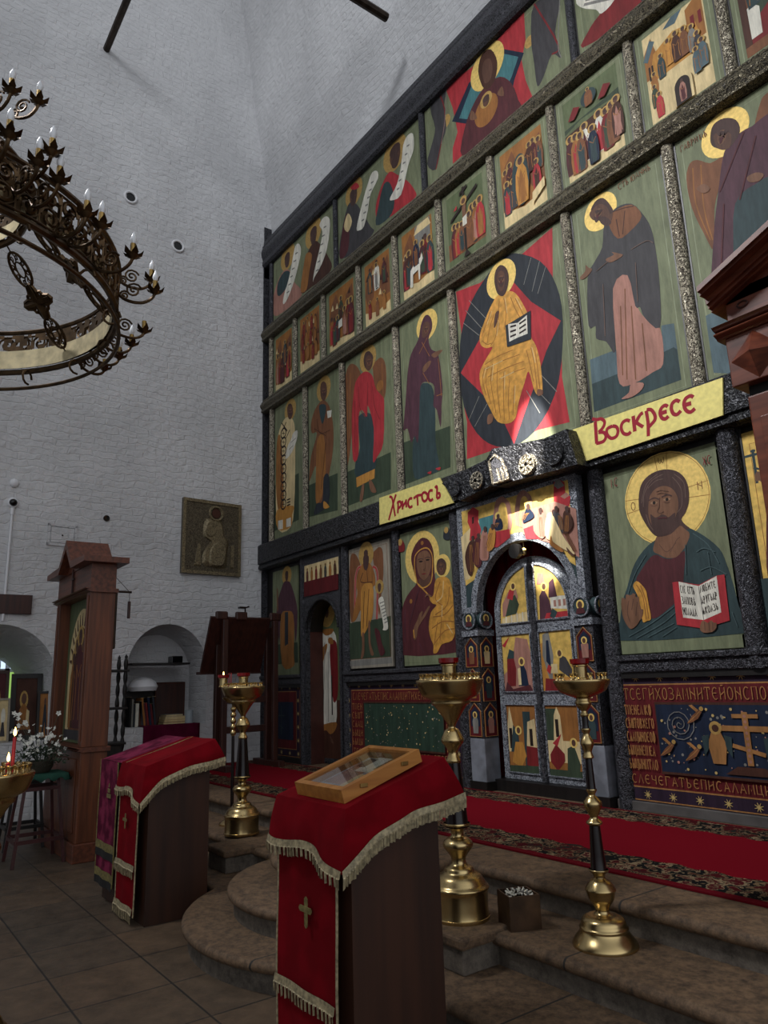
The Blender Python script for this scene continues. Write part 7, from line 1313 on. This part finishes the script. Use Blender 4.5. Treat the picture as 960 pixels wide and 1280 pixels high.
# books and things in the second niche
nx = -.16; sillz = 1.062
w = MB(); a, b = onX(158, 826, nx), onX(232, 822, nx); zs = 1.93; w.box((-.40, -2.12, zs), (.02, -1.25, zs+.03), BLACKW, .004); sh = tag(w.build('niche_shelf'), 'thin black shelf board set across the niche above the books', 'shelf')
r5 = random.Random(8); y = -2.09; cols = [BLKF, GRY, BLK, WHT, BRND, SLATE, OCHD, MAR, REDD, NAVY, WINE, BLK]
bl_ = ['black', 'grey', 'blue black', 'white', 'dark brown', 'slate grey', 'ochre', 'maroon', 'dark red', 'navy', 'wine red', 'thin black']
for k in range(12):
    t = r5.uniform(.022, .045); h = r5.uniform(.30, .42); ln = .0 if k < 5 else .05
    o = thing('book', bl_[k]+' spine book standing in the row of books on the niche sill', 'book', (nx, y, sillz), 'books in the niche'); w = MB(); w.hexa([(nx-.2, y, sillz), (nx+.06, y, sillz), (nx+.06, y+t, sillz), (nx-.2, y+t, sillz), (nx-.2, y-ln, sillz+h), (nx+.06, y-ln, sillz+h), (nx+.06, y-ln+t, sillz+h), (nx-.2, y-ln+t, sillz+h)], cols[k]); w.build('cover', o)
    w = MB(); w.hexa([(nx-.19, y+.004, sillz+h-.002), (nx+.05, y+.004, sillz+h-.002), (nx+.05, y+t-.004, sillz+h-.002), (nx-.19, y+t-.004, sillz+h-.002), (nx-.19, y+.004-ln, sillz+h+.002), (nx+.05, y+.004-ln, sillz+h+.002), (nx+.05, y+t-.004-ln, sillz+h+.002), (nx-.19, y+t-.004-ln, sillz+h+.002)], CRM); w.build('pages', o); y += t+.004
y0s, z = y+.1, sillz
for k, (m, lab, L_, T_) in enumerate(((BRND, 'brown bottom', .42, .04), (OCHD, 'ochre', .38, .035), (CRM, 'cream', .34, .045), (GRY, 'grey topmost', .30, .03))):
    o = thing('book', lab+' book lying in the flat stack on the niche sill', 'book', (nx, y0s, z), 'books in the niche'); w = MB(); w.box((nx-.18, y0s+.012*k, z), (nx+.06, y0s+L_, z+.004), m); w.box((nx-.18, y0s+.012*k, z+T_-.004), (nx+.06, y0s+L_, z+T_), m); w.box((nx-.18, y0s+.012*k, z), (nx-.17, y0s+L_, z+T_), m); w.build('cover', o); w = MB(); w.box((nx-.17, y0s+.012*k+.006, z+.004), (nx+.055, y0s+L_-.006, z+T_-.004), CRM); w.build('pages', o); z += T_
zb_ = z
w = MB(); w.box((-.44, y0s-.05, sillz), (-.36, y0s+.42, sillz+.62), BRND, .008); w.box((-.36, y0s-.03, sillz+.03), (-.352, y0s+.40, sillz+.59), DARKW); tag(w.build('wooden_box'), 'brown wooden box standing at the back of the niche behind the stacked books', 'box')
w = MB(); w.lathe((-.26, -1.86, sillz+.5), [(.19, 0), (.215, .06), (.18, .13), (.11, .18), (.03, .2), (.001, .2)], WHITEP, 22); ls = tag(w.build('lamp_shade', None, True), 'white dome lamp shade resting on a stack in the niche under the shelf board', 'lamp shade')
w = MB(); w.box((-.44, -2.07, sillz), (-.37, -1.66, sillz+.5), BLACKW, .01); tag(w.build('dark_case'), 'dark case at the back of the niche carrying the white lamp shade', 'case')
w = MB(); w.lathe((-.1, -1.2, sillz), [(.001, 0), (.06, 0), (.06, .2), (.055, .2), (.055, .01), (.001, .01)], mat('jar_glass', (150, 160, 165), .1, 0, None, spec=.5), 18); tag(w.build('glass_jar', None, True), 'pale glass jar at the right end of the niche sill', 'jar')
w = MB(); w.box((-.25, -1.5, zs+.03), (-.08, -1.33, zs+.13), BLACKP, .01); tag(w.build('small_black_box'), 'small black box on the niche shelf board', 'box')
ca, cb_ = onW(180, 877), onW(249, 908); G = []; n = 18
for j in range(11):
    row = []
    for i in range(n+1):
        yv = ca.y+(cb_.y-ca.y)*i/n; s_ = j/10
        if s_ < .3: t = s_/.3; row.append((wx(yv)-.26*(1-t)+.012, yv, sillz+.012+.14*(1-t)*0))
        else: t = (s_-.3)/.7; row.append((wx(yv)+.022+.012*math.sin(i*1.3)*t, yv, sillz+.012-t*(.40+.02*math.sin(i*.8))))
    G.append(row)
w = MB(); w.sheet(G, PURP); tag(w.build('purple_cloth', None, True, .004), 'purple cloth hanging over the sill of the niche with books', 'cloth')
# ================================================================== CHANDELIER
CC = Vector((5.73, -5.43, 0)); CZ_ = 4.05; R1 = 1.235; HB = .34
ch = thing('chandelier', 'great bronze ring chandelier with pierced bands and electric candles, cut by the left edge', 'chandelier', (CC.x, CC.y, CZ_))
cp_ = lambda r, a, z: (CC.x+r*math.cos(a), CC.y+r*math.sin(a), z)
def ringtube(r, z, t, m, w, n=96): w.tube([cp_(r, 2*PI*i/n, z) for i in range(n)], t, m, 6, True)
def band(r, z0, h, name, seed):
    w = MB(); ringtube(r, z0, .022, BRONZE, w); ringtube(r, z0+h, .018, BRONZE, w); ringtube(r, z0+h*.12, .008, BRONZE, w); ringtube(r, z0+h*.88, .008, BRONZE, w); w.build(name+'_rims', ch, True)
    w = MB(); n = int(r*46); rr = random.Random(seed)
    for k in range(n):                                    # pierced scrollwork: spirals and leaves between the rims
        a = 2*PI*k/n; da = 2*PI/n
        for s in (-1, 1):
            zc = z0+h*(.5+.19*s); q = []
            for t in range(15): th = t*.62; ra = .46*(1-t/17); q.append(cp_(r, a+da*.5+s*da*ra*math.cos(th), zc+h*.2*(1-t/17)*math.sin(th)))
            w.tube(q, .010, BRONZE, 4)
        w.tube([cp_(r, a, z0+h*(.1+.08*t)) for t in range(11)], .007, BRONZE, 4); w.tube([cp_(r, a+da*(.5+.5*math.sin(t*PI/5)), z0+h*(.1+.08*t)) for t in range(11)], .006, BRONZE, 4)
    w.build(name+'_openwork', ch)
    w = MB(); N_ = 240; M_ = 9                              # pierced backing sheet
    w.add([cp_(r-.012, 2*PI*i/N_, z0+h*(.08+.84*j/M_)) for j in range(M_+1) for i in range(N_)], [(j*N_+i, j*N_+(i+1) % N_, (j+1)*N_+(i+1) % N_, (j+1)*N_+i) for j in range(M_) for i in range(N_) if rr.random() > .34], BRONZE); w.build(name+'_pierced_sheet', ch)
    w = MB(); w.add([cp_(r-.03, 2*PI*i/96, z) for z in (z0+.02, z0+h*.5) for i in range(96)], [(i, (i+1) % 96, 96+(i+1) % 96, 96+i) for i in range(96)], LINING); w.build(name+'_lining', ch, True)  # inner lining; its lit look is put into the pale colour
band(R1, CZ_, HB, 'great_ring', 1)
R2, Z2_ = .62, 4.74; band(R2, Z2_, .24, 'small_ring', 2)
def arm(a, z, r0, out, up, lit=True):
    """C-scroll arm with leafy cup, sleeve and bulb"""
    o = MB(); q = []
    for t in range(17): th = PI*.9-t*PI*1.15/16; q.append(cp_(r0+out*.5+out*.5*math.cos(PI-t*PI/16), a, z-.075*math.sin(t*PI/16)+(up*max(0, t-10)/6)))
    o.tube(q, .011, BRONZE, 6)
    for (c_r, c_z, sc) in ((r0+out*.42, z+.015, .055), (r0+out*.18, z-.03, .035)):
        o.tube([cp_(c_r+sc*(1-t/22)*math.cos(t*.6+.4), a, c_z+sc*(1-t/22)*math.sin(t*.6+.4)) for t in range(20)], .0075, BRONZE, 5)
    A = o.build('arm', ch, True); tip = Vector(cp_(r0+out, a, z+up)); c = MB()
    c.lathe(tip, [(.008, -.02), (.03, 0), (.038, .012), (.02, .016), (.012, .03)], BRONZE, 12)
    for k in range(6):
        b = 2*PI*k/6; d = Vector((math.cos(b), math.sin(b), 0)); s_ = Vector((-d.y, d.x, 0)); c.add([tip+d*.012+s_*.016, tip+d*.05+s_*.02+Vector((0, 0, .012)), tip+d*.066+Vector((0, 0, .045)), tip+d*.05-s_*.02+Vector((0, 0, .012)), tip+d*.012-s_*.016], [(0, 1, 2, 3, 4)], BRONZE)
    c.build('leaf_cup', A, True)
    s = MB(); s.lathe(tip, [(.017, .02), (.017, .085), (.001, .085)], BRASSD, 10); s.build('sleeve', A, True)
    if lit: b = MB(); b.lathe(tip, [(.011, .085), (.019, .105), (.0195, .12), (.013, .145), (.004, .165), (.0005, .17)], BULB, 10); b.build('bulb', A, True)
def place(px, py, lo, hi, rad):
    """bearing and height on the ring of radius rad that a bulb at this place in the photo has"""
    best = None
    for k in range(121):
        z = lo+(hi-lo)*k/120; p_ = onZ(px, py, z)-CC; e = abs(math.hypot(p_.x, p_.y)-rad)
        if best is None or e < best[0]: best = (e, math.atan2(p_.y, p_.x), z)
    return best[1], best[2]
used = []
for px, py, lit in ((67, 165, 1), (50, 178, 1), (76, 200, 1), (110, 243, 1), (128, 258, 1), (167, 297, 1), (190, 331, 1), (207, 346, 1), (181, 392, 0), (165, 412, 1), (150, 428, 1), (14, 142, 1), (132, 440, 0)):
    a, z = place(px, py, 4.15, 4.75, R1+.24)
    arm(a, z-.15, R1, .24, .02 if lit else .0, bool(lit)); used.append((round(math.degrees(a)), round(z, 2)))
for px, py in ((50, 107), (16, 92)):
    a, z = place(px, py, 4.9, 5.5, R2+.2); arm(a, z-.15, R2, .2, .02)
# straps of pierced ovals and crosses joining the two rings, and chains
def plate_oval(c, u, v, rx, ry, w, m):
    P = lambda t, s=1: c+u*(rx*s*math.cos(t))+v*(ry*s*math.sin(t))
    w.tube([P(2*PI*i/20) for i in range(20)], .011, m, 5, True); w.tube([P(2*PI*i/16, .45) for i in range(16)], .007, m, 5, True)
    for k in range(8): t = 2*PI*k/8; w.tube([P(t, .45), P(t+.25, .75), P(t, 1)], .006, m, 4)
    for k in range(8): t = 2*PI*(k+.5)/8; w.tube([c+u*(rx*(.72+.13*math.cos(2*PI*j/8))*math.cos(t+.16*math.sin(2*PI*j/8)))+v*(ry*(.72+.13*math.cos(2*PI*j/8))*math.sin(t+.16*math.sin(2*PI*j/8))) for j in range(8)], .005, m, 4, True)
def plate_cross(c, u, v, s, w, m):
    for k in range(4):
        d = (u, v, -u, -v)[k]; e = (v, -u, -v, u)[k]
        w.tube([c+d*s*.15+e*s*.15, c+d*s*.6+e*s*.3, c+d*s+e*s*.18, c+d*s*1.1, c+d*s-e*s*.18, c+d*s*.6-e*s*.3, c+d*s*.15-e*s*.15], .016, m, 5)
        w.tube([c, c+d*s*1.05], .03, m, 5); w.tube([c+d*s*.7+e*s*.25*math.cos(j*PI/4)+d*s*.12*math.sin(j*PI/4) for j in range(8)], .012, m, 5, True)
        w.tube([c+(d+e)*s*.42+(d*math.cos(j*PI/4)+e*math.sin(j*PI/4))*s*.16 for j in range(8)], .012, m, 5, True)
    w.tube([c+(u*math.cos(j*PI/8)+v*math.sin(j*PI/8))*s*.4 for j in range(16)], .012, m, 5, True)
for k in range(10):
    a = 2*PI*k/10+.18; A_ = Vector(cp_(R2+.02, a, Z2_)); B_ = Vector(cp_(R1-.03, a, CZ_+.1)); u = (B_-A_).normalized(); v = Vector((-math.sin(a), math.cos(a), 0)); L = (B_-A_).length
    w = MB(); plate_oval(A_+u*L*.22, u, v, .13, .075, w, BRONZE); w.build('oval_plate', ch); w = MB(); plate_cross(A_+u*L*.52, u, v, .12, w, BRONZE); w.build('cross_plate', ch); w = MB(); plate_oval(A_+u*L*.82, u, v, .12, .07, w, BRONZE); w.build('oval_plate', ch)
    w = MB(); w.tube([A_, A_+u*L*.07], .006, BRONZE, 5); w.tube([A_+u*L*.36, A_+u*L*.42], .006, BRONZE, 5); w.tube([A_+u*L*.63, A_+u*L*.69], .006, BRONZE, 5); w.tube([A_+u*L*.95, B_], .006, BRONZE, 5); w.build('link', ch)
def chain(a_, b_, n, w, s=.028):
    a_, b_ = Vector(a_), Vector(b_); d = (b_-a_).normalized(); o1 = d.orthogonal().normalized(); o2_ = d.cross(o1); L = (b_-a_).length/n
    for k in range(n):
        c = a_+(b_-a_)*((k+.5)/n); e = o1 if k % 2 else o2_; w.tube([c+d*L*.62*math.cos(j*PI/6)+e*s*.55*math.sin(j*PI/6) for j in range(12)], s*.2, IRON, 5, True)
bot = onZ(18, 118, Z2_+.24); ctr = Vector((bot.x, bot.y, 0)); aa = math.atan2(bot.y-CC.y, bot.x-CC.x)
top = None
for k in range(3):
    a = aa+2*PI*k/3; s0 = Vector(cp_(R2, a, Z2_+.24)); w = MB(); e = Vector((CC.x, CC.y, 9.5)); chain(s0, s0.lerp(e, .42), 44, w, .05); w.build('chain', ch)
w = MB()
for k in range(16): 
    a = 2*PI*k/16; ringc = [cp_(R1-.02+.055*math.cos(j*PI/5), a, CZ_-.06+.055*math.sin(j*PI/5)) for j in range(9)]; w.tube(ringc, .009, BRONZE, 5)
ringtube(R1+.02, CZ_-.13, .014, BRONZE, w); w.build('lower_scrolls', ch)
# ================================================================== LIGHT
SC.view_settings.view_transform = 'Standard'; SC.view_settings.look = 'None'; SC.view_settings.gamma = 1; SC.view_settings.use_curve_mapping = False
SC.view_settings.exposure = 0
wd = bpy.data.worlds.new('world'); SC.world = wd; wd.use_nodes = True; wn = wd.node_tree; bg = wn.nodes['Background']; bg.inputs[0].default_value = (.90, .94, 1, 1)
def mth(op, a, b=None, c=None):
    n = wn.nodes.new('ShaderNodeMath'); n.operation = op
    for i, v in enumerate((a, b, c)):
        if v is None: continue
        if isinstance(v, (int, float)): n.inputs[i].default_value = v
        else: wn.links.new(v, n.inputs[i])
    return n.outputs[0]
tcw = wn.nodes.new('ShaderNodeTexCoord'); sxyz = wn.nodes.new('ShaderNodeSeparateXYZ'); wn.links.new(tcw.outputs['Generated'], sxyz.inputs[0])
side = mth('MULTIPLY_ADD', mth('MAXIMUM', sxyz.outputs['X'], 0.), .80, .15)          # daylight comes mostly from the south windows
fall = mth('MULTIPLY_ADD', mth('MULTIPLY', sxyz.outputs['Z'], sxyz.outputs['Z']), -.45, 1.)
up = mth('MULTIPLY_ADD', mth('MINIMUM', mth('MAXIMUM', mth('MULTIPLY', sxyz.outputs['Z'], 3.), -1.), 1.), .40, .60)   # little comes up from the floor
wn.links.new(mth('MULTIPLY', mth('MULTIPLY', side, fall), mth('MULTIPLY', up, 1.25)), bg.inputs[1])
def area(name, loc, tgt, sx, sy, e, col, spread=180):
    l = bpy.data.lights.new(name, 'AREA'); l.shape = 'RECTANGLE'; l.size = sx; l.size_y = sy; l.energy = e; l.color = col; l.spread = math.radians(spread)
    o = bpy.data.objects.new(name, l); COL.objects.link(o); o.location = loc; o.rotation_euler = (Vector(tgt)-Vector(loc)).to_track_quat('-Z', 'Y').to_euler(); return o
area('north_dome_window', (4.5, -8, 10.5), (8.3, 0, 2.9), 1.2, 2.0, 175, (.97, .98, 1), 75)
area('vault_fill_lamp', (9.5, -9.5, 15), (4.5, 0, 12.5), 1.6, 2.6, 130, (.93, .96, 1), 80)  # added lamp to brighten the vault and upper wall, no window modelled there
sp = bpy.data.lights.new('sunbeam_through_slit', 'SPOT'); sp.energy = 62000; sp.spot_size = math.radians(4.6); sp.spot_blend = .3; sp.shadow_soft_size = .04; sp.color = (1, .96, .88)
so = bpy.data.objects.new('sunbeam_through_slit', sp); COL.objects.link(so); so.location = (8.2, -10, 13); so.rotation_euler = (Vector((5.95, 0, 3.5))-Vector(so.location)).to_track_quat('-Z', 'Y').to_euler(); so.scale = (.62, 1.3, 1)
